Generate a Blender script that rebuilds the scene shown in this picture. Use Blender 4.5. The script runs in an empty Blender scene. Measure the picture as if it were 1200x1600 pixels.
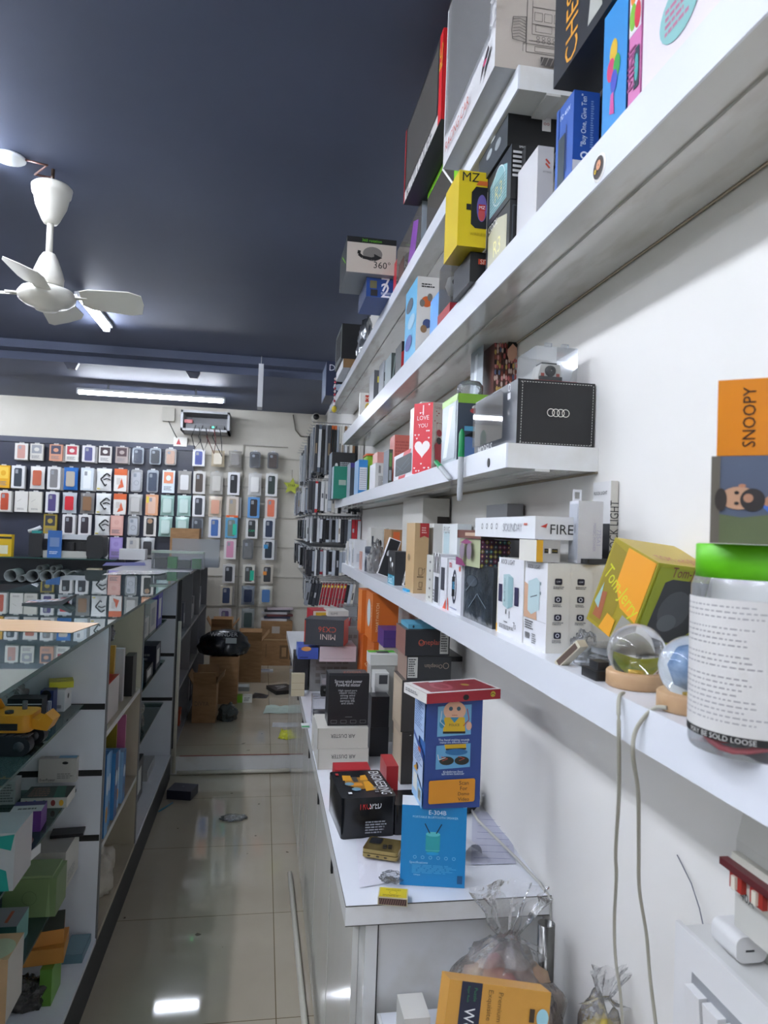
import bpy, bmesh, math, random
from mathutils import Vector, Matrix, noise
random.seed(7)
SC = bpy.context.scene
COL = SC.collection
PI = math.pi

# ------------------------------------------------------------------ camera
F = 1110.0
CAM = Vector((0, 0, 1.40))
def _basis():
    r = math.atan(.04)
    d = Vector((412 - 600, 821 - 800, F)).normalized()
    t = Vector((-math.sin(r), math.cos(r), 0))
    dn = (t - d * d.dot(t)).normalized()
    return dn.cross(d), d, -dn
AX1, AX2, AX3 = _basis()
def ray(u, v):
    c = Vector((u - 600, v - 800, F))
    return Vector((AX1.dot(c), AX2.dot(c), AX3.dot(c)))
def onx(u, v, x): r = ray(u, v); return CAM + r * (x / r.x)
def ony(u, v, y): r = ray(u, v); return CAM + r * (y / r.y)
def onz(u, v, z): r = ray(u, v); return CAM + r * ((z - 1.40) / r.z)
cd = bpy.data.cameras.new('camera'); cam = bpy.data.objects.new('camera', cd); COL.objects.link(cam)
cd.sensor_fit = 'VERTICAL'; cd.sensor_height = 36.0; cd.lens = F / 1600 * 36.0
cd.dof.use_dof = True; cd.dof.focus_distance = 1.9; cd.dof.aperture_fstop = 11.0
cd.clip_start = 0.02; cd.clip_end = 60
# camera axes in the world: right, down, forward
rt = Vector((AX1.x, AX2.x, AX3.x)); dw = Vector((AX1.y, AX2.y, AX3.y)); fw = Vector((AX1.z, AX2.z, AX3.z))
M = Matrix((rt, -dw, -fw)).transposed().to_4x4(); M.translation = CAM
cam.matrix_world = M
SC.camera = cam

# ------------------------------------------------------------------ world, exposure
W = bpy.data.worlds.new('world'); SC.world = W; W.use_nodes = True
W.node_tree.nodes['Background'].inputs[0].default_value = (.80, .88, 1.0, 1)
W.node_tree.nodes['Background'].inputs[1].default_value = 0.30
SC.view_settings.view_transform = 'Standard'; SC.view_settings.look = 'None'
SC.view_settings.gamma = 1; SC.view_settings.use_curve_mapping = False
SC.view_settings.exposure = 2.05
LAMP_E = 26.0

# ------------------------------------------------------------------ materials
MC = {}
def lin(c):
    return c / 12.92 if c <= .04045 else ((c + .055) / 1.055) ** 2.4
def rgb(h):
    h = h.lstrip('#')
    if len(h) == 3: h = ''.join(c * 2 for c in h)
    return tuple(lin(int(h[i:i + 2], 16) / 255) for i in (0, 2, 4)) + (1,)
def mat(h, rough=.45, metal=0., spec=.5):
    k = (h, rough, metal)
    if k in MC: return MC[k]
    m = bpy.data.materials.new('paint_' + h.strip('#')); m.use_nodes = True
    b = m.node_tree.nodes['Principled BSDF']
    b.inputs['Base Color'].default_value = rgb(h); b.inputs['Roughness'].default_value = rough
    b.inputs['Metallic'].default_value = metal
    MC[k] = m; return m
def noisy(name, c1, c2, scale=3, rough=.4, detail=6, stretch=(1, 1, 1), bump=0., lo=.35, hi=.7, metal=0):
    m = bpy.data.materials.new(name); m.use_nodes = True; n = m.node_tree.nodes; l = m.node_tree.links
    b = n['Principled BSDF']; tc = n.new('ShaderNodeTexCoord'); mp = n.new('ShaderNodeMapping')
    mp.inputs['Scale'].default_value = stretch
    t = n.new('ShaderNodeTexNoise'); t.inputs['Scale'].default_value = scale; t.inputs['Detail'].default_value = detail
    r = n.new('ShaderNodeValToRGB'); r.color_ramp.elements[0].color = rgb(c1); r.color_ramp.elements[1].color = rgb(c2)
    r.color_ramp.elements[0].position = lo; r.color_ramp.elements[1].position = hi
    l.new(tc.outputs['Object'], mp.inputs[0]); l.new(mp.outputs[0], t.inputs[0]); l.new(t.outputs[0], r.inputs[0])
    l.new(r.outputs[0], b.inputs['Base Color']); b.inputs['Roughness'].default_value = rough
    b.inputs['Metallic'].default_value = metal
    if bump:
        bp = n.new('ShaderNodeBump'); bp.inputs['Strength'].default_value = bump; bp.inputs['Distance'].default_value = .01
        l.new(t.outputs[0], bp.inputs['Height']); l.new(bp.outputs[0], b.inputs['Normal'])
    return m
def clear(name, tint='#ffffff', refl=1.0, alpha=.0, bodycol='#dddddd', rough=.05, bump=0.):
    """thin clear sheet: transparent + glossy by fresnel, with an optional milky share"""
    m = bpy.data.materials.new(name); m.use_nodes = True; n = m.node_tree.nodes; l = m.node_tree.links
    n.remove(n['Principled BSDF']); out = n['Material Output']
    tr = n.new('ShaderNodeBsdfTransparent'); tr.inputs[0].default_value = rgb(tint)
    gl = n.new('ShaderNodeBsdfGlossy'); gl.inputs['Roughness'].default_value = rough
    fr = n.new('ShaderNodeFresnel'); fr.inputs[0].default_value = 1.5
    mu = n.new('ShaderNodeMath'); mu.operation = 'MULTIPLY'; mu.inputs[1].default_value = refl; mu.use_clamp = True
    mx = n.new('ShaderNodeMixShader'); df = n.new('ShaderNodeBsdfDiffuse'); df.inputs[0].default_value = rgb(bodycol)
    m2 = n.new('ShaderNodeMixShader'); m2.inputs[0].default_value = alpha
    l.new(tr.outputs[0], m2.inputs[1]); l.new(df.outputs[0], m2.inputs[2])
    l.new(fr.outputs[0], mu.inputs[0]); l.new(mu.outputs[0], mx.inputs[0])
    l.new(m2.outputs[0], mx.inputs[1]); l.new(gl.outputs[0], mx.inputs[2]); l.new(mx.outputs[0], out.inputs[0])
    if bump:
        t = n.new('ShaderNodeTexNoise'); t.inputs['Scale'].default_value = 45; t.inputs['Detail'].default_value = 4
        bp = n.new('ShaderNodeBump'); bp.inputs['Strength'].default_value = bump; bp.inputs['Distance'].default_value = .02
        tc = n.new('ShaderNodeTexCoord'); l.new(tc.outputs['Object'], t.inputs[0])
        l.new(t.outputs[0], bp.inputs['Height']); l.new(bp.outputs[0], gl.inputs['Normal']); l.new(bp.outputs[0], fr.inputs['Normal'])
    return m
def emit(name, h, s):
    m = bpy.data.materials.new(name); m.use_nodes = True
    b = m.node_tree.nodes['Principled BSDF']; b.inputs['Base Color'].default_value = rgb(h)
    b.inputs['Emission Color'].default_value = rgb(h); b.inputs['Emission Strength'].default_value = s
    return m
WALL = noisy('wall_paint', '#d9d7d2', '#e2e0dc', 1.2, .75)
BWALL = noisy('wall_paint_cream', '#bdb9ae', '#cac6bb', 1.5, .6)
CEIL = noisy('ceiling_navy_paint', '#495169', '#555d75', .8, .62)
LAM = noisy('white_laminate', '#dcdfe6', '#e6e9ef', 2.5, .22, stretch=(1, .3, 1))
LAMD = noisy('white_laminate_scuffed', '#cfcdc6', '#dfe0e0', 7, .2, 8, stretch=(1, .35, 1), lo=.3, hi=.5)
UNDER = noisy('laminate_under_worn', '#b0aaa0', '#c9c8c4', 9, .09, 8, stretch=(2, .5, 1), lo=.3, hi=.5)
PLYB = noisy('beige_panel', '#a9a08c', '#bab29f', 5, .5, 6, stretch=(1, 1, .4))
GREY = mat('#6c6c6e', .5); DARK = mat('#2b2c30', .5); EDGE = mat('#4a4743', .5)
KRAFT = noisy('corrugated_card', '#8d6b48', '#a07c55', 12, .8, stretch=(1, 1, 4))
GLASS = clear('counter_glass', '#cfe2df', 1.1, .16, '#8db0ae', .015)
GEDGE = mat('#27504c', .15)
PLAST = clear('clear_plastic', '#f4f6f8', 1.2, .10, '#ced4da', .12, .35)
PLASTC = clear('clear_plastic_smooth', '#f4f6f8', .6, .05, '#dfe4ea', .06)
BAGM = clear('crinkled_poly_bag', '#f6f6f6', 1.3, .14, '#d8d9d9', .12, .45)
WIN = clear('carton_window_film', '#c8ccd0', .7, .35, '#8f8a84', .03)
CHROME = mat('#c8cacc', .15, 1.)

# ------------------------------------------------------------------ mesh collector
TXT = {}
def glyphs(s):
    if s not in TXT:
        cu = bpy.data.curves.new('letters', 'FONT'); cu.body = s; cu.resolution_u = 2; cu.align_x = 'CENTER'; cu.align_y = 'CENTER'
        ob = bpy.data.objects.new('letters', cu); me = bpy.data.meshes.new_from_object(ob)
        vs = [v.co.copy() for v in me.vertices]; fs = [tuple(p.vertices) for p in me.polygons]
        w = max(v.x for v in vs) - min(v.x for v in vs); cx = (max(v.x for v in vs) + min(v.x for v in vs)) / 2
        cy = (max(v.y for v in vs) + min(v.y for v in vs)) / 2
        TXT[s] = ([Vector((v.x - cx, v.y - cy, 0)) / w for v in vs], fs, (max(v.y for v in vs) - min(v.y for v in vs)) / w)
        bpy.data.objects.remove(ob); bpy.data.curves.remove(cu); bpy.data.meshes.remove(me)
    return TXT[s]
class MB:
    def __init__(s): s.v = []; s.f = []; s.m = []; s.mats = []; s.sm = []
    def mi(s, m):
        if isinstance(m, str): m = mat(m)
        if m not in s.mats: s.mats.append(m)
        return s.mats.index(m)
    def add(s, vs, fs, m, smooth=False):
        k = len(s.v); i = s.mi(m); s.v += [Vector(v) for v in vs]
        for f in fs: s.f.append(tuple(k + a for a in f)); s.m.append(i); s.sm.append(smooth)
        return s
    def box(s, x0, x1, y0, y1, z0, z1, m, fm={}):
        vs = [(x0, y0, z0), (x1, y0, z0), (x1, y1, z0), (x0, y1, z0), (x0, y0, z1), (x1, y0, z1), (x1, y1, z1), (x0, y1, z1)]
        fs = dict(B=(0, 3, 2, 1), T=(4, 5, 6, 7), F=(0, 1, 5, 4), R=(1, 2, 6, 5), K=(2, 3, 7, 6), L=(3, 0, 4, 7))
        k = len(s.v); s.v += [Vector(v) for v in vs]
        for n, f in fs.items(): s.f.append(tuple(k + a for a in f)); s.m.append(s.mi(fm.get(n, m))); s.sm.append(False)
        return s
    def prism(s, pts, axis, a, b, m, smooth=False):
        """2D outline extruded along axis ('x','y','z') from a to b"""
        def P(p, t): return {'x': (t, p[0], p[1]), 'y': (p[0], t, p[1]), 'z': (p[0], p[1], t)}[axis]
        n = len(pts); s.add([P(p, a) for p in pts] + [P(p, b) for p in pts],
                            [tuple(range(n))[::-1], tuple(range(n, 2 * n))], m)
        s.add([P(p, a) for p in pts] + [P(p, b) for p in pts], [(i, (i + 1) % n, n + (i + 1) % n, n + i) for i in range(n)], m, smooth)
        return s
    def rbox(s, x0, x1, y0, y1, z0, z1, r, m, axis='z', n=5):
        if axis == 'z': A = (x0, x1, y0, y1); t = (z0, z1)
        elif axis == 'y': A = (x0, x1, z0, z1); t = (y0, y1)
        else: A = (y0, y1, z0, z1); t = (x0, x1)
        return s.prism(rrect(*A, r, n), axis, t[0], t[1], m, True)
    def lathe(s, c, prof, m, n=24, mtx=None):
        vs = []; fs = []
        for r, z in prof:
            for i in range(n):
                p = Vector((r * math.cos(2 * PI * i / n), r * math.sin(2 * PI * i / n), z))
                if mtx: p = mtx @ p
                vs.append(Vector(c) + p)
        for j in range(len(prof) - 1):
            for i in range(n): fs.append((j * n + i, j * n + (i + 1) % n, (j + 1) * n + (i + 1) % n, (j + 1) * n + i))
        return s.add(vs, fs, m, True)
    def tube(s, pts, r, m, n=8, cap=True):
        pts = [Vector(p) for p in pts]; vs = []; fs = []; up = Vector((.13, .21, 1)).normalized()
        for i, p in enumerate(pts):
            t = (pts[min(i + 1, len(pts) - 1)] - pts[max(i - 1, 0)]).normalized()
            a = t.cross(up)
            if a.length < .05: a = t.cross(Vector((1, 0, 0)))
            a.normalize(); b = t.cross(a); rr = r[i] if isinstance(r, (list, tuple)) else r
            vs += [p + (a * math.cos(2 * PI * k / n) + b * math.sin(2 * PI * k / n)) * rr for k in range(n)]
        for j in range(len(pts) - 1):
            for i in range(n): fs.append((j * n + i, j * n + (i + 1) % n, (j + 1) * n + (i + 1) % n, (j + 1) * n + i))
        if cap: fs += [tuple(range(n))[::-1], tuple(range((len(pts) - 1) * n, len(pts) * n))]
        return s.add(vs, fs, m, True)
    def xf(s, mtx):
        s.v = [mtx @ v for v in s.v]; return s
    def build(s, name, parent=None, loc=(0, 0, 0), rz=0, rot=None):
        me = bpy.data.meshes.new(name); me.from_pydata(s.v, [], s.f); 
        for m in s.mats: me.materials.append(m)
        me.polygons.foreach_set('material_index', s.m); me.polygons.foreach_set('use_smooth', s.sm); me.update()
        o = bpy.data.objects.new(name, me); COL.objects.link(o)
        o.location = loc; o.rotation_euler = rot if rot else (0, 0, rz)
        if parent: o.parent = parent
        return o
def rrect(x0, x1, y0, y1, r, n=5):
    p = []
    for cx, cy, a in ((x1 - r, y1 - r, 0), (x0 + r, y1 - r, 90), (x0 + r, y0 + r, 180), (x1 - r, y0 + r, 270)):
        for i in range(n): t = math.radians(a + 90 * i / (n - 1)); p.append((cx + r * math.cos(t), cy + r * math.sin(t)))
    return p
def tag(o, label=None, cat=None, group=None, kind=None):
    if label: o['label'] = label
    if cat: o['category'] = cat
    if group: o['group'] = group
    if kind: o['kind'] = kind
    return o
def empty(name, loc, label=None, cat=None, group=None, rz=0, kind=None):
    o = bpy.data.objects.new(name, None); COL.objects.link(o); o.location = loc; o.rotation_euler = (0, 0, rz); o.empty_display_size = .05
    return tag(o, label, cat, group, kind)

# ------------------------------------------------------------------ printed boxes
def frame(face, w, d, h):
    """origin, right, up, normal, A, B of a face of a box centred on x,y with its base at z=0"""
    x, y = w / 2, d / 2; V = Vector
    return {'F': (V((-x, -y, 0)), V((1, 0, 0)), V((0, 0, 1)), V((0, -1, 0)), w, h),
            'L': (V((-x, y, 0)), V((0, -1, 0)), V((0, 0, 1)), V((-1, 0, 0)), d, h),
            'R': (V((x, -y, 0)), V((0, 1, 0)), V((0, 0, 1)), V((1, 0, 0)), d, h),
            'T': (V((-x, -y, h)), V((1, 0, 0)), V((0, 1, 0)), V((0, 0, 1)), w, d),
            'B': (V((-x, y, 0)), V((1, 0, 0)), V((0, -1, 0)), V((0, 0, -1)), w, d)}[face]
def decals(mb, w, d, h, decs, off0=.0004):
    off = off0
    for dc in decs:
        k, face = dc[0], dc[1]; o, r, u, n, A, B = frame(face, w, d, h); off += .00008
        def P(a, b): return o + r * (a * A) + u * (b * B) + n * off
        if k == 'r':
            a0, b0, a1, b1, c = dc[2:7]; mb.add([P(a0, b0), P(a1, b0), P(a1, b1), P(a0, b1)], [(0, 1, 2, 3)], c)
        elif k == 'p':
            pts, c = dc[2:4]; mb.add([P(*p) for p in pts], [tuple(range(len(pts)))], c)
        elif k == 'e':
            a, b, ra, rb, c = dc[2:7]; N = 20
            mb.add([P(a + ra * math.cos(2 * PI * i / N), b + rb * math.sin(2 * PI * i / N)) for i in range(N)], [tuple(range(N))], c)
        elif k == 'o':
            a, b, rad, wd, c = dc[2:7]; N = 24; vs = []
            for rr in (rad - wd, rad):
                vs += [P(a, b) + r * rr * math.cos(2 * PI * i / N) + u * rr * math.sin(2 * PI * i / N) for i in range(N)]
            mb.add(vs, [(i, N + i, N + (i + 1) % N, (i + 1) % N) for i in range(N)], c)
        elif k == 's':
            pts, wd, c = dc[2:5]
            for p, q in zip(pts, pts[1:]):
                p, q = P(*p), P(*q); t = (q - p); 
                if t.length < 1e-6: continue
                t.normalize(); sd = n.cross(t) * wd / 2; mb.add([p - sd, q - sd, q + sd, p + sd], [(0, 1, 2, 3)], c)
        elif k == 't':
            a, b, wf, s, c = dc[2:7]; rot = dc[7] if len(dc) > 7 else 0; hmul = dc[8] if len(dc) > 8 else 1
            vs, fs, asp = glyphs(s); cr, sr = math.cos(math.radians(rot)), math.sin(math.radians(rot))
            W_ = wf * (B if abs(rot) in (90, 270) else A)
            mb.add([P(a, b) + r * ((v.x * cr - v.y * hmul * sr) * W_) + u * ((v.x * sr + v.y * hmul * cr) * W_) for v in vs], fs, c)
        elif k == 'x':        # small print: rows of short strokes  a0,b0,a1,b1,rows,col
            a0, b0, a1, b1, N, c = dc[2:8]; rd = random.Random(int(a0 * 991 + b0 * 77 + N))
            for i in range(N):
                y = b1 - (b1 - b0) * (i + .5) / N; x = a0; hh = (b1 - b0) / N * .28; end = a1 - (a1 - a0) * rd.random() * .35
                while x < end:
                    x2 = min(end, x + (a1 - a0) * (.08 + .16 * rd.random())); mb.add([P(x, y - hh), P(x2, y - hh), P(x2, y + hh), P(x, y + hh)], [(0, 1, 2, 3)], c); x = x2 + (a1 - a0) * .03
        elif k == 'bars':     # barcode
            a0, b0, a1, b1, c = dc[2:7]; rd = random.Random(5); x = a0
            while x < a1:
                ww = (a1 - a0) * (.02 + .04 * rd.random()); mb.add([P(x, b0), P(min(a1, x + ww), b0), P(min(a1, x + ww), b1), P(x, b1)], [(0, 1, 2, 3)], c); x += ww + (a1 - a0) * (.02 + .03 * rd.random())
        elif k == 'heart':
            a, b, s_, c = dc[2:6]; pts = []
            for i in range(24):
                t = 2 * PI * i / 24; X = 16 * math.sin(t) ** 3; Y = 13 * math.cos(t) - 5 * math.cos(2 * t) - 2 * math.cos(3 * t) - math.cos(4 * t)
                pts.append(P(a, b) + r * (X / 32 * s_) + u * (Y / 32 * s_))
            mb.add(pts, [tuple(range(24))[::-1]], c)
def carton(name, label, cat, pos, size, col, decs=(), faces={}, rz=0, group=None, parent=None, rough=.4, tilt=None):
    """pos = near-left-bottom corner, size = (w along x, d along y, h)"""
    w, d, h = size; w = max(w, .004); d = max(d, .004); h = max(h, .003)
    mb = MB(); c = mat(col, rough) if isinstance(col, str) else col
    mb.box(-w / 2, w / 2, -d / 2, d / 2, 0, h, c, {k: (mat(v, rough) if isinstance(v, str) else v) for k, v in faces.items()})
    decals(mb, w, d, h, [tuple(mat(q, rough) if isinstance(q, str) and q.startswith('#') else q for q in dc) for dc in decs])
    o = mb.build(name, parent, (pos[0] + w / 2, pos[1] + d / 2, pos[2]), rz, tilt)
    if not parent: tag(o, label, cat, group)
    elif label: tag(o, label)
    return o
def S(x0, TL, TR, FL, z):
    """box on a right-hand shelf: near top-left corner TL, near top-right TR, far top-left FL (pixels), resting at height z"""
    p = onx(TL[0], TL[1], x0); x1 = min(ony(TR[0], TR[1], p.y).x, .5405) if TR else None
    y1 = onx(FL[0], FL[1], x0).y if isinstance(FL, tuple) else p.y + FL
    return (x0, p.y, z), ((x1 - x0) if x1 else .05, y1 - p.y, p.z - z)
def SY(y0, TL, TR, d, z):
    """box whose near face lies at y0 : top-left and top-right pixels"""
    a = ony(TL[0], TL[1], y0); b = ony(TR[0], TR[1], y0)
    return (a.x, y0, z), (min(b.x, .5405) - a.x, d, a.z - z)
def SB(z, BL, BRu, TLv, d):
    """box by the near-bottom-left pixel on a surface at height z"""
    p = onz(BL[0], BL[1], z); x1 = ony(BRu, BL[1], p.y).x; t = ony(BL[0], TLv, p.y).z
    return (p.x, p.y, z), (x1 - p.x, d, t - z)
# ================================================================== THE ROOM
XW = .542; YB = 6.80; XL = -4.2; YF = -2.6; ZC = 2.59; ZL = 2.48
YS = 4.11
def struct(name, mb): return tag(mb.build(name), kind='structure')
def tile_mat():
    m = bpy.data.materials.new('floor_tiles'); m.use_nodes = True; n = m.node_tree.nodes; l = m.node_tree.links; b = n['Principled BSDF']
    tc = n.new('ShaderNodeTexCoord'); mp = n.new('ShaderNodeMapping'); mp.inputs['Location'].default_value = (.47, .17, 0)
    br = n.new('ShaderNodeTexBrick'); br.offset = 0; br.inputs['Scale'].default_value = 1.0
    br.inputs['Brick Width'].default_value = .56; br.inputs['Row Height'].default_value = .56; br.inputs['Mortar Size'].default_value = .0016
    br.inputs['Color1'].default_value = (1, 1, 1, 1); br.inputs['Color2'].default_value = (.96, .96, .96, 1); br.inputs['Mortar'].default_value = rgb('#a39a88')
    t = n.new('ShaderNodeTexNoise'); t.inputs['Scale'].default_value = 1.6; t.inputs['Detail'].default_value = 7
    r = n.new('ShaderNodeValToRGB'); r.color_ramp.elements[0].color = rgb('#aca290'); r.color_ramp.elements[1].color = rgb('#bab09e')
    r.color_ramp.elements[0].position = .35; r.color_ramp.elements[1].position = .65
    sp = n.new('ShaderNodeTexNoise'); sp.inputs['Scale'].default_value = 22; sp.inputs['Detail'].default_value = 2
    sr = n.new('ShaderNodeValToRGB'); sr.color_ramp.elements[0].color = rgb('#5b5144'); sr.color_ramp.elements[1].color = (1, 1, 1, 1)
    sr.color_ramp.elements[0].position = .235; sr.color_ramp.elements[1].position = .27
    m1 = n.new('ShaderNodeMixRGB'); m1.blend_type = 'MULTIPLY'; m1.inputs[0].default_value = 1
    m2 = n.new('ShaderNodeMixRGB'); m2.blend_type = 'MULTIPLY'; m2.inputs[0].default_value = .8
    l.new(tc.outputs['Object'], mp.inputs[0]); l.new(mp.outputs[0], br.inputs[0]); l.new(tc.outputs['Object'], t.inputs[0]); l.new(tc.outputs['Object'], sp.inputs[0])
    l.new(t.outputs[0], r.inputs[0]); l.new(sp.outputs[0], sr.inputs[0]); l.new(r.outputs[0], m1.inputs[1]); l.new(br.outputs[0], m1.inputs[2])
    l.new(m1.outputs[0], m2.inputs[1]); l.new(sr.outputs[0], m2.inputs[2]); l.new(m2.outputs[0], b.inputs['Base Color'])
    b.inputs['Roughness'].default_value = .045
    return m
TILE = tile_mat()
struct('floor', MB().box(XL, XW, YF, YS, -.06, 0, TILE))
struct('floor', MB().box(XL, XW, YS, YB, -.06, .10, TILE, {'F': LAMD}))
struct('trim_1', MB().tube([(-.42, YS - .012, .013), (.12, YS - .012, .013), (.2, YS - .012, .016)], .011, '#cfcbbd'))
struct('trim_2', MB().box(-.41, .2, YS - .004, YS + .004, .1005, .104, '#8c4a40'))
struct('wall_right', MB().box(XW, XW + .12, YF, YB, -.06, 2.75, WALL))
struct('wall_back', MB().box(XL, XW + .12, YB, YB + .12, -.06, 2.75, BWALL))
struct('wall_left', MB().box(XL - .12, XL, YF, YB, -.06, 2.75, WALL))
struct('wall_front', MB().box(XL, XW + .12, YF - .12, YF, -.06, 2.75, WALL))
cm = MB().box(XL, XW, YF, 5.2, ZC, ZC + .1, CEIL)
struct('ceiling', cm)
struct('ceiling', MB().box(XL, XW, 5.2, YB, ZL, ZC + .1, CEIL))
bm_ = MB().box(XL, XW, 5.08, 5.2, 2.535, ZC, CEIL); struct('trim_3', bm_)
pa = ony(0, 672, YB); pb = ony(305, 697, YB)
struct('wall_back_panel', MB().box(XL, pb.x, YB - .03, YB, .8, pb.z, noisy('navy_slat_board', '#262a38', '#30354a', 2, .35)))
struct('trim_4', MB().box(XL, pb.x, YB - .045, YB - .03, pb.z - .05, pb.z, '#2f3548'))
pc = ony(382, 695, YB)
struct('trim_5', MB().box(pc.x, .2, YB - .012, YB, pc.z - .01, pc.z, '#8f8b80'))
struct('trim_6', MB().box(pc.x - .012, pc.x, YB - .02, YB, .1, pc.z, '#8f8b80'))

# ------------------------------------------------------------------ ceiling lamps
TUBE = emit('lamp_diffuser', '#eef4ff', LAMP_E)
def batten(cx, cy, z, length, along, label, hang=0.0, ceil=ZC, tilt=0):
    e = empty('ceiling_batten_lamp', (cx, cy, z), label, 'ceiling lamp', 'LED battens', 0 if along == 'y' else PI / 2)
    L = length / 2
    MB().box(-.034, .034, -L, L, .013, .03, '#d9dde2').build('housing', e)
    MB().rbox(-.017, .017, -L + .01, L - .01, -.012, .012, .008, TUBE, 'y').build('diffuser', e)
    for s in (-1, 1): MB().box(-.018, .018, s * L - .008, s * L + .008, -.013, .03, '#cfd3d8').build('end_cap', e)
    if ceil - z - .03 > .003:
        for s in (-.6, .6): MB().box(-.008, .008, s * L - .006, s * L + .006, .03, ceil - z, '#7d838c').build('bracket', e)
    return e
la = ony(122, 612, 5.84); lb = ony(350, 628, 5.84)
batten((la.x + lb.x) / 2, 5.84, (la.z + lb.z) / 2, lb.x - la.x, 'x', 'lit LED batten on the low ceiling before the wall of phone cases', ceil=ZL)
batten(-.99, 4.22, ZC - .031, .62, 'y', 'lit LED batten running away beneath the ceiling behind the fan')
for i, (x, y, a) in enumerate([(-1.9, 3.0, 'x'), (-.9, .6, 'y'), (-1.0, -.8, 'y'), (-2.4, .4, 'y'), (-.6, -1.9, 'x'), (-2.7, 5.84, 'x'), (-1.0, 2.0, 'y'), (-3.0, 2.2, 'y')]):
    batten(x, y, (ZL if y > 5.2 else ZC) - .031, 1.16, a, ['lit LED batten left of the fan', 'lit LED batten above the glass counter', 'lit LED batten behind the camera over the counter',
        'lit LED batten over the far side of the counter', 'lit LED batten near the front wall', 'lit LED batten above the left end of the phone case wall',
        'lit LED batten over the counter between the fan and the camera', 'lit LED batten along the left side'][i], ceil=ZL if y > 5.2 else ZC)

# ------------------------------------------------------------------ ceiling fan
FX, FY = -.757, 2.56
fan = empty('ceiling_fan', (FX, FY, 2.13), 'white four-bladed ceiling fan hanging from the navy ceiling', 'ceiling fan')
IV = mat('#d8d6cd', .3)
MB().lathe((0, 0, 0), [(.001, .405), (.058, .403), (.066, .395), (.062, .37), (.057, .365), (.05, .33), (.03, .285), (.022, .272), (.001, .270)], IV).build('canopy', fan)
MB().tube([(0, 0, .405), (0, 0, .46)], .006, '#4a3a30').build('hook', fan)
MB().tube([(0, 0, .15), (0, 0, .28)], .011, IV, 12).build('down_rod', fan)
MB().lathe((0, 0, 0), [(.001, .17), (.02, .168), (.03, .15), (.045, .11), (.052, .085), (.05, .06), (.03, .055)], IV).build('rod_cover', fan)
MB().lathe((0, 0, 0), [(.001, .055), (.05, .053), (.082, .042), (.093, .025), (.09, .008), (.07, -.008), (.04, -.018), (.034, -.026), (.001, -.03)], IV, 32).build('motor_housing', fan)
for k, a in enumerate((2, 92, 182, 272)):
    pts = [(.11, -.045), (.14, -.058), (.27, -.066), (.31, -.05), (.315, 0), (.305, .05), (.27, .062), (.14, .05), (.11, .03)]
    th = math.radians(-20); mb = MB(); n_ = len(pts)
    vs = [Vector((x, y * math.cos(th), .02 + y * math.sin(th))) for x, y in pts]
    mb.add(vs + [v + Vector((0, 0, .003)) for v in vs], [tuple(range(n_))[::-1], tuple(range(n_, 2 * n_))] + [(i, (i + 1) % n_, n_ + (i + 1) % n_, n_ + i) for i in range(n_)], IV)
    bl = mb.build('blade', fan, rz=math.radians(a))
    MB().box(.07, .13, -.014, .014, .022, .028, IV).build('blade_arm', bl)
c1 = onz(15, 250, ZC - .012)
rose = tag(MB().lathe((0, 0, 0), [(.001, .012), (.048, .012), (.05, .004), (.045, 0), (.001, 0)], '#d5dae0').build('ceiling_rose', loc=(c1.x, c1.y, ZC - .0125)), 'round white ceiling plate with wires left of the fan', 'ceiling plate')
tag(MB().tube([(c1.x + .05, c1.y, ZC - .006), (c1.x + .12, c1.y - .01, ZC - .02), (FX - .06, FY + .01, ZC - .02), (FX, FY, ZC - .03)], .004, '#6a4a44').build('wire'), 'brown wire looping along the ceiling to the fan', 'wire')
# camera bases / price tag hanging
for (u, v, lab) in ((112, 567, 'small dark bracket stuck under the low ceiling, left'), (302, 582, 'small dark bracket stuck under the low ceiling, right')):
    p = onz(u, v, ZL); tag(MB().prism([(-.05, 0), (.05, 0), (.03, -.045), (-.02, -.045)], 'y', -.02, .02, '#23273a').build('ceiling_bracket', loc=(p.x, p.y, ZL)), lab, 'bracket')
p = ony(408, 575, 5.05)
e = empty('hanging_price_sign', (p.x, 5.05, 2.12), 'narrow white price sign turned edge-on hanging from the ceiling beam', 'sign')
MB().box(-.016, .018, -.07, .07, .1, .4, '#d9dbe0').build('card', e)
MB().tube([(0, 0, .4), (0, 0, .47)], .002, '#ddd').build('string', e)

# ------------------------------------------------------------------ things high on the back wall
a = ony(283, 640, 6.5); b = ony(358, 676, 6.5)
e = empty('network_rack', ((a.x + b.x) / 2, 6.6, b.z), 'grey wall rack with a recorder and loose cables on the back wall', 'rack')
w = b.x - a.x; h = a.z - b.z
r = MB().box(-w / 2, w / 2, .18, .2, 0, h, '#6a6b70')
for bx in ((-w / 2, -w / 2 + .02, -.1, .18, 0, h), (w / 2 - .02, w / 2, -.1, .18, 0, h), (-w / 2, w / 2, -.1, .18, 0, .02), (-w / 2, w / 2, -.1, .18, h - .02, h)): r.box(*bx, '#8e8f93')
r.build('casing', e)
MB().box(-w / 2 + .04, w / 2 - .05, -.06, .15, .02, .07, '#26282c').build('recorder', e)
MB().box(.06, .075, -.065, -.058, .04, .05, emit('status_led', '#20ff90', 3)).build('status_light', e)
MB().box(-w / 2 + .03, -w / 2 + .1, -.08, 0, .07, .1, '#8a2b2b').build('red_plug', e)
for k, dx in enumerate((-.08, -.02, .05, .1)):
    MB().tube([(dx, -.09, .05), (dx - .03, -.12, -.05), (dx + .02 * k, -.12, -.16 - .02 * k), (dx + .05, -.12, -.09), (dx + .03, -.1, .03)], .004, ['#1d1d20', '#1d1d20', '#5b2222', '#1d1d20'][k], 6).build('cable', e)
p = ony(282, 691, 6.76); e = empty('socket_box', (p.x, 6.768, p.z - .04), 'white socket box with a red arrow sign under the rack', 'socket')
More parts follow.
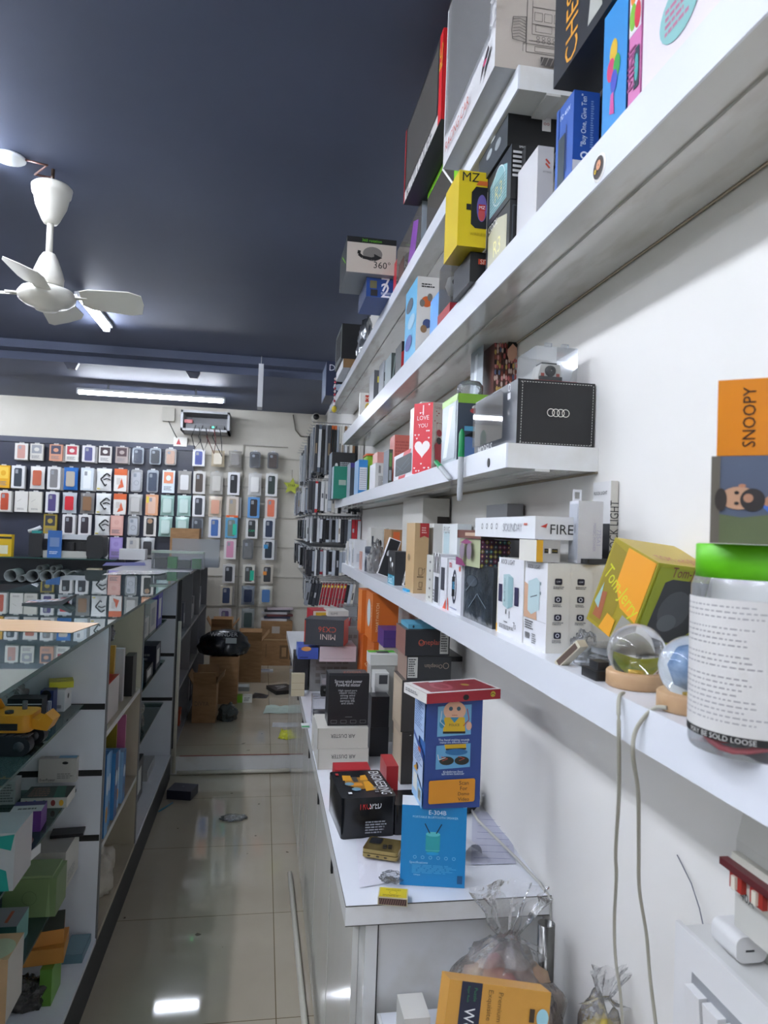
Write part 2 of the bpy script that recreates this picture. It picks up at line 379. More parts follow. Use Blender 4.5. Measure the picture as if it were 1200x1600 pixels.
MB().box(-.06, .06, -.025, .03, 0, .085, '#d6d3ca').build('box', e)
q = MB(); decals(q, .12, .05, .085, [('p', 'F', [(.2, .2), (.55, .2), (.38, .85)], mat('#b0202a'))]); q.build('arrow', e)
p = ony(264, 648, 6.75); e = empty('router', (p.x, 6.77, p.z - .06), 'small cream router on the wall left of the rack', 'router')
MB().rbox(-.06, .05, -.03, .03, 0, .13, .01, '#aaa69a', 'y').build('body', e)
MB().tube([(0, -.03, .0), (.03, -.03, -.06), (.08, -.03, -.15)], .004, '#222', 6).build('cable', e)
p = ony(493, 655, 6.6); e = empty('security_camera', (p.x, 6.62, p.z - .04), 'white bullet security camera in the far corner of the wall', 'security camera')
MB().tube([(0, -.1, .05), (0, .06, .06)], .035, '#d0cec6', 14).build('body', e); MB().tube([(0, -.105, .05), (0, -.1, .05)], .028, '#101215', 14).build('lens', e)
MB().tube([(0, .06, .06), (.0, .179, .1)], .012, '#d0cec6').build('bracket', e)
tag(MB().tube([ony(458, 648, 6.78), ony(462, 672, 6.78), ony(470, 682, 6.78), ony(482, 682, 6.78), ony(492, 670, 6.78)], .006, '#6b665a', 6).build('wall_cable'), 'brown cable drooping on the back wall beside the security camera', 'cable')
p = ony(456, 760, 6.7); pts = []
for i in range(10):
    rr = .085 if i % 2 == 0 else .04; t = PI / 2 + PI * i / 5 - .12; pts.append((rr * math.cos(t), rr * math.sin(t)))
e = empty('star_cushion', (p.x, 6.74, p.z - .08), 'yellow green star toy hanging on the back wall', 'toy star')
m_ = MB().prism([(x, z + .08) for x, z in pts], 'y', -.02, .02, '#a9b33c'); decals(m_, .17, .042, .17, [('t', 'F', .5, .52, .4, 'STAR', mat('#3a4020'))]); m_.build('star', e)
MB().tube([(0, 0, .16), (0, .03, .24)], .002, '#554').build('string', e)
# ================================================================== RIGHT WALL SHELVES
XS = .382
ZA, ZB, ZCs, ZD = 1.232, 1.548, 1.881, 2.170
def wall_shelf(label, y0, y1, z, t, decs=()):
    e = empty('wall_shelf', ((XS + XW) / 2, y0, z - t), label, 'shelf', 'white shelves on the right wall')
    x = (XW - XS) / 2; L = y1 - y0
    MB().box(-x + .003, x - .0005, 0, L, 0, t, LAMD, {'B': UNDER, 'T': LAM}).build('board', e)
    fm = MB().box(-x, -x + .003, 0, L, 0, t, LAM)
    fm.build('front_edging', e)
    MB().box(-x + .05, -x + .075, .0, L, -.004, 0, UNDER).build('underside_batten', e)
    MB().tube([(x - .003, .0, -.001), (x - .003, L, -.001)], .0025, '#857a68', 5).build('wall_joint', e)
    return e
shA = wall_shelf('lowest long white wall shelf with the glass globes and charger boxes', .12, 3.45, ZA, .045)
shB = wall_shelf('white wall shelf with the black four-ring box on its near end', 1.098, 3.9, ZB, .040)
shC = wall_shelf('white wall shelf second from the top carrying the yellow box', .10, 3.60, ZCs, .055)
shD = wall_shelf('topmost white wall shelf with the large vehicle toy box on its end', 1.098, 4.5, ZD, .040)
q = MB(); q.prism([(.006 * math.cos(t), .008 * math.sin(t)) for t in [i * PI / 6 for i in range(12)]], 'x', -.0815, -.0802, '#17181a'); 
pp = onx(764, 723, XS); q.build('cable_hole', shB, (0, pp.y - 1.098, pp.z - ZB + .040))
st = onx(937, 262, XS); s_ = MB(); s_.lathe((0, 0, 0), [(.001, .001), (.016, .001), (.017, 0)], '#e8e6e2', 20); s_.lathe((0, 0, .0005), [(.001, .0012), (.0135, .0012)], '#2a1a14', 20)
s_.lathe((.002, -.002, .001), [(.001, .0014), (.006, .0014)], '#c98a62', 12); s_.lathe((-.003, .006, .001), [(.001, .0016), (.003, .0016)], '#d9b31f', 8)
tag(s_.build('round_sticker', None, (XS - .0003, st.y, st.z), rot=(0, -PI / 2, 0)), 'round dark photo sticker on the edge of a high shelf', 'sticker')

# ================================================================== RIGHT COUNTER
ZR = .747; XC = .166; YC = 1.235; YCE = 4.48; BXc = .205
cab = empty('storage_cabinet', ((BXc + XW) / 2, YC, 0), 'glossy white laminate cabinet under the right worktop', 'cabinet')
cx = (BXc + XW) / 2
def L_(x): return x - cx
GLW = noisy('glossy_white_laminate', '#d0cfca', '#dadbd9', 3, .1, 7, stretch=(1, 1, .4))
MB().box(L_(BXc), L_(XW - .001), .05, YS - YC - .001, 0, ZR - .036, GLW).box(L_(BXc), L_(XW - .001), YS - YC + .001, YCE - YC - .02, .101, ZR - .036, GLW).build('body', cab)
MB().box(L_(BXc), L_(BXc) + .022, .02, .05, 0, ZR - .036, GLW, {'F': LAMD}).box(L_(BXc) + .022, L_(BXc) + .026, .03, .05, 0, ZR - .036, '#1f2023').build('side_panel', cab)
MB().box(L_(BXc) + .026, L_(XW - .001), .035, .05, 0, ZR - .036, LAMD).build('front_panel', cab)
yy = YC + .09
doors = []
while yy < YCE - .1:
    y2 = min(yy + .42, YCE - .03); zb = .03 if y2 < YS else .13
    dd = MB().box(L_(BXc) - .012, L_(BXc) - .0005, yy - YC + .003, y2 - YC - .003, zb, ZR - .05, GLW).build('door', cab)
    MB().box(L_(BXc) - .017, L_(BXc) - .012, y2 - YC - .06, y2 - YC - .045, ZR - .16, ZR - .12, '#17181a').build('keyhole', dd)
    yy = y2
wt = empty('worktop', ((XC + XW) / 2, YC, ZR - .035), 'long white worktop running under the wall shelves', 'worktop')
hw = (XW - XC) / 2
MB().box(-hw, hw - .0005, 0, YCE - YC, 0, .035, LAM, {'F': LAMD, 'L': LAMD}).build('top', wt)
MB().box(-hw - .0005, -hw + .0003, -.0005, YCE - YC, .0335, .0352, EDGE).box(-hw, hw, -.0006, .0002, .0335, .0352, EDGE).box(-hw, hw, -.0006, .0002, -.0002, .0012, EDGE).build('edge_line', wt)
tag(MB().tube([(.158, 2.9, .010), (.165, 2.3, .010), (.172, 1.7, .010), (.175, 1.1, .010), (.176, .8, .010)], .0095, '#cfcbbd', 8).build('conduit_pipe'), 'cream plastic pipe lying on the floor along the right cabinet', 'pipe')
# low base holding bags in front of the cabinet
tag(MB().box(.23, XW - .001, .62, YC + .015, 0, .55, LAMD).box(.235, XW - .005, .63, YC + .01, .55, .553, LAM).build('low_cabinet'), 'low white cabinet standing before the worktop, under the plastic bags', 'cabinet')

# ================================================================== LEFT GLASS COUNTER
XG = -.45; ZG = 1.085; XGL = -1.07
P1, P2, P3 = 2.285, 2.935, 4.03
gc = empty('display_counter', (-.76, 0, 0), 'long white display counter with open shelves along the left of the aisle', 'counter')
def G(x): return x + .76
y0c = .25
MB().box(G(XGL), G(XG), y0c, YS - .07, 0, .12, DARK).build('kick_plate', gc)
MB().box(G(XGL), G(XG), y0c, P1 + .02, .12, .135, LAM).box(G(XGL), G(XG), P1 + .02, P2, .12, .135, PLYB).box(G(XGL), G(XG), P2, P3, .12, .135, LAM).build('bottom_board', gc)
MB().box(G(XGL), G(XGL) + .015, y0c, P3 + .02, .135, ZG - .012, LAMD).build('back_board', gc)
zg = [.845, .655, .43]       # slots in the end panel
for (yp, dx, m0) in ((y0c, 0, LAM), (P1, 0, LAM), (P2, 0, PLYB), (P3, 0, LAM)):
    pb_ = MB().box(G(XGL) + .015, G(XG) - .003, yp, yp + .02, .135, ZG - .012, m0)
    pb_.box(G(XG) - .003, G(XG), yp, yp + .02, .12, ZG - .012, GREY)
    if yp != P2:
        for z in ([.835, .635, .44] if yp == P1 else [.885, .68, .44] if yp == P3 else []):
            pb_.box(G(-.72), G(XG) - .004, yp - .0015, yp, z - .012, z + .006, '#1d1c1e')
    pb_.build('partition', gc)
# glass shelves, first bay
gx = [ony(132, 1100, P1).x, ony(120, 1232, P1).x, ony(120, 1352, P1).x]
gz = [ony(132, 1100, P1).z, ony(120, 1232, P1).z, ony(120, 1352, P1).z]
for x, z in zip(gx, gz):
    MB().box(G(XGL) + .016, G(x), y0c + .021, P1 - .003, z - .007, z, GLASS, {'R': GEDGE, 'F': GEDGE}).build('glass_shelf', gc)
wz = [.745, .40]
for z in wz: MB().box(G(XGL) + .016, G(XG) - .004, P1 + .021, P2 - .001, z - .018, z, PLYB, {'R': LAMD}).build('wooden_shelf', gc)
hz = [.87, .65, .42]
for z in hz: MB().box(G(XGL) + .016, G(-.50), P2 + .021, P3 - .002, z - .007, z, GLASS, {'R': GEDGE, 'F': GEDGE}).build('glass_shelf', gc)
gt = MB().box(XGL, XG, .25, 4.67, ZG - .010, ZG, GLASS, {'R': GEDGE, 'F': GEDGE, 'L': GEDGE, 'K': GEDGE})
tag(gt.build('glass_counter_top'), 'long greenish glass sheet topping the counter on the left', 'glass top')
tag(MB().tube([(XG + .012, YS - .01, .012), (XG + .012, YS - .01, .85)], .0095, '#cfcbbd', 8).build('conduit_pipe'), 'cream plastic pipe standing up the counter end by the floor step', 'pipe')

# ---- far shelving unit beyond the step
fu = empty('shelving_unit', (-.70, YS + .14, .1), 'grey open shelving unit beyond the floor step on the left', 'shelving')
def U(x): return x + .70
Y0 = YS - .04
FG = mat('#5f5f63', .5)
MB().box(U(-.95), U(XG), 0, .02, 0, ZG - .115, '#3c3d41').build('end_panel', fu)
for k, yp in enumerate((.62, 1.2, 1.9)): MB().box(U(-.95), U(XG), yp, yp + .018, 0, ZG - .115, FG, {'F': '#8b8c90'}).build('partition', fu)
for z in (.02, .33, .62):
    MB().box(U(-.94), U(XG) - .002, .02, .62, z - .016, z, '#8d8e92').box(U(-.94), U(XG) - .002, .638, 1.2, z - .016, z, '#8d8e92').box(U(-.94), U(XG) - .002, 1.218, 1.9, z - .016, z, '#8d8e92').build('shelf', fu)
MB().box(U(-.955), U(XG), .44, 1.918, ZG - .1145, ZG - .1, '#7d7e83').build('top_board', fu)
MB().box(U(-.955), U(-.945), 0, 1.918, 0, ZG - .115, '#5d5e62').build('back_board', fu)

# ---- counter along the back wall
bc = empty('glass_case', (-2.3, 6.15, .1), 'black and glass display case before the wall of phone cases', 'display case')
def K(x): return x + 2.3
zt = ZG - .1
MB().box(K(-3.9), K(-1.15), -.2, .2, 0, .77, '#20222a').build('base', bc)
MB().box(K(-3.9), K(-1.15), -.2, .2, zt - .008, zt, GLASS, {'F': GEDGE, 'R': GEDGE}).build('glass_top', bc)
MB().box(K(-3.9), K(-1.15), .18, .2, .77, zt - .008, '#30323a').box(K(-3.9), K(-3.88), -.2, .18, .77, zt - .008, '#30323a').build('back_board', bc)
# ================================================================== SHELF D (topmost)
g = None
x0 = ony(773, 96, 1.11).x
y1 = onz(692, 264, ZD).y
JH = .34
jd = [('s', 'F', [(.28, 1), (.28, .28), (.78, .28), (.78, 1)], .0012, '#5b5552'), ('s', 'F', [(.33, 1), (.33, .5), (.73, .5), (.73, 1)], .0009, '#5b5552'),
      ('s', 'F', [(.36, .36), (.70, .36), (.70, .30), (.36, .30), (.36, .36)], .0008, '#5b5552'), ('s', 'F', [(.3, .42), (.76, .42)], .0008, '#5b5552'),
      ('s', 'F', [(.33, .62), (.73, .62)], .001, '#5b5552'), ('s', 'F', [(.33, .82), (.73, .82)], .001, '#5b5552'), ('s', 'F', [(.25, .28), (.25, .38), (.81, .38), (.81, .28)], .0008, '#5b5552')]
for i in range(4): jd += [('s', 'F', [(.35 + .09 * i, .66), (.42 + .09 * i, .66), (.42 + .09 * i, .76), (.35 + .09 * i, .76), (.35 + .09 * i, .66)], .0007, '#5b5552')]
for i in range(2): jd += [('s', 'F', [(.36 + .18 * i, .53), (.51 + .18 * i, .53), (.51 + .18 * i, .61), (.36 + .18 * i, .61), (.36 + .18 * i, .53)], .0007, '#5b5552')]
for r_ in range(2):
    for i in range(7): jd += [('o', 'F', .385 + .05 * i, .46 - .045 * r_, .003, .0007, '#5b5552')]
for s in (0, 1):
    xw = (.15, .27) if s == 0 else (.79, .91)
    jd += [('s', 'F', [(xw[0], .40), (xw[0] - .01, .5), (xw[0], .66), (xw[1], .68), (xw[1], .38), (xw[0], .40)], .0012, '#5b5552')]
    for i in range(7): jd += [('s', 'F', [(xw[0], .42 + .035 * i), ((xw[0] + xw[1]) / 2, .44 + .035 * i), (xw[1], .41 + .035 * i)], .0012, '#6a6460')]
jd += [('r', 'F', .41, .13, .63, .23, '#4a4542')]
for i in range(5): jd += [('s', 'F', [(.41 + .045 * i, .13), (.44 + .045 * i, .23)], .0012, '#8f8781')]
jd += [('p', 'L', [(.07, .16), (.93, .2), (.98, .5), (.98, .98), (.07, .98)], WIN), ('t', 'L', .35, .08, .5, 'RACING CAR', '#b44b3a'), ('p', 'L', [(.80, .03), (.95, .12), (.93, .15), (.84, .10)], '#2a1f24'),
       ('e', 'L', .88, .095, .03, .012, '#c33b6a'), ('t', 'L', .98, .45, .5, '4x4 DRIVE', '#c9c9c9', 90)]
jd += [('s', 'B', [(.2, .91), (.5, .91), (.5, .86), (.2, .86), (.2, .91)], .0015, '#222'), ('t', 'B', .5, .35, .06, 'BS TOLMAS', '#333', 90, 1.2), ('e', 'B', .5, .2, .08, .012, '#2f7a3a'), ('t', 'B', .5, .14, .6, 'CE', '#333'), ('o', 'B', .5, .25, .009, .002, '#c07070')]
jd = [tuple(([(a, .03 + (b - .13) * .42) for a, b in x] if isinstance(x, list) else x) for x in dc) if dc[0] == 's' and dc[1] == 'F' else (dc[:3] + (.03 + (dc[3] - .13) * .42,) + dc[4:] if dc[0] == 'o' and dc[1] == 'F' else (('r', 'F', dc[2], .03, dc[4], .072, dc[6]) if dc[0] == 'r' and dc[1] == 'F' else dc)) for dc in jd]
jb = carton('toy_car_box', 'big greyish carton with a line drawing of an off-road vehicle on the topmost shelf end', 'toy box', (x0, 1.11, ZD), (.535 - x0, y1 - 1.11, JH), '#b9b0a6',
       jd, {'L': '#c9c8ca', 'B': '#a3a4a6'})
# second windowed vehicle box, lying over the green trimmed pack
_n = ony(689, 190, y1 + .02); x0 = _n.x; zb2 = _n.z; _t = ony(690, 42, y1 + .02).z; _f = onx(631, 312, x0).y
zb2 = max(zb2, ZD + .119)
p2n = onx(690, 60, x0).y; 
carton('toy_car_box', 'red and black windowed vehicle box behind the carton with the line drawing', 'toy box', (x0, y1 + .02, zb2), (.18, _f - y1 - .02, _t - zb2), '#17181c',
       [('r', 'L', 0, 0, 1, .13, '#c9c7c5'), ('t', 'L', .45, .065, .7, 'R-270 COUPE', '#333'), ('p', 'L', [(.06, .15), (.9, .15), (.9, .95), (.06, .95)], WIN), ('r', 'L', .93, 0, 1, 1, '#c0141c'), ('r', 'L', 0, 0, .03, 1, '#a31820'), ('t', 'L', .965, .72, .25, 'RC', '#e0b030', 90)],
       {'F': '#c81a22', 'B': '#24262a', 'T': '#b3141c'})
e = carton('toy_pack', 'clear pack edged in bright green under the red and black vehicle box', 'toy box', (.392, y1 + .04, ZD), (.14, .32, .118), WIN,
       [('r', 'L', .86, 0, 1, 1, '#7ac21e'), ('r', 'L', 0, .88, 1, 1, '#7ac21e'), ('s', 'L', [(.86, .1), (.5, .9)], .006, '#e3e3e0')], {'F': '#8f9ba4', 'K': '#3b3d42'})
carton('toy_pack', 'clear pack with a purple toy beyond the green edged one', 'toy box', (.386, y1 + .40, ZD), (.14, .36, .12), WIN, [('p', 'L', [(.5, 0), (.8, 0), (.9, .7), (.7, .9)], '#7a3f96'), ('r', 'L', .1, 0, .35, .5, '#4a2a22')], {'F': '#9aa3ab', 'K': '#3b3d42'})
yr = onx(627, 430, .39).y
carton('small_box', 'small red box on the topmost shelf beside the 360 box', 'box', (.39, max(yr, y1 + .77), ZD), (.12, .07, .105), '#b01f2c', [('r', 'F', .1, .6, .9, .8, '#e5d5d0')])
# 360 box stacked on blue watch box
Yb = max(yr, y1 + .77) + .09
xb, sb = SY(Yb, (573, 433), (619, 436), .2, ZD)
bz = carton('watch_box', 'blue box numbered 7 2 with watches printed, under the 360 box', 'watch box', xb, sb, '#20488e', [('t', 'F', .65, .68, .3, '7', '#e8ecf4'), ('t', 'F', .65, .38, .3, '2', '#e8ecf4'), ('x', 'F', .5, .15, .9, .28, 4, '#c7d2e8'), ('r', 'F', .12, .45, .35, .85, '#6b6a4a'), ('r', 'F', .15, .05, .38, .38, '#2a2b2e')], {'L': '#1b2c54'})
x3, s3 = SY(Yb - .03, (543, 368), (620, 366), .22, ZD)
z3 = xb[2] + sb[2] + .002
carton('helmet_box', 'beige and black box marked 360 with a turning arrow, high on the top shelf', 'box', (x3[0], Yb - .03, z3), (s3[0], .22, x3[2] + s3[2] - z3), '#17181b',
       [('r', 'F', 0, .0, 1, .84, '#c2b8ad'), ('t', 'F', .5, .92, .4, '360 rotation', '#6ec32e'), ('e', 'F', .52, .55, .2, .2, '#77736e'), ('s', 'F', [(.25, .62), (.24, .52), (.32, .44), (.5, .41), (.62, .46)], .010, '#141414'),
        ('p', 'F', [(.55, .56), (.72, .46), (.56, .36)], '#141414'), ('t', 'F', .72, .26, .34, '360°', '#1a1a1a'), ('s', 'L', [(.9, .3), (.4, .8)], .006, '#7ac21e')], {'B': '#8d9094', 'L': '#1c2024'})
def bag(name, label, cat, c, r, m, seed=1, group=None, sq=(1, 1, 1), top=0., parent=None, rough=.35, rz=0):
    """crinkled soft bag: a dented sphere with folds, flat below, optionally gathered to a neck"""
    bmh = bmesh.new(); bmesh.ops.create_icosphere(bmh, subdivisions=4, radius=1)
    for v in bmh.verts:
        d = v.co.normalized(); n1 = noise.noise(d * 2.1 + Vector((seed, 0, 0))); n2 = abs(noise.noise(d * 5.3 + Vector((0, seed, 0)))); n3 = abs(noise.noise(d * 11 + Vector((seed, seed, 0))))
        v.co = d * (1 + rough * n1 - rough * .9 * n2 - rough * .4 * n3)
        if v.co.z < -.45: v.co.z = -.45 - (v.co.z + .45) * .12
        if top and v.co.z > .35:
            k = min(1, (v.co.z - .35) / .5); v.co.x *= 1 - .75 * k; v.co.y *= 1 - .75 * k; v.co.z += top * k
    zm = min(v.co.z for v in bmh.verts)
    for v in bmh.verts: v.co.z -= zm; v.co = Vector((v.co.x * r * sq[0], v.co.y * r * sq[1], v.co.z * r * sq[2]))
    me = bpy.data.meshes.new(name); bmh.to_mesh(me); bmh.free(); me.materials.append(m)
    for p_ in me.polygons: p_.use_smooth = True
    o = bpy.data.objects.new(name, me); COL.objects.link(o); o.location = c; o.rotation_euler = (0, 0, rz)
    if parent: o.parent = parent
    else: tag(o, label, cat, group)
    return o
FOIL = noisy('silver_foil', '#8a8d92', '#cfd2d6', 8, .25, bump=1., metal=.8)
yk = onx(562, 520, .40).y
bag('foil_pack', 'crumpled silver foil pack standing on the topmost shelf', 'foil pack', (.43, yk, ZD), .06, FOIL, 3, sq=(.7, 1, 2.4))
x4, s4 = S(.345, (558, 505), (566, 505), (527, 545), ZD)
x4 = (.345, x4[1], ZD)
carton('headphone_box', 'black box over a white strip, sticking out past the top shelf edge', 'box', (.335, yk + .16, ZD + .045), (.14, .30, .17), '#17181b', [('r', 'F', .55, .1, .95, .2, '#d55a1a'), ('p', 'L', [(.1, .2), (.9, .1), (.9, .9), (.1, .9)], WIN)], {'L': '#3f4a4a'})
carton('flat_box', 'white and brown flat box under the black one on the topmost shelf', 'box', (.345, yk + .15, ZD), (.16, .34, .043), '#b9bcc2', [('r', 'L', .1, .1, .9, .9, '#d8d8dc')], {'F': '#8a6a44'})
carton('drone_box', 'dark blue drone box at the far end of the topmost shelf', 'box', (.325, 4.12, ZD), (.17, .3, .20), '#26304f', [('t', 'F', .5, .82, .8, 'DRIFT', '#d4d8e4'), ('e', 'F', .6, .45, .25, .13, '#0e1420'), ('e', 'F', .5, .25, .25, .1, '#b9c9dd'), ('r', 'L', .05, .05, .95, .95, '#5d6b85')], {'T': '#d0d2d8'})
e = empty('beaded_keyring', (.372, 4.05, ZD - .09), 'red beaded charm keyring with a small yellow figure hanging from the top shelf', 'keyring')
kb = MB()
for i in range(9): kb.lathe((0, .0, .03 + .018 * i), [(.001, -.009), (.008, 0), (.001, .009)], '#a8283c' if i % 2 else '#d9c9c9', 8)
kb.build('beads', e); MB().lathe((0, 0, 0), [(.001, -.02), (.013, -.012), (.014, .01), (.001, .02)], '#d8bf2c', 10).build('charm', e)

# ================================================================== SHELF C
xc = .388
# near pink & white doll box
x0, s0 = (xc, .50, ZCs), (.12, .262, .30)
yn = onx(1002, 166, xc).y
carton('doll_box', 'white and pink windowed toy box at the right edge, nearest on its shelf', 'toy box', (xc, .36, ZCs), (.12, yn - .36, .22), '#d7cfd6',
       [('p', 'L', [(.02, .62), (.10, .60), (.22, .38), (.33, .34), (.42, .5), (.6, .6), (.95, .56), (.97, .99), (.02, .99)], '#c86aa6'), ('p', 'L', [(.035, .66), (.11, .64), (.24, .43), (.32, .39), (.4, .54), (.6, .64), (.93, .60), (.95, .99), (.035, .99)], '#9c6a68'),
        ('p', 'L', [(.1, .7), (.25, .5), (.3, .99), (.12, .99)], '#b98a84'), ('p', 'L', [(.45, .6), (.6, .66), (.65, .99), (.5, .99)], '#b77d62'), ('r', 'L', .7, .66, .85, .95, '#d3a4b6'),
        ('e', 'L', .2, .22, .10, .13, '#82b5b3'), ('x', 'L', .13, .15, .27, .29, 4, '#b06a86'), ('e', 'L', .37, .2, .03, .035, '#2f6f7c'), ('e', 'L', .42, .17, .015, .02, '#2f6f7c'), ('e', 'L', .33, .14, .012, .014, '#2f6f7c')], {'F': '#c86aa6'})
y2 = onx(979, 185, xc).y
carton('play_set_box', 'pink and rainbow box between the doll box and the blue balloon box', 'toy box', (xc, yn + .004, ZCs), (.11, y2 - yn - .006, .155), '#c873a8',
       [('r', 'L', 0, .55, 1, 1, '#d9d3dc'), ('e', 'L', .3, .85, .25, .08, '#d97a2a'), ('e', 'L', .65, .9, .3, .06, '#3b4aa0'), ('e', 'L', .3, .68, .28, .1, '#7ab53a'), ('e', 'L', .7, .66, .26, .1, '#c53246'), ('r', 'L', .5, .12, .92, .42, '#1f3340'), ('e', 'L', .7, .27, .15, .1, '#3fa0a0'), ('t', 'L', .3, .3, .3, 'MINI', '#8a3a70', 90)])
y3 = onx(938, 215, xc).y
carton('puzzle_box', 'sky blue box with a bunch of coloured balloons printed', 'toy box', (xc, y2 + .003, ZCs), (.10, y3 - y2 - .006, .155), '#2f86c6',
       [('e', 'L', .45, .62, .16, .1, '#d8b02a'), ('e', 'L', .35, .5, .16, .09, '#c63a6a'), ('e', 'L', .6, .48, .14, .09, '#3aa04a'), ('e', 'L', .5, .38, .14, .09, '#3a4ab0'), ('p', 'L', [(.35, .15), (.55, .12), (.5, .3), (.38, .3)], '#c04a90')], {'F': '#1f3d6a'})
# chess box leans on top
mb = carton('chess_set_box', 'dark chess set box with orange lettering wrapped in film, above the balloon box', 'game box', (xc - .004, y2 + .01, ZCs + .158), (.09, .20, .14), '#25272c',
       [('t', 'L', .30, .45, .85, 'CHESS', '#d7962c', 90, 1.3), ('p', 'L', [(.55, .1), (.65, .9), (.75, .1)], '#a9aaa2'), ('p', 'L', [(.75, .2), (.82, .98), (.9, .2)], '#8b8f86'), ('p', 'L', [(.9, .3), (.95, .95), (.99, .35)], '#a9aaa2')])
# Buy one give ten box
yb1 = onx(893, 290, xc).y; 
w_ = ony(934, 270, yb1).x - xc
hb = onx(905, 136, xc + .004).z - ZCs
carton('phone_box', 'royal blue box reading Buy One, Give Ten standing on the high shelf', 'phone box', (xc, yb1, ZCs), (w_, .055, hb), '#27509e',
       [('r', 'F', 0, 0, 1, .2, '#d8d6d4'), ('t', 'F', .42, .66, .60, '"Buy One, Give Ten"', '#e9eef6', 90, 1.25), ('e', 'F', .45, .26, .16, .045, '#e9eef6'), ('e', 'F', .45, .26, .1, .025, '#27509e'), ('x', 'F', .66, .35, .78, .9, 20, '#8ba6d6'),
        ('r', 'L', .1, .05, .55, .62, '#2b3a44'), ('s', 'L', [(.62, .15), (.62, .7)], .002, '#1a2a50'), ('r', 'L', 0, 0, .15, 1, '#335ba8'), ('t', 'L', .55, .85, .6, 'PD 40W', '#dfe7f5')], {'L': '#3159a6', 'T': '#2f5cae'})
carton('slim_box', 'slim black box leaning behind the royal blue phone box', 'box', (xc + w_ + .003, yb1 - .002, ZCs), (.02, .09, .125), '#1b1d22', [('r', 'F', .3, .7, .9, .95, '#c9c5bd')])
yw = onx(841, 320, xc + .02).y
x5, s5 = S(xc + .018, (841, 227), (866, 224), .09, ZCs)
carton('speaker_box', 'white box squeezed between the royal blue box and the black tyre box', 'box', x5, s5, '#c5c4c6', [('s', 'F', [(.5, .85), (.75, .8)], .003, '#c24a3a'), ('s', 'F', [(.5, .8), (.75, .75)], .003, '#c24a3a'), ('t', 'F', .6, .7, .5, 'FITTING', '#444')])
yt = x5[1] + s5[1] + .005
x6, s6 = SY(yt, (800, 224), (844, 222), .13, ZCs)
hh = (s6[2]) / 2
gd = [('p', 'L', [(.12, .12), (.12, .75), (.5, .92), (.85, .75), (.85, .12)], '#86b3b8'), ('o', 'L', .5, .55, .035, .002, '#dde6e6'), ('t', 'L', .5, .45, .3, 'R3', '#e2dca0')] + \
     [('s', 'L', [(.15, .15 + .06 * i), (.82, .15 + .06 * i)], .0012, '#3f5560') for i in range(9)]
carton('fan_box', 'slate box with a pale rounded device printed, lower of the two stacked', 'box', x6, (s6[0], .13, hh - .002), '#2a3038', [('p', 'L', [(.1, .05), (.1, .8), (.5, .95), (.9, .8), (.9, .05)], '#b8b6a0'), ('t', 'L', .5, .4, .3, 'R3', '#e2dca0'), ('t', 'L', .3, .92, .4, 'COOL', '#ddd'), ('s', 'F', [(.1, .1), (.1, .9), (.4, .9)], .001, '#50565e')], {'F': '#141518'})
carton('fan_box', 'upper slate box with a pale blue striped device and white spec lines', 'box', (x6[0], yt, ZCs + hh), (s6[0], .13, hh), '#2c333c', gd +
       [('t', 'F', .6, .95, .7, 'SPECIFICATION', '#e0e0e0')] + [('r', 'F', .04, .40 + .085 * i, .9 - .06 * abs(i - 3), .445 + .085 * i, '#cfcfcf') for i in range(6)], {'F': '#121316'})
x7, s7 = S(xc, (782, 171), (872, 176), (762, 205), ZCs)
x7 = (xc + .002, yt + .01, ZCs + 2 * hh + .001)
carton('drone_box', 'black box with a small white eared sticker, on top of the slate boxes', 'box', x7, (ony(872, 176, yt).x - xc, .17, .055 + .02), '#0f1012', [('r', 'F', .7, .45, .88, .8, '#d8d4d2'), ('t', 'F', .79, .62, .12, 'oo', '#a82a3a'), ('e', 'L', .4, .5, .1, .1, '#9ea6aa'), ('e', 'L', .7, .4, .1, .12, '#8b9296'), ('r', 'L', .45, .7, .6, .85, '#c9cdd0')], {'L': '#343a40'})
x8, s8 = SY(yt - .02, (821, 228), (842, 226), .015, ZCs)
carton('tyre_print_box', 'black box with tyre treads and small product pictures along its end', 'box', (x8[0], yt - .022, ZCs), (s8[0], .018, s6[2] * .93), '#15161a', [('s', 'F', [(.2, .1), (.3, .55), (.9, .98)], .004, '#3c3a38'), ('e', 'F', .7, .62, .2, .03, '#a8644a'), ('e', 'F', .7, .42, .2, .03, '#a8644a')] + [('r', 'F', .15 + .17 * i, .08, .24 + .17 * i, .2, '#9c7d8c') for i in range(4)])
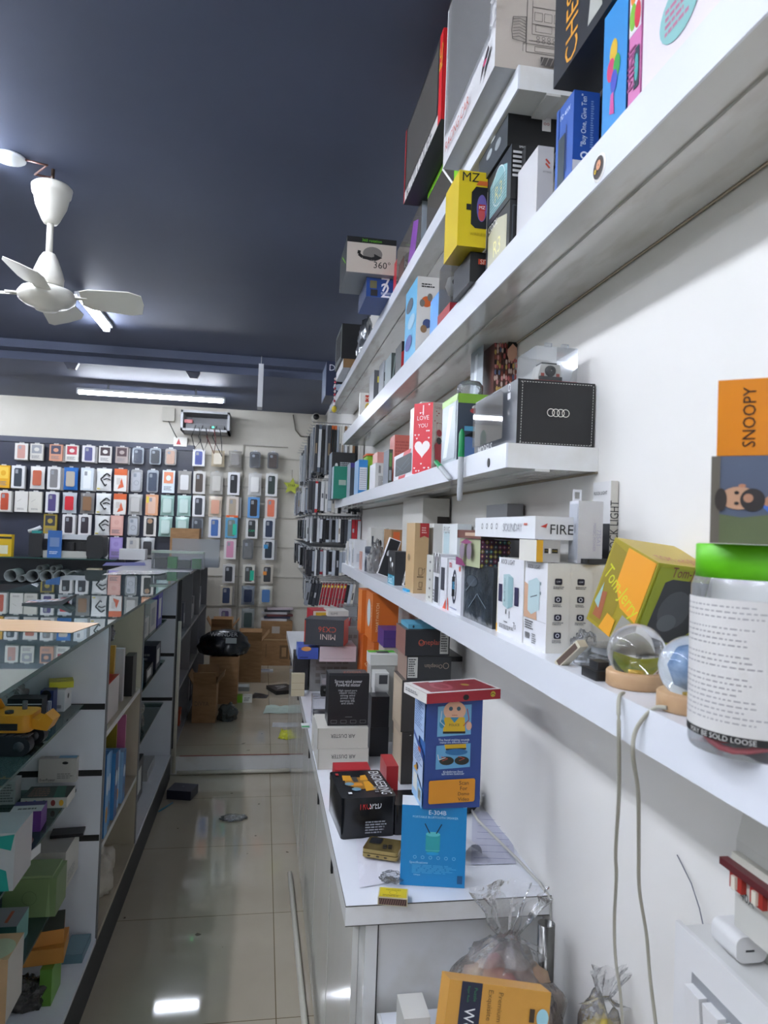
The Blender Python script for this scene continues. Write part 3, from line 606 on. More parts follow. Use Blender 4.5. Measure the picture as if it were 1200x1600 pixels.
# yellow MZ box on black SI box
y9 = x6[1] + .15
x10, s10 = SY(y9, (735, 393), (762, 388), .12, ZCs)
carton('headset_box', 'small black box with an orange label beneath the yellow box', 'box', x10, (s10[0] + .02, .12, s10[2]), '#1a1b1e', [('r', 'F', .3, .6, .75, .78, '#c2401f'), ('t', 'F', .52, .69, .3, 'SIT', '#f0e0d0'), ('r', 'F', .8, 0, .84, 1, '#c9b520')], {'L': '#2b2c30'})
x11, s11 = SY(y9 - .02, (718, 265), (763, 257), .10, x10[2] + s10[2] + .001)
carton('speaker_box', 'bright yellow box lettered MZ with a dark speaker picture', 'speaker box', x11, s11, '#d4bb12', [('t', 'F', .42, .92, .6, 'MZ', '#17181a'), ('p', 'F', [(.45, .3), (.45, .72), (.6, .8), (1, .8), (1, .25), (.6, .25)], '#17181c'), ('e', 'F', .82, .52, .18, .18, '#6a5aa0'), ('e', 'F', .82, .44, .12, .09, '#c24a4a'), ('r', 'F', .7, .49, .95, .57, '#b82020'), ('t', 'F', .83, .53, .2, 'MZ', '#fff'), ('r', 'F', .28, .48, .44, .56, '#17181c'), ('p', 'F', [(.6, .82), (.7, .88), (1, .88), (1, .82)], '#c9642a'), ('t', 'F', .7, .17, .55, 'WIRELESS', '#a5900c')], {'B': '#a08c10', 'L': '#c4ab10'})
tag(MB().lathe((0, 0, .033), [(.001, -.033), (.02, -.026), (.033, 0), (.02, .026), (.001, .033)], '#3f8fd0', 16).build('ball', loc=(.43, x10[1] + .16, ZCs)), 'shiny blue toy ball behind the boxes under the yellow box', 'ball')
# clear figure box
x12, s12 = S(xc, (705, 397), (742, 402), (695, 420), ZCs)
y12 = x10[1] + .26 if x12[1] < x10[1] + .2 else x12[1]
x12, s12 = SY(y12, (706, 395), (742, 395), .11, ZCs)
e = empty('display_box', (x12[0] + s12[0] / 2, y12 + .055, ZCs), 'clear plastic display box with a red base holding a round white mascot head', 'display box')
MB().box(-s12[0] / 2, s12[0] / 2, -.055, .055, .03, s12[2], WIN).build('cover', e)
bq = MB().box(-s12[0] / 2 - .001, s12[0] / 2 + .001, -.056, .056, 0, .03, '#9c2026'); decals(bq, s12[0], .112, .03, [('t', 'F', .5, .5, .5, 'TOYS', mat('#c98a3a'))], .0016); bq.build('base', e)
fg = empty('toy_figure', (x12[0] + s12[0] / 2, y12 + .055, ZCs + .0305), 'white headed toy figure with black eye ovals inside the clear box', 'toy figure')
MB().lathe((0, 0, .055), [(.001, -.024), (.018, -.018), (.025, 0), (.02, .018), (.001, .025)], '#dcdad6', 20).build('head', fg)
MB().lathe((0, 0, 0), [(.001, 0), (.014, .0), (.012, .03), (.001, .034)], '#1b1c1e', 14).build('body', fg)
MB().lathe((-.008, -.0225, .058), [(.001, .002), (.007, 0)], '#17181a', 14, Matrix.Rotation(PI / 2, 3, 'X')).build('eye', fg)
y13 = y12 + .13
x13, s13 = SY(y13, (688, 452), (704, 452), .1, ZCs)
carton('toy_box', 'pale blue box tucked behind the clear display box', 'toy box', x13, (s13[0], .1, s13[2]), '#5c9ad6', [('r', 'F', .1, .1, .5, .3, '#24364a')])
x14, s14 = S(xc, (666, 438), (690, 440), (651, 455), ZCs)
yy = max(x14[1], y13 + .0)
carton('toy_box', 'white toy box with blue side and small round toys printed', 'toy box', (xc, yy + .11, ZCs), (.06, .16, .215), '#d6d3cf',
       [('x', 'F', .2, .86, .9, .92, 2, '#333'), ('e', 'F', .45, .68, .25, .07, '#c9602a'), ('e', 'F', .25, .66, .12, .05, '#7a766f'), ('e', 'F', .6, .74, .12, .05, '#7a766f'), ('e', 'F', .5, .4, .2, .06, '#3b4a7a'), ('e', 'F', .35, .33, .15, .05, '#8a6a4a'),
        ('e', 'L', .4, .75, .3, .09, '#4a545e'), ('e', 'L', .6, .5, .3, .09, '#8fb0c4'), ('e', 'L', .4, .25, .3, .1, '#3a3f8a')], {'L': '#5ca6cc'})
xq = onx(622, 560, xc)
def far_row(shelf, z, items, xoff=.004):
    """small boxes far along a shelf: (u near-left, v top, u near right, depth, name, label, cat, col, decals, faces)"""
    for (uL, vT, uR, d, nm, lab, cat, col, dec, fc) in items:
        x0, s0 = S(XS + xoff, (uL, vT), (uR, vT), d, z)
        carton(nm, lab, cat, x0, (max(.02, s0[0]), d, max(.02, s0[2])), col, dec, fc)
far_row('C', ZCs, [
 (628, 533, 645, .10, 'earphone_box', 'red box with a black slanted top on the second shelf from the top', 'box', '#b8232b', [('p', 'F', [(0, 1), (1, 1), (0, .6)], '#16171a'), ('e', 'F', .6, .55, .22, .12, '#17181a'), ('r', 'F', .7, .05, .85, .3, '#e8c0c0')], {'L': '#1c2224'}),
 (612, 551, 622, .12, 'phone_case_pack', 'dark greenish glass-like pack beyond the red and black box', 'pack', '#3c4846', [('p', 'F', [(.2, .1), (.5, .9), (.7, .9), (.4, .1)], '#7d8c8a')], {'L': '#5f6e70'}),
 (600, 563, 608, .10, 'silver_box', 'silver speckled box far along the second shelf from the top', 'box', '#9fa3a8', [('r', 'F', .1, .3, .4, .6, '#2a2b2e')], {'L': '#4d5258'}),
 (585, 578, 598, .12, 'grey_box', 'dark grey box with a yellow mark near the far end of the second shelf', 'box', '#54565c', [('r', 'F', .4, .6, .6, .8, '#c9b93a')], {'L': '#44464c'}),
 (563, 613, 581, .03, 'cartoon_box', 'white box with a red square and yellow figure shape at the shelf end', 'box', '#dcd9d2', [('r', 'F', .45, .62, .8, .9, '#b83a2a'), ('t', 'F', .62, .76, .3, 'M', '#f2d8c0'), ('e', 'F', .68, .38, .22, .2, '#d6b42a'), ('o', 'F', .7, .42, .008, .003, '#888'), ('s', 'F', [(.45, .1), (.7, .25)], .008, '#26272a')], {}),
])
# ================================================================== SHELF B
xa = ony(808.5, 693, 1.112).x
xx, ss = SY(1.112, (809.5, 591), (931, 599), .1, ZB)
yA = onx(745, 640, xa).y
AU = [('s', 'F', [(.04, .04), (.96, .04), (.96, .96), (.04, .96), (.04, .04)], .0006, '#d8d6d0')]
AU = []
for i in range(26):
    AU += [('s', 'F', [(.04 + .92 * i / 26, .035), (.04 + .92 * (i + .6) / 26, .035)], .0008, '#d8d6d0'), ('s', 'F', [(.04 + .92 * i / 26, .96), (.04 + .92 * (i + .6) / 26, .96)], .0008, '#d8d6d0')]
for i in range(22):
    AU += [('s', 'F', [(.04, .035 + .925 * i / 22), (.04, .035 + .925 * (i + .6) / 22)], .0008, '#d8d6d0'), ('s', 'F', [(.955, .035 + .925 * i / 22), (.955, .035 + .925 * (i + .6) / 22)], .0008, '#d8d6d0')]
for i in range(4): AU.append(('o', 'F', .41 + .063 * i, .5, .0068, .0012, '#e4e0d6'))
AU += [('p', 'L', [(.06, .16), (.80, .14), (.80, .86), (.74, .93), (.12, .93), (.06, .88)], WIN), ('t', 'L', .4, .06, .35, 'MODELS', '#d0d0d0'), ('o', 'L', .93, .88, .006, .001, '#ccc'), ('r', 'L', .90, .70, .96, .80, '#b9babc'), ('e', 'L', .93, .5, .02, .06, '#1a1b1e')]
aud = carton('model_car_box', 'black box with four linked silver rings and a stitched border on the shelf end', 'model car box', xx, (.5385 - xx[0], yA - 1.112, ss[2]), '#1b1b1d', AU, {'L': '#44474d', 'T': '#26272b'})
zt_ = ZB + ss[2]
xx2, s2 = SY(1.135, (838, 540), (903, 541), .09, zt_)
e = empty('display_case', (xx2[0] + s2[0] / 2, 1.135 + .045, zt_ + .0005), 'clear display case with a red base on top of the black ring box', 'display case')
MB().box(-s2[0] / 2, s2[0] / 2, -.045, .045, .005, s2[2], PLASTC).build('cover', e)
MB().box(-s2[0] / 2 - .001, s2[0] / 2 + .001, -.046, .046, 0, .005, '#a63a3c').build('base', e)
for s in (-1, 1): MB().box(s * .015 - .006, s * .015 + .006, -.045, -.039, s2[2], s2[2] + .006, PLASTC).build('hinge', e)
cmx = empty('toy_camera', (xx2[0] + s2[0] / 2, 1.18, zt_ + .006), 'white and black instant camera model inside the clear display case', 'camera model')
MB().prism([(-.02, 0), (.02, 0), (.022, .012), (.017, .034), (-.017, .034), (-.022, .012)], 'y', -.018, .018, '#cfcdc6').build('body', cmx)
MB().box(-.0205, .0205, -.022, -.018, 0, .012, '#1d1e20').build('front_plate', cmx)
MB().lathe((0, -.018, .022), [(.001, .006), (.008, .006), (.010, 0)], '#141517', 16, Matrix.Rotation(PI / 2, 3, 'X')).build('lens', cmx)
for s in (-1, 1): MB().box(s * .014 - .003, s * .014 + .003, -.0188, -.018, .012, .018, '#b04a3a').build('button', cmx)
MB().box(-.014, .014, -.012, .014, .034, .038, '#1d1e20').build('top_plate', cmx)
# tall printed box with a window
yt2 = yA + .17
x20, s20 = SY(yt2, (773, 524), (835, 523), .13, ZB)
rd = random.Random(3); pat = []
for i in range(10):
    for j in range(24):
        c = rd.choice(['#c98a84', '#8a4a3a', '#2b2226', '#5d6a8c', '#c2a25a', '#c9b0a4', '#4a3430', '#b35a5a'])
        pat.append(('e', 'F', .06 + .098 * i + rd.uniform(-.02, .02), .02 + .041 * j + rd.uniform(-.01, .01), .05, .02, c))
pat += [('p', 'F', [(.5, .84), (.55, .96), (.75, .99), (.95, .95), (.98, .85), (.8, .8), (.6, .8)], '#d7a58c'), ('p', 'F', [(.5, .88), (.55, .98), (.8, 1), (.99, .95), (.95, .9), (.75, .93), (.6, .9)], '#1c191a'), ('e', 'F', .2, .52, .2, .06, '#ddd8cf'), ('r', 'L', .12, .1, .88, .95, '#8e979e'), ('p', 'L', [(.2, .1), (.4, .9), (.55, .9), (.35, .1)], '#c2c9ce')]
carton('toy_gift_box', 'tall colourful patterned box with a silvery window behind the black ring box', 'toy box', x20, (s20[0], .13, s20[2]), '#6a4640', pat)
# green topped clear pack
x21, s21 = S(xc + .001, (717, 614), None, (699, 622), ZB)
y21 = max(x21[1], yA + .01)
gb = carton('toy_pack', 'clear windowed pack with a green printed top beside the red heart box', 'toy box', (xc, y21, ZB), (.075, .13, s21[2]), '#3d4754', [('r', 'F', 0, .86, 1, 1, '#7fae3a'), ('e', 'F', .6, .8, .2, .04, '#d9d5cf'), ('e', 'F', .5, .75, .15, .04, '#b04a4a'), ('p', 'F', [(.05, .02), (.9, .02), (.9, .3), (.05, .4)], '#5f7ba8'), ('r', 'F', .2, .45, .7, .52, '#5ba0c0'), ('p', 'F', [(.1, .35), (.5, .45), (.9, .32), (.5, .38)], '#1c2024'),
       ('r', 'L', .08, .06, .92, .9, '#a9b4bb'), ('p', 'L', [(.15, .1), (.5, .85), (.75, .85), (.4, .1)], '#d9e0e4'), ('r', 'L', 0, .9, 1, 1, '#8fb84a')], {'L': '#9ba6ae', 'T': '#5a8a2a'})
zq = ZB + s21[2]
tag(MB().lathe((0, 0, 0), [(.001, 0), (.028, 0), (.028, .028), (.022, .036), (.001, .038)], PLAST, 20).build('clear_tub', loc=(.43, y21 + .06, zq + .0005)), 'clear plastic tub on top of the green topped pack', 'tub')
# markers
def marker(label, top, bot, x, r=.0058):
    a_ = onx(top[0], top[1], x); b_ = onx(bot[0], bot[1], x); L = (a_ - b_).length
    e_ = empty('marker_pen', b_, label, 'marker pen', 'green capped markers')
    q_ = (a_ - b_).normalized().to_track_quat('Z', 'Y'); e_.rotation_mode = 'QUATERNION'; e_.rotation_quaternion = q_
    MB().lathe((0, 0, 0), [(.001, 0), (r * .8, .001), (r, .01), (r, L * .62)], '#a9adb0', 14).build('barrel', e_)
    MB().lathe((0, 0, 0), [(r * 1.05, L * .61), (r * 1.1, L * .62), (r, L * .93), (r * .7, L * .97), (.001, L)], '#0f8a50', 14).build('cap', e_)
    t_ = MB(); 
    return e_
marker('green capped marker hanging upright in front of the shelf edge', (722, 670), (718, 783), XS - .009)
marker('green capped marker leaning over the shelf edge left of the upright one', (680, 720), (704, 749), XS - .007, .0052)
# red heart box
_c = onx(677, 628, .415); _th = math.radians(40); x22 = (_c.x, _c.y, ZB); s22 = (.055, .061, _c.z - ZB)
hd = [('t', 'L', .5, .90, .06, 'I', '#f4e6e6'), ('t', 'L', .5, .79, .62, 'LOVE', '#f4e6e6'), ('t', 'L', .5, .68, .5, 'YOU', '#f4e6e6'), ('heart', 'L', .5, .36, .05, '#efe6e4')]
rd = random.Random(9)
for _ in range(16): hd.append(('heart', 'L', rd.uniform(.08, .92), rd.choice([.97, .6, .55, .5, .2, .14, .08, .04, .73, .86]), .006, '#f0dede'))
hd += [('t', 'F', .5, .93, .8, 'I LOVE YOU', '#7a2a2a'), ('s', 'F', [(.3, .55), (.3, .72), (.7, .72), (.7, .55), (.3, .55)], .001, '#7a2a2a'), ('e', 'F', .5, .58, .2, .05, '#a02a34'), ('p', 'F', [(.15, .4), (.5, .5), (.85, .4), (.7, .1), (.3, .1)], '#a8323a'), ('e', 'F', .5, .47, .2, .05, '#1d1516')]
for _ in range(14): hd.append(('e', 'F', rd.uniform(.1, .9), rd.uniform(.05, .95), .05, .008, '#9a3a34'))
carton('gift_box', 'tall red box reading I LOVE YOU with a white heart', 'gift box', (_c.x + .0275 * math.cos(_th) - .0305 * math.sin(_th) - .0275, _c.y + .0275 * math.sin(_th) + .0305 * math.cos(_th) - .0305, ZB), (s22[0], s22[1], s22[2]), '#d5323e', hd, {'F': '#cbbfb2', 'T': '#8e1f26'}, _th)
# window pack
yv = x22[1] + .095
yv2 = onx(616, 715, xc).y
carton('phone_case_pack', 'white and red cornered pack with a dark window on the shelf edge', 'pack', (xc, yv, ZB), (.02, yv2 - yv, onx(649, 697, xc).z - ZB), '#d9d9dd',
       [('p', 'L', [(.55, 1), (.9, 1), (.85, .85), (.5, .85)], '#d0464c'), ('p', 'L', [(.28, 0), (.6, 0), (.66, .14), (.3, .14)], '#d0464c'), ('p', 'L', [(.1, .2), (.14, .16), (.88, .16), (.93, .2), (.93, .8), (.88, .85), (.14, .85), (.1, .8)], '#28323a'), ('s', 'L', [(.2, .3), (.8, .7)], .003, '#3f525c'), ('s', 'L', [(.15, .6), (.5, .3), (.85, .5)], .002, '#4a5f68')])
x23, s23 = SY(yv + .06, (624, 628), (655, 629), .13, ZB)
carton('appliance_box', 'tall white box with a small dark device picture behind the heart box', 'box', (max(x23[0], xc + .024), yv + .03, ZB), (.12, .15, s23[2]), '#cdcbc4', [('p', 'F', [(0, 0), (1, 0), (1, .7), (0, .58)], '#dedcd6'), ('r', 'F', .12, .35, .28, .55, '#303238'), ('t', 'F', .5, .94, .6, '3 in 1 Magnetic', '#8a8880')])
def brow(items):
    for (x_, uL, vT, uR, d, nm, lab, cat, col, dec, fc) in items:
        p, s = S(x_, (uL, vT), (uR, vT), d, ZB); carton(nm, lab, cat, p, (max(.01, s[0]), d, max(.02, s[2])), col, dec, fc)
brow([
 (xc, 608, 702, 614, .10, 'phone_case_pack', 'slim dark edged pack left of the red cornered pack', 'pack', '#4a5046', [('r', 'F', .2, .5, .8, .9, '#5f8a4a'), ('r', 'F', .2, .1, .8, .4, '#9aa0a8')], {'L': '#6f7680'}),
 (xc, 587, 723, 604, .14, 'charger_box', 'plain white box with small print on its end, on the four-ring box shelf', 'box', '#dcdee2', [('bars', 'F', .3, .6, .5, .9, '#444'), ('x', 'F', .3, .1, .8, .5, 8, '#777'), ('r', 'F', .8, .6, .9, .9, '#3a3c40')], {'F': '#c4c4c2'}),
 (xc + .03, 590, 706, 606, .12, 'cosmetic_box', 'pale pink box behind the plain white one', 'box', '#cf9a90', [], {}),
 (xc, 561, 718, 575, .14, 'label_box', 'blue box with a white ruled label', 'box', '#2f86c8', [('r', 'F', .1, .12, .95, .78, '#d9dde2')] + [('r', 'F', .15, .16 + .06 * i, .9, .175 + .06 * i, '#8a94a0') for i in range(10)], {'L': '#7fa4c8'}),
 (xc + .004, 548, 723, 556, .13, 'slim_box', 'slim navy box with a purple top between teal and blue boxes', 'box', '#3b4350', [('r', 'F', 0, .86, 1, 1, '#3f348a')], {'L': '#8a94a4'}),
])
p, s = SY(3.55, (522, 728), (547, 728), .10, ZB)
carton('perfume_box', 'teal green box with a small grey label near the far shelf end', 'box', p, s, '#18806a', [('r', 'F', .33, .42, .78, .58, '#a9b8ac'), ('t', 'F', .55, .36, .4, 'ALCOTT', '#0c5a48')], {'L': '#9fb0ba'})
yk_ = 3.68
p, s = SY(yk_, (519, 706), (556, 706), .16, ZB)
carton('dark_box', 'large black box with white small print behind the teal box', 'box', p, s, '#1c1d20', [('x', 'F', .35, .62, .95, .8, 5, '#b9bbbf'), ('e', 'F', .2, .72, .06, .05, '#d9d9d9')], {'L': '#76808c'})
p, s = SY(yk_ - .45, (557, 698), (574, 698), .12, ZB)
p = (xc + .05, x22[1] + 1.35, ZB)
carton('cleaner_box', 'lime green box behind the blue labelled box', 'box', (.437, 3.10, ZB), (.04, .10, .175), '#8fbf2c', [('r', 'F', .5, .3, .9, .9, '#a9d04a')])
carton('flower_print_box', 'deep blue box with pink flowers beside the lime green box', 'box', (.480, 3.08, ZB), (.05, .12, .165), '#1f3a80', [('e', 'F', .6, .5, .18, .1, '#c4788a'), ('e', 'F', .7, .3, .15, .08, '#c4788a'), ('e', 'F', .4, .2, .15, .08, '#c4788a')])
oc = MB().rbox(-.045, .045, -.06, .06, 0, .008, .012, '#d0602a').rbox(-.04, .04, -.055, .055, .008, .009, .01, '#e0d8d0')
tag(oc.build('phone_case', loc=(.478, 3.15, ZB + .177)), 'orange phone case lying on top of the lime green and blue boxes', 'phone case')
carton('gift_cube', 'coral pink speckled cube box high behind the pale pink one', 'box', (.46, 2.55, ZB + .001), (.07, .1, .20), '#bd6257', [('x', 'F', .05, .1, .95, .9, 14, '#a84e46')])
# ================================================================== SHELF A (lowest)
def icons(face, n=4):
    out = []
    txt = ['12W', 'USB', 'SAFE', 'SLIM']
    for i in range(n):
        y = .80 - .20 * i
        out += [('p', face, [(.36, y - .035), (.32, y - .025), (.32, y + .025), (.36, y + .035), (.60, y + .035), (.64, y + .025), (.64, y - .025), (.60, y - .035)], '#1d2034'),
                ('t', face, .48, y, .18, txt[i][:3] if i == 0 else 'o', '#d8dae6'), ('x', face, .25, y - .085, .75, y - .05, 2, '#6a6a70')]
    return out
pR = onz(852, 1021, ZA); w1 = ony(888, 1018, pR.y).x - pR.x; yR1 = onx(817, 1000, pR.x).y; hR = onx(853, 880, pR.x).z - ZA
RW = '#d6d4cd'
def rock(label, x, y, w, d, h, dec, grp='white charger boxes with icon strips'):
    return carton('charger_box', label, 'charger box', (x, y, ZA), (w, d, h), RW, dec, {'L': '#dcdce0'})
f2 = [('t', 'L', .42, .94, .55, 'ROCK LIGHT', '#22232b'), ('p', 'L', [(0, .33), (0, .75), (.2, .72), (.55, .5), (.6, .33)], '#c9a083'), ('p', 'L', [(.18, .42), (.18, .76), (.55, .82), (.7, .78), (.7, .46), (.35, .38)], '#b4cacd'), ('s', 'L', [(.3, .58), (.6, .62)], .0015, '#3a4650'),
      ('e', 'L', .74, .65, .03, .02, '#7b8a8e'), ('e', 'L', .74, .76, .03, .02, '#7b8a8e'), ('s', 'L', [(0, .33), (1, .33)], .0006, '#999'), ('x', 'L', .08, .2, .5, .31, 4, '#555'), ('bars', 'L', .1, .09, .32, .16, '#222'), ('x', 'L', .42, .05, .6, .17, 5, '#666')]
rock('white charger box showing a hand holding a charger, front left of the icon boxes', pR.x, pR.y, w1 - .0005, yR1 - pR.y - .001, hR, f2 + icons('F'))
w2 = ony(924, 1018, pR.y).x - pR.x - w1
rock('white icon striped box, middle one beside the glass globe', pR.x + w1, pR.y + .001, w2 - .0005, .06, hR, icons('F'))
rock('white box half hidden behind the yellow carton, last of the icon boxes', pR.x + w1 + w2, pR.y + .003, .05, .06, hR, [('t', 'F', .75, .62, .5, 'LIGHT', '#22232b', 90)])
yR2 = onx(777, 990, pR.x).y
f1 = [('t', 'L', .38, .95, .55, 'ROCK LIGHT', '#22232b'), ('p', 'L', [(.22, .38), (.22, .78), (.45, .80), (.62, .76), (.62, .40), (.42, .35)], '#a9c3c6'), ('p', 'L', [(.42, .35), (.42, .77), (.62, .76), (.62, .40)], '#8fb0b5'), ('r', 'L', .03, .42, .18, .65, '#2b2748'), ('r', 'L', .68, .42, .84, .65, '#2b2748'),
      ('s', 'L', [(.36, .34), (.36, .28)], .003, '#555'), ('s', 'L', [(.5, .33), (.5, .24)], .003, '#555'), ('t', 'L', .3, .59, .3, 'ROCK LIGHT', '#3a4650', 90), ('t', 'L', .72, .17, .1, '7s', '#555'), ('x', 'L', .1, .08, .7, .14, 3, '#777'), ('x', 'L', .3, .17, .5, .19, 1, '#333')]
rock('white charger box with a pale blue plug between two dark strokes', pR.x - .001, yR1 + .001, w1, yR2 - yR1 - .002, hR, f1)
yR3 = onx(771, 985, pR.x).y
carton('cable_box', 'slim white and yellow box left of the plug picture box', 'box', (pR.x + .002, yR2 + .001, ZA), (.03, .012, hR * .93), '#d8d5c8', [('r', 'L', 0, 0, 1, .12, '#d9a520'), ('r', 'F', 0, 0, .5, .2, '#d9a520')])
# dark wrapped box
pD = onz(764, 978, ZA + .002); pD = Vector((.402, yR3 + .02, ZA))
DKF = clear('dark_film', '#9aa0a8', 1.6, .75, '#2a2f34', .12, .5)
hD = onx(762, 886, pD.x).z - ZA
dk = carton('audio_box', 'dark charcoal box wrapped in shiny film between smart watch and charger boxes', 'box', (pD.x, yR3 + .006, ZA), (.045, onx(724, 950, pD.x).y - yR3 - .006, hD), '#2c3136', [('s', 'F', [(.35 + .2 * i, .1), (.3 + .2 * i, .95)], .0015, '#4a4e52') for i in range(3)] + [('r', 'F', .5, .02, .9, .2, '#4a4030'), ('e', 'L', .3, .7, .2, .1, '#3c4650'), ('s', 'L', [(.2, .2), (.5, .5), (.8, .3)], .002, '#6b7680'), ('s', 'L', [(.1, .5), (.4, .75)], .003, '#5b6670')], {'L': noisy('wrapped_film', '#23282c', '#46505a', 14, .15, bump=.6)})
# watch boxes
yW = onx(724, 950, pD.x).y + .006
def wrow(items, z=ZA):
    for (x_, uL, vT, uR, uF, nm, lab, cat, col, dec, fc) in items:
        p = onx(uL, vT, x_); y1 = onx(uF, vT, x_).y; w = ony(uR, vT, p.y).x - x_ if uR else .045
        carton(nm, lab, cat, (x_, p.y, z), (max(.012, w), y1 - p.y - .002, p.z - z), col, dec, fc)
wt_ = [('e', 'L', .5, .5, .16, .33, '#22263c'), ('e', 'L', .52, .5, .08, .25, '#e0e2e8'), ('p', 'L', [(.32, .3), (.32, .68), (.55, .7), (.55, .32)], '#10131c'), ('t', 'L', .44, .52, .16, '08', '#4fb0e0', 0, 1.4), ('p', 'L', [(0, 0), (.1, 0), (.05, .22), (0, .25)], '#e0563a'), ('t', 'L', .18, .92, .2, 'mi', '#c8303a'), ('e', 'L', .88, .86, .06, .05, '#d86a50'), ('x', 'L', .2, .06, .75, .1, 1, '#8890b0')]
wrow([
 (.398, 722, 878, 728, 701, 'smart_watch_box', 'white box picturing a dark smart watch strap', 'watch box', '#dcdde2', wt_, {}),
 (.398, 699, 872, None, 689, 'smart_watch_box', 'slim white box with red base beside the smart watch strap box', 'watch box', '#dcdde2', [('r', 'L', .1, .35, .7, .8, '#3b3d48'), ('p', 'L', [(.5, 0), (1, 0), (1, .2)], '#e0563a')], {}),
 (.398, 688, 866, None, 678, 'smart_watch_box', 'black and white box with large digits on a watch face', 'watch box', '#d9dade', [('r', 'L', 0, .62, 1, 1, '#1b1c20'), ('t', 'L', .5, .78, .9, '00', '#e6e6e6', 0, 1.6), ('r', 'L', .3, .05, .9, .55, '#3d4048'), ('x', 'L', .05, .05, .28, .3, 4, '#777')], {}),
 (.400, 677, 868, None, 667, 'icon_box', 'pale box with a column of small icons right of the kraft box', 'box', '#c9c9c2', [('e', 'L', .6, .85 - .19 * i, .13, .025, '#6a6a66') for i in range(5)], {}),
])
# boxes stacked on them
carton('white_box', 'plain white box standing on the icon box behind the kraft box', 'box', (.455, 1.88, ZA), (.04, .05, .19), '#dcdcd8', [])
p = onx(706, 809, .43)
carton('product_box', 'tall white wrapped box with an orange bottle picture', 'box', (.45, 1.62, ZA), (.034, .14, .188), '#d9dedf', [('r', 'L', .1, .1, .5, .9, '#b9d0d6'), ('r', 'L', .2, .25, .4, .6, '#c98a5c'), ('t', 'L', .3, .92, .4, 'PLUG', '#777')])
carton('product_box', 'tall off-white box with a column of symbols beneath the FIRE box', 'box', (.49, 1.62, ZA), (.048, .14, .186), '#cfcdc6', [('x', 'F', .15, .3, .9, .97, 12, '#5d5d5a')] )
# patterned box, brown book
yP = 1.27
p, s = SY(yP, (751, 843), (797, 842), .12, ZA); p0 = onx(751, 843, p[0])
zP = ony(751, 888, yP).z
rd = random.Random(4); pt = []
for i in range(7):
    for j in range(6):
        c = rd.choice(['#5b2846', '#7c7a2c', '#2f5a5e', '#7a3050', '#3d2a4a', '#8a5a30'])
        pt += [('p', 'F', [(i / 7 + .07, j / 6), (i / 7 + .14, j / 6 + .083), (i / 7 + .07, j / 6 + .166), (i / 7, j / 6 + .083)], c), ('e', 'F', i / 7 + .07, j / 6 + .083, .02, .03, rd.choice(['#b99ab0', '#c9c07a', '#86a8a4']))]
pt += [('e', 'L', .3, .55, .12, .3, '#8a7a8a'), ('e', 'L', .65, .55, .12, .3, '#8a7a8a'), ('p', 'L', [(0, 0), (.5, 0), (.3, .25), (0, .3)], '#8a3a6a'), ('p', 'L', [(.2, .85), (.5, 1), (.8, .88), (.5, .8)], '#8a3a6a')]
sup = carton('storage_tin', 'grey tin box under the patterned box, mostly hidden', 'box', (.452, yP + .01, ZA), (p[0] + s[0] - .455, .11, zP - ZA - .001), '#54585c', [('r', 'L', .2, .2, .8, .8, '#6a6e72')])
pb2 = carton('patterned_box', 'box with a folk mosaic pattern in plum and olive', 'gift box', (p[0], yP, zP), (s[0], .14, p[2] + s[2] - zP), '#3b2838', pt, {'L': '#aab08c'})
zPt = p[2] + s[2]
carton('brown_case', 'reddish brown flat case with a cream label lying on the patterned box', 'case', (p[0] - .004, yP - .015, zPt + .001), (.11, .16, .016), '#6b3c30', [('r', 'L', .35, .3, .95, .7, '#c2a58c'), ('r', 'L', .0, .0, .02, 1, '#4a2a22')], {'F': '#231a1c'})
# grey/yellow box, lying on the charger boxes
zR = ZA + hR
p1 = ony(806, 874, pR.y + .04)
yb_ = pR.y + .015
carton('power_bank_box', 'flat grey box with a yellow end lying across the charger boxes', 'box', (pR.x - .012, yb_, zR + .001), (ony(875, 860, yb_).x - pR.x + .012, .07, .032), '#a4a3a1',
       [('r', 'F', 0, 0, .27, 1, '#d2a02c'), ('r', 'F', .33, .42, .5, .62, '#1b1c1e'), ('t', 'F', .41, .52, .14, 'POWER', '#d2b43a'), ('r', 'F', .51, .4, .6, .64, '#d8d6d0'), ('r', 'F', .65, .42, .9, .62, '#1b1c1e'), ('t', 'F', .77, .52, .2, 'POWER', '#d2b43a')], {'L': '#d5d2c8'})
st2 = MB().rbox(-.028, .028, -.007, .007, 0, .007, .004, '#161719', 'z'); tag(st2.build('velcro_strap', None, (pR.x + .075, yb_ - .010, zR + .0015), math.radians(28)), 'small black strap resting on the charger boxes before the yellow ended box', 'strap')
zf = zR + .034
carton('cable_tester_box', 'long white film wrapped box lettered FIRE lying on top of the stack', 'box', (pR.x - .01, yb_ + .012, zf), (.075, .30, .034), '#d3d4d6', [('t', 'F', .55, .45, .48, 'FIRE', '#1d1e22'), ('p', 'F', [(.1, .55), (.25, .7), (.22, .5)], '#c43a30')] + [('o', 'L', .15 + .09 * i, .55, .005, .0012, '#54565a') for i in range(4)] + [('t', 'L', .68, .5, .3, 'SOUNDAY', '#9a9ca2'), ('r', 'L', .85, .6, .9, .7, '#c46a5a')], {'L': '#dfe1e4'})
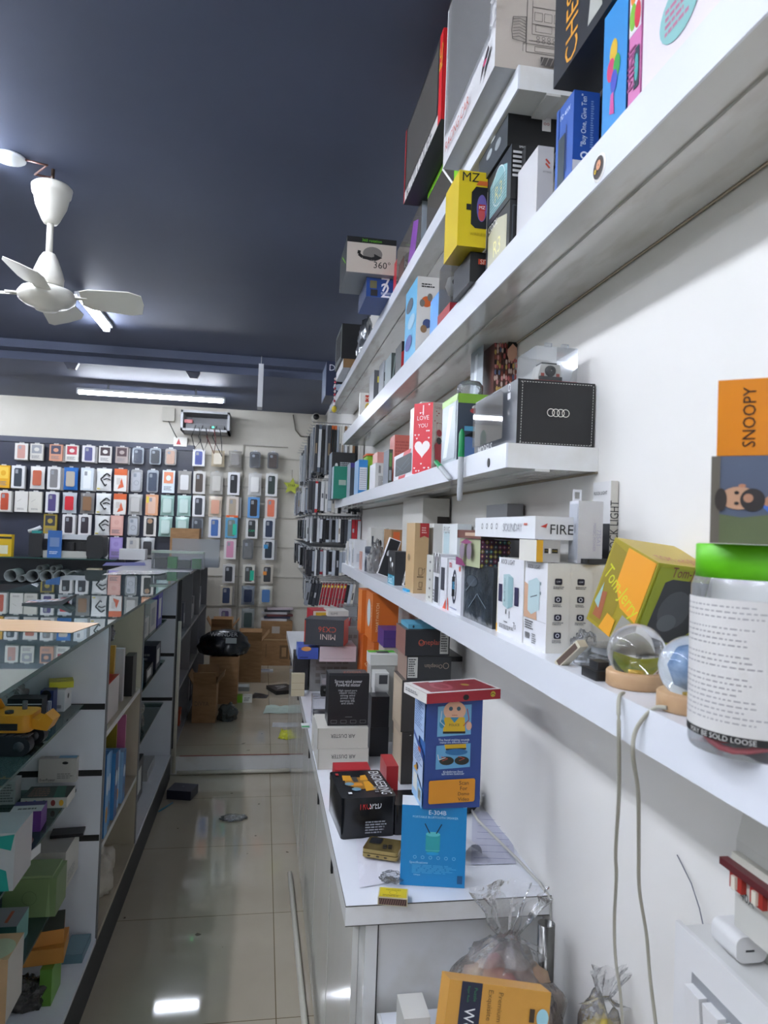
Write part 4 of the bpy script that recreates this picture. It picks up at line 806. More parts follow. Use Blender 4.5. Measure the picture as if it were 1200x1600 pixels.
# light grey plug box with hang tab, tall rock light box
xg = pR.x + w1 - .004
yg = yR1 + .03
p, s = SY(pR.y + .012, (905, 777), (943, 783), .05, zR + .001)
gp = carton('plug_box', 'pale grey box with a hang tab leaning above the charger boxes', 'charger box', (p[0], pR.y + .012, zR + .001), (s[0], .032, s[2] * .95), '#bdbdbf', [('t', 'F', .66, .42, .45, 'MAGIC POWER', '#a2a0b4', 270), ('t', 'F', .84, .42, .25, '735A1', '#a2a0b4', 270), ('r', 'L', .05, .05, .95, .95, '#aaaeb6'), ('e', 'L', .7, .55, .08, .08, '#7e828a')], {'L': '#c9cbd0'})
hq = MB().box(-.007, .007, -.001, 0, 0, .004, '#d0d1d4').box(-.007, -.004, -.001, 0, .004, .014, '#d0d1d4').box(.004, .007, -.001, 0, .004, .014, '#d0d1d4').box(-.007, .007, -.001, 0, .014, .018, '#d0d1d4')
hq.build('hang_tab', gp, (-s[0] * .25, .012, s[2] * .95))
yt3 = max(pR.y + .062, onx(990, 760, .5405).y - .002)
p, s = SY(yt3, (955, 751), (990, 750), .06, ZA)
carton('charger_box', 'tall white box lettered ROCK LIGHT up its side, behind the others against the wall', 'charger box', (min(p[0], .5405 - s[0]), yt3, ZA), (s[0], .06, p[2] + s[2] - ZA), '#c6c3ba', [('t', 'F', .52, .72, .32, 'ROCK LIGHT', '#17181c', 90, 1.4), ('r', 'L', 0, 0, 1, .74, '#26272c'), ('t', 'L', .45, .93, .75, 'ROCK LIGHT', '#17181c'), ('o', 'L', .6, .5, .010, .0008, '#999')], {'L': '#d6d6d6'})
carton('grey_card', 'thin grey card box standing at the wall behind the FIRE box', 'box', (.50, 1.42, ZA), (.035, .14, .232), '#8f9296', [])
# kraft box
yK = onx(650, 900, .40).y
p, s = S(.402, (649, 817), (668, 816), (636, 820), ZA)
carton('kraft_box', 'tall kraft cardboard box with a red label at its top', 'box', p, (s[0] + .005, s[1], s[2]), '#b89a70', [('p', 'F', [(.36, 1), (1, 1), (1, .79), (.68, .82), (.36, .79)], '#a8282c'), ('x', 'F', .48, .85, .88, .95, 3, '#d8a8a0'), ('s', 'F', [(.35, .36), (.35, .26), (.6, .26), (.6, .36), (.35, .36)], .0012, '#5b4630'), ('s', 'F', [(.6, .33), (.8, .36), (.7, .28)], .001, '#5b4630'), ('x', 'F', .25, .22, .9, .25, 1, '#5b4630'), ('s', 'F', [(.4, .16), (.4, .09), (.62, .09), (.62, .16), (.4, .16)], .0012, '#5b4630'), ('x', 'F', .3, .05, .8, .07, 1, '#5b4630'), ('e', 'L', .4, .5, .15, .05, '#8f7550')], {'L': '#c4a476'})
carton('tall_carton', 'large pale carton with a dark side behind the kraft box', 'box', (.455, 2.02, ZA), (.080, .30, .265), '#c0beb8', [('r', 'F', .55, .5, 1, .8, '#2c2522'), ('r', 'F', 0, .05, .4, .2, '#2f2f7a')], {'T': '#9a948a'})
# leaning earphone packs and bud box
for k, (u, lab) in enumerate(((628, 'white edged black earphone pack leaning right beside the kraft box'), (589, 'white edged black earphone pack leaning over at the left of the earbud box'))):
    p = onx(u, 895, .40)
    e = carton('earphone_pack', lab, 'earphone pack', (.402 - .004 * k, p.y - .012, ZA + .004), (.042, .02, .135), '#e0e0e2', [('r', 'F', .05, .02, .95, .98, '#1c1d20'), ('r', 'L', .25, .05, .75, .2, '#26272b'), ('r', 'L', .25, .5, .7, .6, '#26272b'), ('e', 'F', .3, .6, .12, .08, '#c9c9cc')], tilt=(0, math.radians(12 + 6 * k), 0))
    e.location.z = ZA + .021 * math.sin(math.radians(12 + 6 * k)) + .0005
p, s = S(.398, (618, 862), (627, 862), (601, 862), ZA)
carton('earbud_box', 'black box with white earbuds and a teal band lettered Buds', 'earphone box', p, (.05, max(.05, s[1] * .6), s[2]), '#1b1c1f', [('r', 'L', 0, 0, 1, .28, '#1c8ea8'), ('t', 'L', .5, .14, .75, 'Buds 7', '#e8f2f4'), ('e', 'L', .35, .74, .12, .07, '#e6e6e6'), ('s', 'L', [(.37, .72), (.42, .5)], .003, '#e6e6e6'), ('e', 'L', .65, .6, .12, .07, '#e6e6e6'), ('s', 'L', [(.66, .58), (.7, .4)], .003, '#e6e6e6')], {'F': '#222327'})
p = onx(632, 908, .392); tag(MB().rbox(-.006, .006, -.03, .03, 0, .006, .003, '#2c9ccf').build('blue_clip', None, (.399, p.y, ZA)), 'small bright blue plastic piece at the shelf edge before the kraft box', 'clip')
p, s = S(.42, (588, 850), None, .07, ZA); e = empty('navy_jar', (.44, 2.82, ZA), 'dark navy cylindrical jar left of the leaning earphone packs', 'jar')
MB().lathe((0, 0, 0), [(.001, 0), (.036, 0), (.036, .075), (.001, .075)], '#1f2838', 24).build('body', e); MB().lathe((0, 0, .075), [(.037, 0), (.037, .02), (.034, .024), (.001, .024)], '#262f40', 24).build('lid', e)
e = carton('open_carton', 'small opened kraft carton with an orange item inside, behind the earphone packs', 'carton', (.46, 2.55, ZA), (.07, .16, .17), KRAFT, [('r', 'F', .1, .7, .45, .95, '#c95f2c'), ('r', 'F', .6, .5, .95, .75, '#8a8f9c')])
carton('plug_box', 'white box with two small dark plugs printed behind the navy jar', 'charger box', (.45, 2.98, ZA), (.075, .10, .175), '#cdccc7', [('e', 'F', .55, .62, .08, .09, '#222'), ('e', 'F', .85, .62, .08, .09, '#222'), ('r', 'F', .05, .55, .15, .8, '#3a3f4a'), ('s', 'F', [(.7, .95), (.7, .3)], .001, '#666')])
for i in range(6):
    y = 3.06 + .062 * i
    carton('white_pack', ['first', 'second', 'third', 'fourth', 'fifth', 'sixth'][i] + ' white pack past the navy jar on the lowest shelf', 'pack', (.392 + .004 * (i % 2), y, ZA), (.05, .056, .12 - .012 * (i % 3)), ['#d7d9dc', '#cfcdc6', '#dfe2e6'][i % 3], [('r', 'L', .3, .15, .55, .7, '#6f7a86'), ('r', 'F', .2, .2, .6, .5, '#b8bcc2')], group='white packs at the far end of the lowest shelf')
bag('plastic_bag', 'crumpled clear plastic bag slumped at the edge of the lowest shelf by the navy jar', 'plastic bag', (.428, 2.70, ZA), .04, BAGM, 11, sq=(.8, 1.0, 2.2))
carton('pink_card', 'pale pink folded card inside the clear bag area beside the jar', 'card', (.40, 2.905, ZA), (.006, .05, .075), '#c79a8c', [('s', 'L', [(.1, .9), (.9, .2)], .002, '#a03a3a')])

# ---- yellow cartoon box, globes, jar
a_ = Vector((.46, .80, ZA))
near = onz(962, 1008, ZA)
near = Vector((.423, near.y + 0, ZA))
near.y = onx(975, 1010, .425).y
rz_ = math.radians(-28)
TJ = [('p', 'L', [(.04, .04), (.04, .96), (.5, .9), (.55, .5), (.5, .04)], '#8a7a14'), ('p', 'L', [(.36, .98), (.98, .98), (.98, .30), (.6, .35), (.36, .55)], '#e0961a'), ('t', 'L', .5, .50, .95, 'Tom-Jerry', '#c9c81e', -22, 1.5),
      ('p', 'L', [(.62, .0), (.7, .3), (.98, .28), (.98, 0)], '#8d8b84'), ('p', 'L', [(.1, .1), (.15, .4), (.25, .42), (.3, .1)], '#9a5634'), ('p', 'L', [(.05, .25), (.12, .5), (.18, .2)], '#8fb0ae'), ('p', 'L', [(.32, .02), (.4, .22), (.6, .2), (.6, .0)], '#dc9a20'),
      ('r', 'F', .04, .04, .96, .96, '#8f9a1c'), ('p', 'F', [(.16, .14), (.20, .80), (.3, .84), (.9, .84), (.92, .3), (.7, .12)], '#33363a'), ('e', 'F', .5, .5, .25, .22, '#4d5156'), ('e', 'F', .45, .35, .15, .1, '#5f6368'), ('t', 'F', .55, .91, .6, 'Tom-Jerry', '#6e2a2c', 2, 1.3),
      ('t', 'T', .5, .16, .8, 'TOM and JERRY', '#b0484c', 0, 1.8)]
W1, D1, H1 = .100, .082, .116
cx_, cy_ = .480, .855
carton('white_card_box', 'flat white box propping up the worn yellow box behind the globe lamps', 'box', (.452, .80, ZA), (.06, .07, .025), '#c9c9c6')
carton('cartoon_toy_box', 'worn yellow box lettered Tom-Jerry with a dark window, tilted on the lowest shelf', 'toy box', (cx_ - W1 / 2, cy_ - D1 / 2, ZA + .042), (W1, D1, H1), '#b0921c', TJ, {'T': '#c2a83a', 'L': '#9a8a18', 'F': '#a2a41c'}, tilt=(math.radians(20), math.radians(5), math.radians(14)))

def globe(label, u, v, R_, x, tint, inner, label2):
    p = onx(u, v, x)
    e = empty('globe_lamp', (p.x, p.y, ZA), label, 'globe lamp', 'glass globe lamps on wooden bases')
    WD = noisy('light_wood_' + inner.strip('#'), '#b08c66', '#c4a27c', 6, .5, 8, stretch=(1, 6, 6))
    MB().lathe((0, 0, 0), [(.001, 0), (R_ * .94, 0), (R_ * 1.02, .002), (R_ * 1.02, .0165), (R_ * .97, .0185), (.001, .0185)], WD, 40).build('wooden_base', e)
    m = bpy.data.materials.new('crystal'); m.use_nodes = True; b = m.node_tree.nodes['Principled BSDF']
    b.inputs['Transmission Weight'].default_value = 1; b.inputs['IOR'].default_value = 1.48; b.inputs['Roughness'].default_value = 0; b.inputs['Base Color'].default_value = rgb(tint)
    prof = [(max(.0005, R_ * math.sin(PI * i / 24)), -R_ * math.cos(PI * i / 24)) for i in range(25)]
    MB().lathe((0, 0, p.z - ZA), prof, m, 40).build('glass_globe', e)
    if inner != '#none':
        MB().lathe((0, 0, .019), [(.001, 0), (.006, 0), (.006, .006), (.001, .006)], '#c9a43a', 14).build('brass_light', e)
    return e, p
g1, gp1 = globe('glass globe lamp on a wooden base, the left of the two', 995, 1019, .0325, .425, '#ffffff', '#aa8866', '')
g2, gp2 = globe('glass globe lamp with a cloudy blue core, beside the green lidded jar', 1082, 1044, .0325, .425, '#e6f0fa', '#c0a080', '')
NB = noisy('cloudy_core', '#6f8fb8', '#d8e6f0', 30, .9, 5)
MB().lathe((0, 0, gp2.z - ZA), [(.0005, -.016), (.011, -.012), (.016, 0), (.011, .012), (.0005, .016)], NB, 20).build('cloudy_core', g2)
def cord(par, hole, pts):
    MBt = MB(); P_ = []
    a = Vector(hole); q_ = [a] + [onx(u, v, x) for u, v, x in pts]
    # smooth through catmull
    out = []
    for i in range(len(q_) - 1):
        p0, p1, p2, p3 = q_[max(i - 1, 0)], q_[i], q_[i + 1], q_[min(i + 2, len(q_) - 1)]
        for k in range(6):
            t = k / 6; out.append(.5 * ((2 * p1) + (p2 - p0) * t + (2 * p0 - 5 * p1 + 4 * p2 - p3) * t * t + (3 * p1 - p0 - 3 * p2 + p3) * t ** 3))
    out.append(q_[-1]); MBt.tube(out, .0022, '#a5a294', 8)
    MBt.xf(Matrix.Translation(-par.location)); return MBt.build('cord', par)
h1 = onx(974, 1083, gp1.x - .0325); h2 = onx(1042, 1106, gp2.x - .0325)
cord(g1, h1, [(967, 1093, .378), (967, 1150, .376), (967, 1240, .40), (962, 1330, .44), (963, 1370, .46), (960, 1440, .49), (962, 1500, .50), (970, 1560, .51), (974, 1640, .515)])
cord(g2, h2, [(1020, 1108, .385), (994, 1140, .376), (989, 1180, .376), (997, 1240, .40), (998, 1330, .44), (999, 1390, .46), (1010, 1460, .48), (1016, 1530, .49), (1030, 1640, .50)])
# charger and small clear cases, match box
p = onz(935, 1055, ZA)
e = empty('black_charger', (.402, onx(935, 1055, .402).y, ZA), 'black plug adapter lying left of the first globe lamp', 'adapter')
MB().rbox(-.013, .013, -.02, .02, 0, .011, .002, '#17181a').build('body', e); MB().rbox(-.006, .010, -.008, .014, .011, .02, .002, '#202124').build('plug', e); MB().tube([(.008, -.018, .013), (.02, -.02, .017), (.028, -.01, .012)], .002, '#151515').build('cable', e)
pc_ = onx(902, 1045, .41)
for k, (dx, z, lab) in enumerate(((0, 0, 'clear plastic case lying flat behind the black adapter, the lower'), (.006, .0145, 'frosted plastic case stacked on top of the lower one'))):
    e = empty('clear_case', (.442 + dx, pc_.y - .005, ZA + z + .0002), lab, 'plastic case', rz=math.radians(6 * k))
    MB().rbox(-.03, .03, -.026, .026, 0, .014, .004, PLAST).build('case', e)
    MB().box(-.012, .02, -.018, .018, .002, .01, ['#c9cbd0', '#d6d8da'][k]).build('insert', e)
q_ = onx(889, 1020, .395)
e = empty('match_box', (.398, q_.y, ZA + .016), 'cream match box leaning against the charger boxes', 'match box')
e.rotation_euler = (math.radians(0), math.radians(-42), math.radians(-68))
mm = MB().box(-.025, .025, -.0075, .0075, -.005, .005, '#c9c2ae'); mm.build('sleeve', e)
MB().box(-.021, .021, -.0078, -.0076, -.0038, .0038, '#5b4a42').build('striker', e)
bag('plastic_bag', 'wrinkled clear film bunched behind the clear cases on the lowest shelf', 'plastic bag', (.44, pc_.y + .045, ZA), .018, BAGM, 21, sq=(1.1, .9, 1.6))
# jar with lime lid
JR = .0455; jc = Vector((ony(1097, 1050, .50).x + JR + .017, .53, ZA))
pj = ony(1150, 908, jc.y - JR).z; pt_ = ony(1150, 853, jc.y - JR).z
e = empty('plastic_jar', tuple(jc), 'large clear jar with a lime green lid and paper label at the right edge', 'jar')
hj = pj - ZA
MB().lathe((0, 0, 0), [(.001, 0), (JR * .97, 0), (JR, .004), (JR, hj - .008), (JR * .96, hj - .002), (JR * .95, hj)], PLASTC, 40).build('body', e)
lab_ = MB(); N = 30; vs = []
for z in (.018, hj - .016):
    for i in range(N + 1):
        t = math.radians(150 + 125 * i / N); vs.append(((JR + .0006) * math.cos(t), (JR + .0006) * math.sin(t), z))
lab_.add(vs, [(i, i + 1, N + 2 + i, N + 1 + i) for i in range(N)], '#cfcdca', True)
vs = []
for z in (.012, .018):
    for i in range(N + 1):
        t = math.radians(150 + 125 * i / N); vs.append(((JR + .0007) * math.cos(t), (JR + .0007) * math.sin(t), z))
lab_.add(vs, [(i, i + 1, N + 2 + i, N + 1 + i) for i in range(N)], '#1b1b1b', True)
rd = random.Random(2)
for r_ in range(22):
    z = hj - .022 - r_ * (hj - .045) / 22
    if r_ in (3, 8, 12): continue
    i = 1.
    while i < N * (.55 + .4 * rd.random()):
        w_ = .4 + rd.random() * 1.2; q4 = []
        for t_, zz in ((i, z), (i + w_, z), (i + w_, z + .0010), (i, z + .0010)):
            t = math.radians(150 + 125 * t_ / N); q4.append(((JR + .0009) * math.cos(t), (JR + .0009) * math.sin(t), zz))
        lab_.add(q4, [(0, 1, 2, 3)], '#98979a'); i += w_ + .5
vs_, fs_, asp = glyphs('MAY BE SOLD LOOSE')
lab_.add([((JR + .0012) * math.cos(math.radians(206 + v.x * 70)), (JR + .0012) * math.sin(math.radians(206 + v.x * 70)), .015 + v.y * .055) for v in vs_], fs_, '#cfcdca')
lab_.build('paper_label', e)
MB().lathe((0, 0, hj), [(.001, .0), (JR * .93, 0), (JR * .93, pt_ - pj), (JR * .9, pt_ - pj + .001), (.001, pt_ - pj + .001)], '#64c312', 40).build('lid', e)
cb = MB()
for k in range(6):
    pts = [((JR * .72) * math.cos(t) + .002 * k, (JR * .72) * math.sin(t), .006 + .006 * k + .003 * math.sin(3 * t + k)) for t in [i * PI / 10 for i in range(21)]]
    cb.tube(pts, .0028, '#c9505a', 6)
cb.build('coiled_red_cables', e)
zj = ZA + hj + (pt_ - pj) + .0015
p = ony(1100, 856, .50); pn = ony(1103, 714, .50)
_sq = lambda L: [tuple(([(a * .68, b) for a, b in x] if isinstance(x, list) else x) for x in dc) if dc[0] in 'ps' else (dc[:2] + (dc[2] * .68, dc[3], dc[4] * .8) + dc[5:] if dc[0] == 'e' else (('t', 'F', .68, .35) + dc[4:] if dc[0] == 't' else dc)) for dc in L]
carton('sports_photo_box', 'photo box with a bearded man in a blue jersey printed sideways, on the green lid', 'box', (jc.x - .052, .455, zj), (.105, .07, pn.z - zj), '#4a5468',
       [('r', 'F', .6, 0, 1, 1, '#3f66b8')] + _sq([('p', 'F', [(0, 0), (1.47, 0), (1, .4), (.3, .3), (0, .35)], '#55603f'), ('r', 'F', 0, 0, .06, 1, '#5c564c'), ('p', 'F', [(.5, .42), (.62, .7), (.98, .98), (1, .98), (1, .05), (.78, .08), (.6, .3)], '#3f66b8'), ('p', 'F', [(.55, .38), (.6, .55), (.88, .5), (.85, .3), (.62, .25)], '#8a4a58'), ('p', 'F', [(.46, .46), (.58, .58), (.58, .42)], '#a57458'),
        ('e', 'F', .27, .52, .15, .13, '#b78d70'), ('e', 'F', .40, .50, .10, .13, '#231e1e'), ('e', 'F', .36, .52, .04, .05, '#a87a60'), ('e', 'F', .1, .5, .05, .13, '#2a221e'), ('e', 'F', .25, .58, .02, .02, '#1a1616'), ('e', 'F', .25, .46, .02, .02, '#1a1616'), ('e', 'F', .3, .66, .03, .02, '#b0785a'),
        ('e', 'F', .92, .78, .05, .06, '#c9c4b0'), ('s', 'F', [(.83, .42), (.87, .34), (.93, .38)], .0015, '#e0e0e0'), ('t', 'F', .95, .35, .35, 'INDIA', '#dfe4ee', 90)]), {'L': '#6f6a60', 'B': '#5a5448'}, math.radians(-38))
zs = pn.z + .001; pa_ = ony(1118, 705, .51); pb_ = ony(1130, 590, .51)
carton('gift_box', 'glossy orange box lettered SNOOPY at the right edge of the picture', 'gift box', (jc.x - .045, .46, zs), (.10, .07, ony(1130, 583, .475).z - zs), '#d07e14', [('t', 'F', .22, .5, .78, 'SNOOPY', '#2a1c12', 90, 1.1)], {'L': '#c98428'}, rz=math.radians(-38), rough=.2)
# ================================================================== WORKTOP ITEMS
ZR_ = ZR + .0004
def wb(name, label, cat, BL, BRu, TLv, d, col, dec=(), faces={}, rzd=0, z=None, group=None):
    p, s = SB(z if z is not None else ZR_, BL, BRu, TLv, d)
    return carton(name, label, cat, p, s, col, dec, faces, math.radians(rzd), group)
def zat(u, v, y): return ony(u, v, y).z
# paper sheets
def sheet(name, label, pts, z, col, cat='paper', dec=None, uneven=.003, seed=1):
    P_ = [onz(u, v, z) for u, v in pts]; c = sum(P_, Vector()) / len(P_)
    mb = MB(); N = 8; rd = random.Random(seed)
    vs = []; fs = []
    for j in range(N + 1):
        for i in range(N + 1):
            a = P_[0].lerp(P_[1], i / N); b = P_[3].lerp(P_[2], i / N); q = a.lerp(b, j / N) - c
            q.z = abs(noise.noise(Vector((i * .35, j * .35, seed)))) * uneven * 2; vs.append(q)
    for j in range(N):
        for i in range(N): fs.append((j * (N + 1) + i, j * (N + 1) + i + 1, (j + 1) * (N + 1) + i + 1, (j + 1) * (N + 1) + i))
    vs2 = [v - Vector((0, 0, .0003)) for v in vs]; k = len(vs)
    mb.add(vs, fs, col); mb.add(vs2, [f[::-1] for f in fs], col)
    o = mb.build(name, None, (c.x, c.y, z + .0004)); return tag(o, label, cat)
sheet('paper_sheet', 'crumpled white sheets lying under the gold folding phone', [(562, 1388), (640, 1375), (632, 1300), (556, 1312)], ZR_, '#d3d3dc', seed=4, uneven=.002)
tag(bag('plastic_wrap', '', '', (onz(612, 1380, ZR_).x, onz(612, 1380, ZR_).y, ZR_ + .0055), .02, PLAST, 31, sq=(1.2, .9, .5)), 'small clear wrapper lying under the edge of the blue speaker box', 'wrapper')
# blue speaker box
EX, ES = SB(ZR_, (630, 1391), 729, 1264, .05)
rzE = math.radians(-12)
EX = (EX[0] + .001, EX[1] + .008, ZR_)
hE = ES[2]
BL_ = '#1683c0'
eb = carton('bluetooth_speaker_box', 'bright blue box lettered E-304B with a teal speaker cylinder printed', 'speaker box', EX, (ES[0], .048, hE), '#cfd0d2',
  [('r', 'F', 0, 0, 1, 1, BL_), ('t', 'F', .55, .92, .27, 'E-304B', '#e8f0f4'), ('t', 'F', .52, .86, .7, 'PORTABLE BLUETOOTH SPEAKER', '#b8dcec'), ('p', 'F', [(.38, .45), (.38, .65), (.60, .65), (.60, .45), (.55, .40), (.43, .40)], '#2f9ea4'), ('e', 'F', .49, .65, .11, .03, '#5ec0c4'), ('s', 'F', [(.44, .66), (.36, .78)], .002, '#1b3140'), ('s', 'F', [(.54, .66), (.62, .78)], .002, '#1b3140'), ('e', 'F', .49, .41, .1, .02, '#1a9ad0'),
   ('r', 'F', .38, .445, .6, .45, '#6ad0d0'), ('r', 'F', .88, .05, .96, .15, '#14507c'), ('t', 'F', .28, .29, .28, 'Specifications', '#b8dcec'), ('t', 'F', .26, .14, .1, 'Unique', '#b8dcec'), ('x', 'F', .18, .16, .9, .27, 6, '#4aa4d4')] + [('o', 'F', .22 + .12 * i, .36, .003, .0006, '#9ed0ea') for i in range(6)], {}, rzE)
zE = ZR_ + hE + .0006
# police toy box
py = EX[1] - .012
px0 = ony(661, 1270, py).x; px1 = ony(749, 1265, py).x
hP = ony(666, 1094, py).z - zE
pd = onx(625, 1228, px0).y - py
pd = min(pd, .085)
def doll():
    L = []
    L += [('p', 'F', [(.20, .66), (.80, .68), (.80, .96), (.20, .94)], '#6ba4c8'), ('e', 'F', .5, .90, .20, .09, '#d9a98c'), ('e', 'F', .43, .92, .035, .02, '#3a5a6a'), ('e', 'F', .57, .92, .035, .02, '#3a5a6a'), ('s', 'F', [(.45, .86), (.55, .86)], .001, '#9a4a3a'),
          ('p', 'F', [(.3, .70), (.32, .84), (.68, .84), (.7, .70)], '#d2ac20'), ('p', 'F', [(.42, .84), (.58, .84), (.5, .79)], '#3a86a8'), ('t', 'F', .5, .77, .18, 'POLICE', '#20242c'), ('s', 'F', [(.3, .70), (.7, .70)], .004, '#1c1c1e'), ('e', 'F', .28, .78, .05, .04, '#3a86a8'), ('e', 'F', .76, .76, .05, .04, '#d9a98c'), ('s', 'F', [(.27, .9), (.25, .8), (.33, .76)], .0014, '#c9d0d6'), ('s', 'F', [(.72, .92), (.76, .82), (.66, .76)], .0014, '#b83a34')]
    L += [('t', 'F', .5, .63, .55, 'The band making sounds', '#d0dcec'), ('t', 'F', .5, .61, .5, 'makes the different mood', '#d0dcec')]
    L += [('p', 'F', [(.19, .36), (.8, .38), (.8, .60), (.19, .58)], '#5f9cc4'), ('p', 'F', [(.33, .59), (.36, .54), (.72, .54), (.72, .595)], '#c9a31c'), ('s', 'F', [(.36, .545), (.72, .55)], .003, '#1c1c1e'), ('e', 'F', .55, .52, .2, .03, '#2a6a9c'), ('e', 'F', .38, .44, .13, .04, '#23261f'), ('e', 'F', .65, .44, .13, .04, '#23261f'), ('s', 'F', [(.28, .48), (.4, .46), (.3, .44)], .001, '#c0503a'), ('s', 'F', [(.58, .48), (.7, .46), (.6, .44)], .001, '#c0503a'), ('s', 'F', [(.22, .5), (.24, .45), (.36, .47)], .0014, '#d8d0c8')]
    L += [('t', 'F', .5, .34, .35, 'Kickthrow foot', '#d0dcec'), ('t', 'F', .5, .32, .4, 'left-down balancer', '#d0dcec')]
    L += [('p', 'F', [(.08, .06), (.10, .045), (.88, .06), (.90, .08), (.90, .26), (.88, .275), (.10, .26), (.08, .245)], '#d08a22')]
    for i, w_ in enumerate(('Scan', 'For', 'Demo', 'Video')): L.append(('t', 'F', .70, .235 - .05 * i, [.17, .13, .20, .20][i], w_, '#26201a'))
    return L
dl = doll() + [('r', 'L', 0, 0, .5, 1, '#a8bedd'), ('r', 'L', 0, .62, 1, .98, '#a8c0e2'), ('x', 'L', .08, .68, .9, .96, 12, '#5a78ac'), ('p', 'L', [(0, .62), (1, .5), (1, .44), (0, .58)], '#2a4c96'), ('p', 'L', [(0, .57), (1, .43), (1, .18), (0, .34)], '#b4c8e4'), ('x', 'L', .08, .36, .9, .5, 6, '#5a78ac'), ('p', 'L', [(0, .0), (1, 0), (1, .16), (0, .3)], '#8cb6dc'), ('e', 'L', .45, .32, .12, .03, '#2a3040'), ('r', 'L', .5, .48, .75, .52, '#c0583a'), ('r', 'L', .1, .08, .5, .24, '#d2d4d0'), ('r', 'L', .62, .04, .88, .15, '#c9cbb8'), ('bars', 'L', .64, .05, .86, .14, '#444'), ('p', 'L', [(.1, .27), (.4, .33), (.5, .27)], '#d8a030')]
pb3 = carton('toy_doll_box', 'deep blue box with printed police doll pictures reading Scan For Demo Video', 'toy box', (px0, py, zE), (px1 - px0, pd, hP), '#2a4486', dl, {'L': '#3f6cb0', 'T': '#26407c'})
zP_ = zE + hP + .0006
# red and white flat gift set
fy = py - .008
ax = ony(657, 1095, fy).x
rzF = math.radians(14)
fw_ = .155; fd_ = .095; fh_ = .018
cxf = ax + .078; 
fl = carton('gift_set_box', 'flat red and white box with a clear lid balanced on the blue toy box', 'gift box', (ax - .008, fy - .006, zP_), (fw_, fd_, fh_), '#a82c38',
   [('r', 'T', .0, .0, 1, 1, '#d8d4d0'), ('r', 'T', .08, .08, .97, .92, '#8a2a34'), ('e', 'T', .35, .5, .13, .3, '#a8505a'), ('e', 'T', .35, .5, .08, .2, '#8a2a34'), ('e', 'T', .68, .5, .05, .1, '#a8883a'), ('r', 'T', .3, .85, .5, .97, '#d4d4d4'), ('e', 'F', .52, .4, .04, .28, '#19191b'), ('e', 'F', .89, .55, .035, .3, '#c9b43a'), ('s', 'F', [(.86, .5), (.89, .65), (.92, .45)], .0012, '#222'), ('x', 'L', .1, .35, .8, .75, 2, '#8a8a8a')], {'L': '#d6d3cf', 'F': '#a52836'}, rzF)

# engineering tin
def tin(label, BL, BR_u, TLv, d, rzd, dec, lid=True, name='tin_box'):
    p, s = SB(ZR_, BL, BR_u, TLv, d); w, dd, h = s[0], d, s[2]
    e = empty(name, (p[0] + w / 2, p[1] + dd / 2, ZR_), label, 'tin box', rz=math.radians(rzd))
    m = mat('#15161a', .22)
    b_ = MB().rbox(-w / 2, w / 2, -dd / 2, dd / 2, 0, h - .014, .008, m); decals(b_, w, dd, h, [x for x in dec if x[1] == 'F'], .0006); b_.build('body', e)
    l_ = MB().rbox(-w / 2 - .001, w / 2 + .001, -dd / 2 - .001, dd / 2 + .001, h - .014, h, .009, m); decals(l_, w, dd, h, [x for x in dec if x[1] == 'T'], .0006); l_.build('lid', e)
    return e, (w, dd, h)
Y_ = '#cf921c'
tE, sE = tin('black tin box lettered ENGINEERING with a yellow dump truck on its lid', (528, 1311), 613, 1247, .165, 4,
   [('t', 'F', .42, .80, .22, 'TRO', '#c83030', 0, 1.9), ('t', 'F', .62, .80, .22, 'SPED', '#e2e2e4', 0, 1.9), ('x', 'F', .44, .1, .85, .42, 5, '#8a8c92'),
    ('t', 'T', .86, .5, .86, 'ENGINEERING', '#dcdcdc', -90, 1.5), ('p', 'T', [(.18, .45), (.42, .28), (.70, .30), (.62, .72), (.22, .74), (.2, .6)], '#9a6a1c'), ('p', 'T', [(.5, .2), (.72, .24), (.66, .56), (.55, .55)], Y_), ('p', 'T', [(.17, .62), (.34, .6), (.36, .80), (.2, .82)], Y_), ('r', 'T', .36, .55, .46, .74, '#3a3a38'), ('p', 'T', [(.5, .6), (.66, .6), (.66, .8), (.55, .78)], Y_), ('r', 'T', .28, .40, .5, .5, '#cf8a2a'),
    ('e', 'T', .26, .48, .09, .06, '#6a8ea0'), ('e', 'T', .34, .28, .09, .06, '#6a8ea0'), ('r', 'T', .08, .82, .14, .9, '#b02a2a'), ('r', 'T', .15, .12, .22, .18, '#d8d8d8'), ('x', 'T', .66, .12, .76, .35, 3, '#8a8a8a')])
tG, sG = tin('black tin box lettered G, half hidden behind the blue speaker box', (614, 1306), 660, 1258, .085, 2, [('t', 'F', .6, .62, .3, 'G', '#e2e2e4')])
carton('red_box', 'red lidded box peeping out behind the dump truck tin', 'box', (tE.location.x - .05, tE.location.y + .097, ZR_), (.085, .055, .083), '#b02a30', [('r', 'F', .1, .5, .9, .7, '#d8b0b0')])
carton('red_box', 'tall red box between the tin and the blue police doll box', 'box', (tE.location.x + .068, tE.location.y + .065, ZR_), (.028, .09, .10), '#a32a2e', [('x', 'F', .2, .2, .8, .5, 4, '#d8b0b0')])
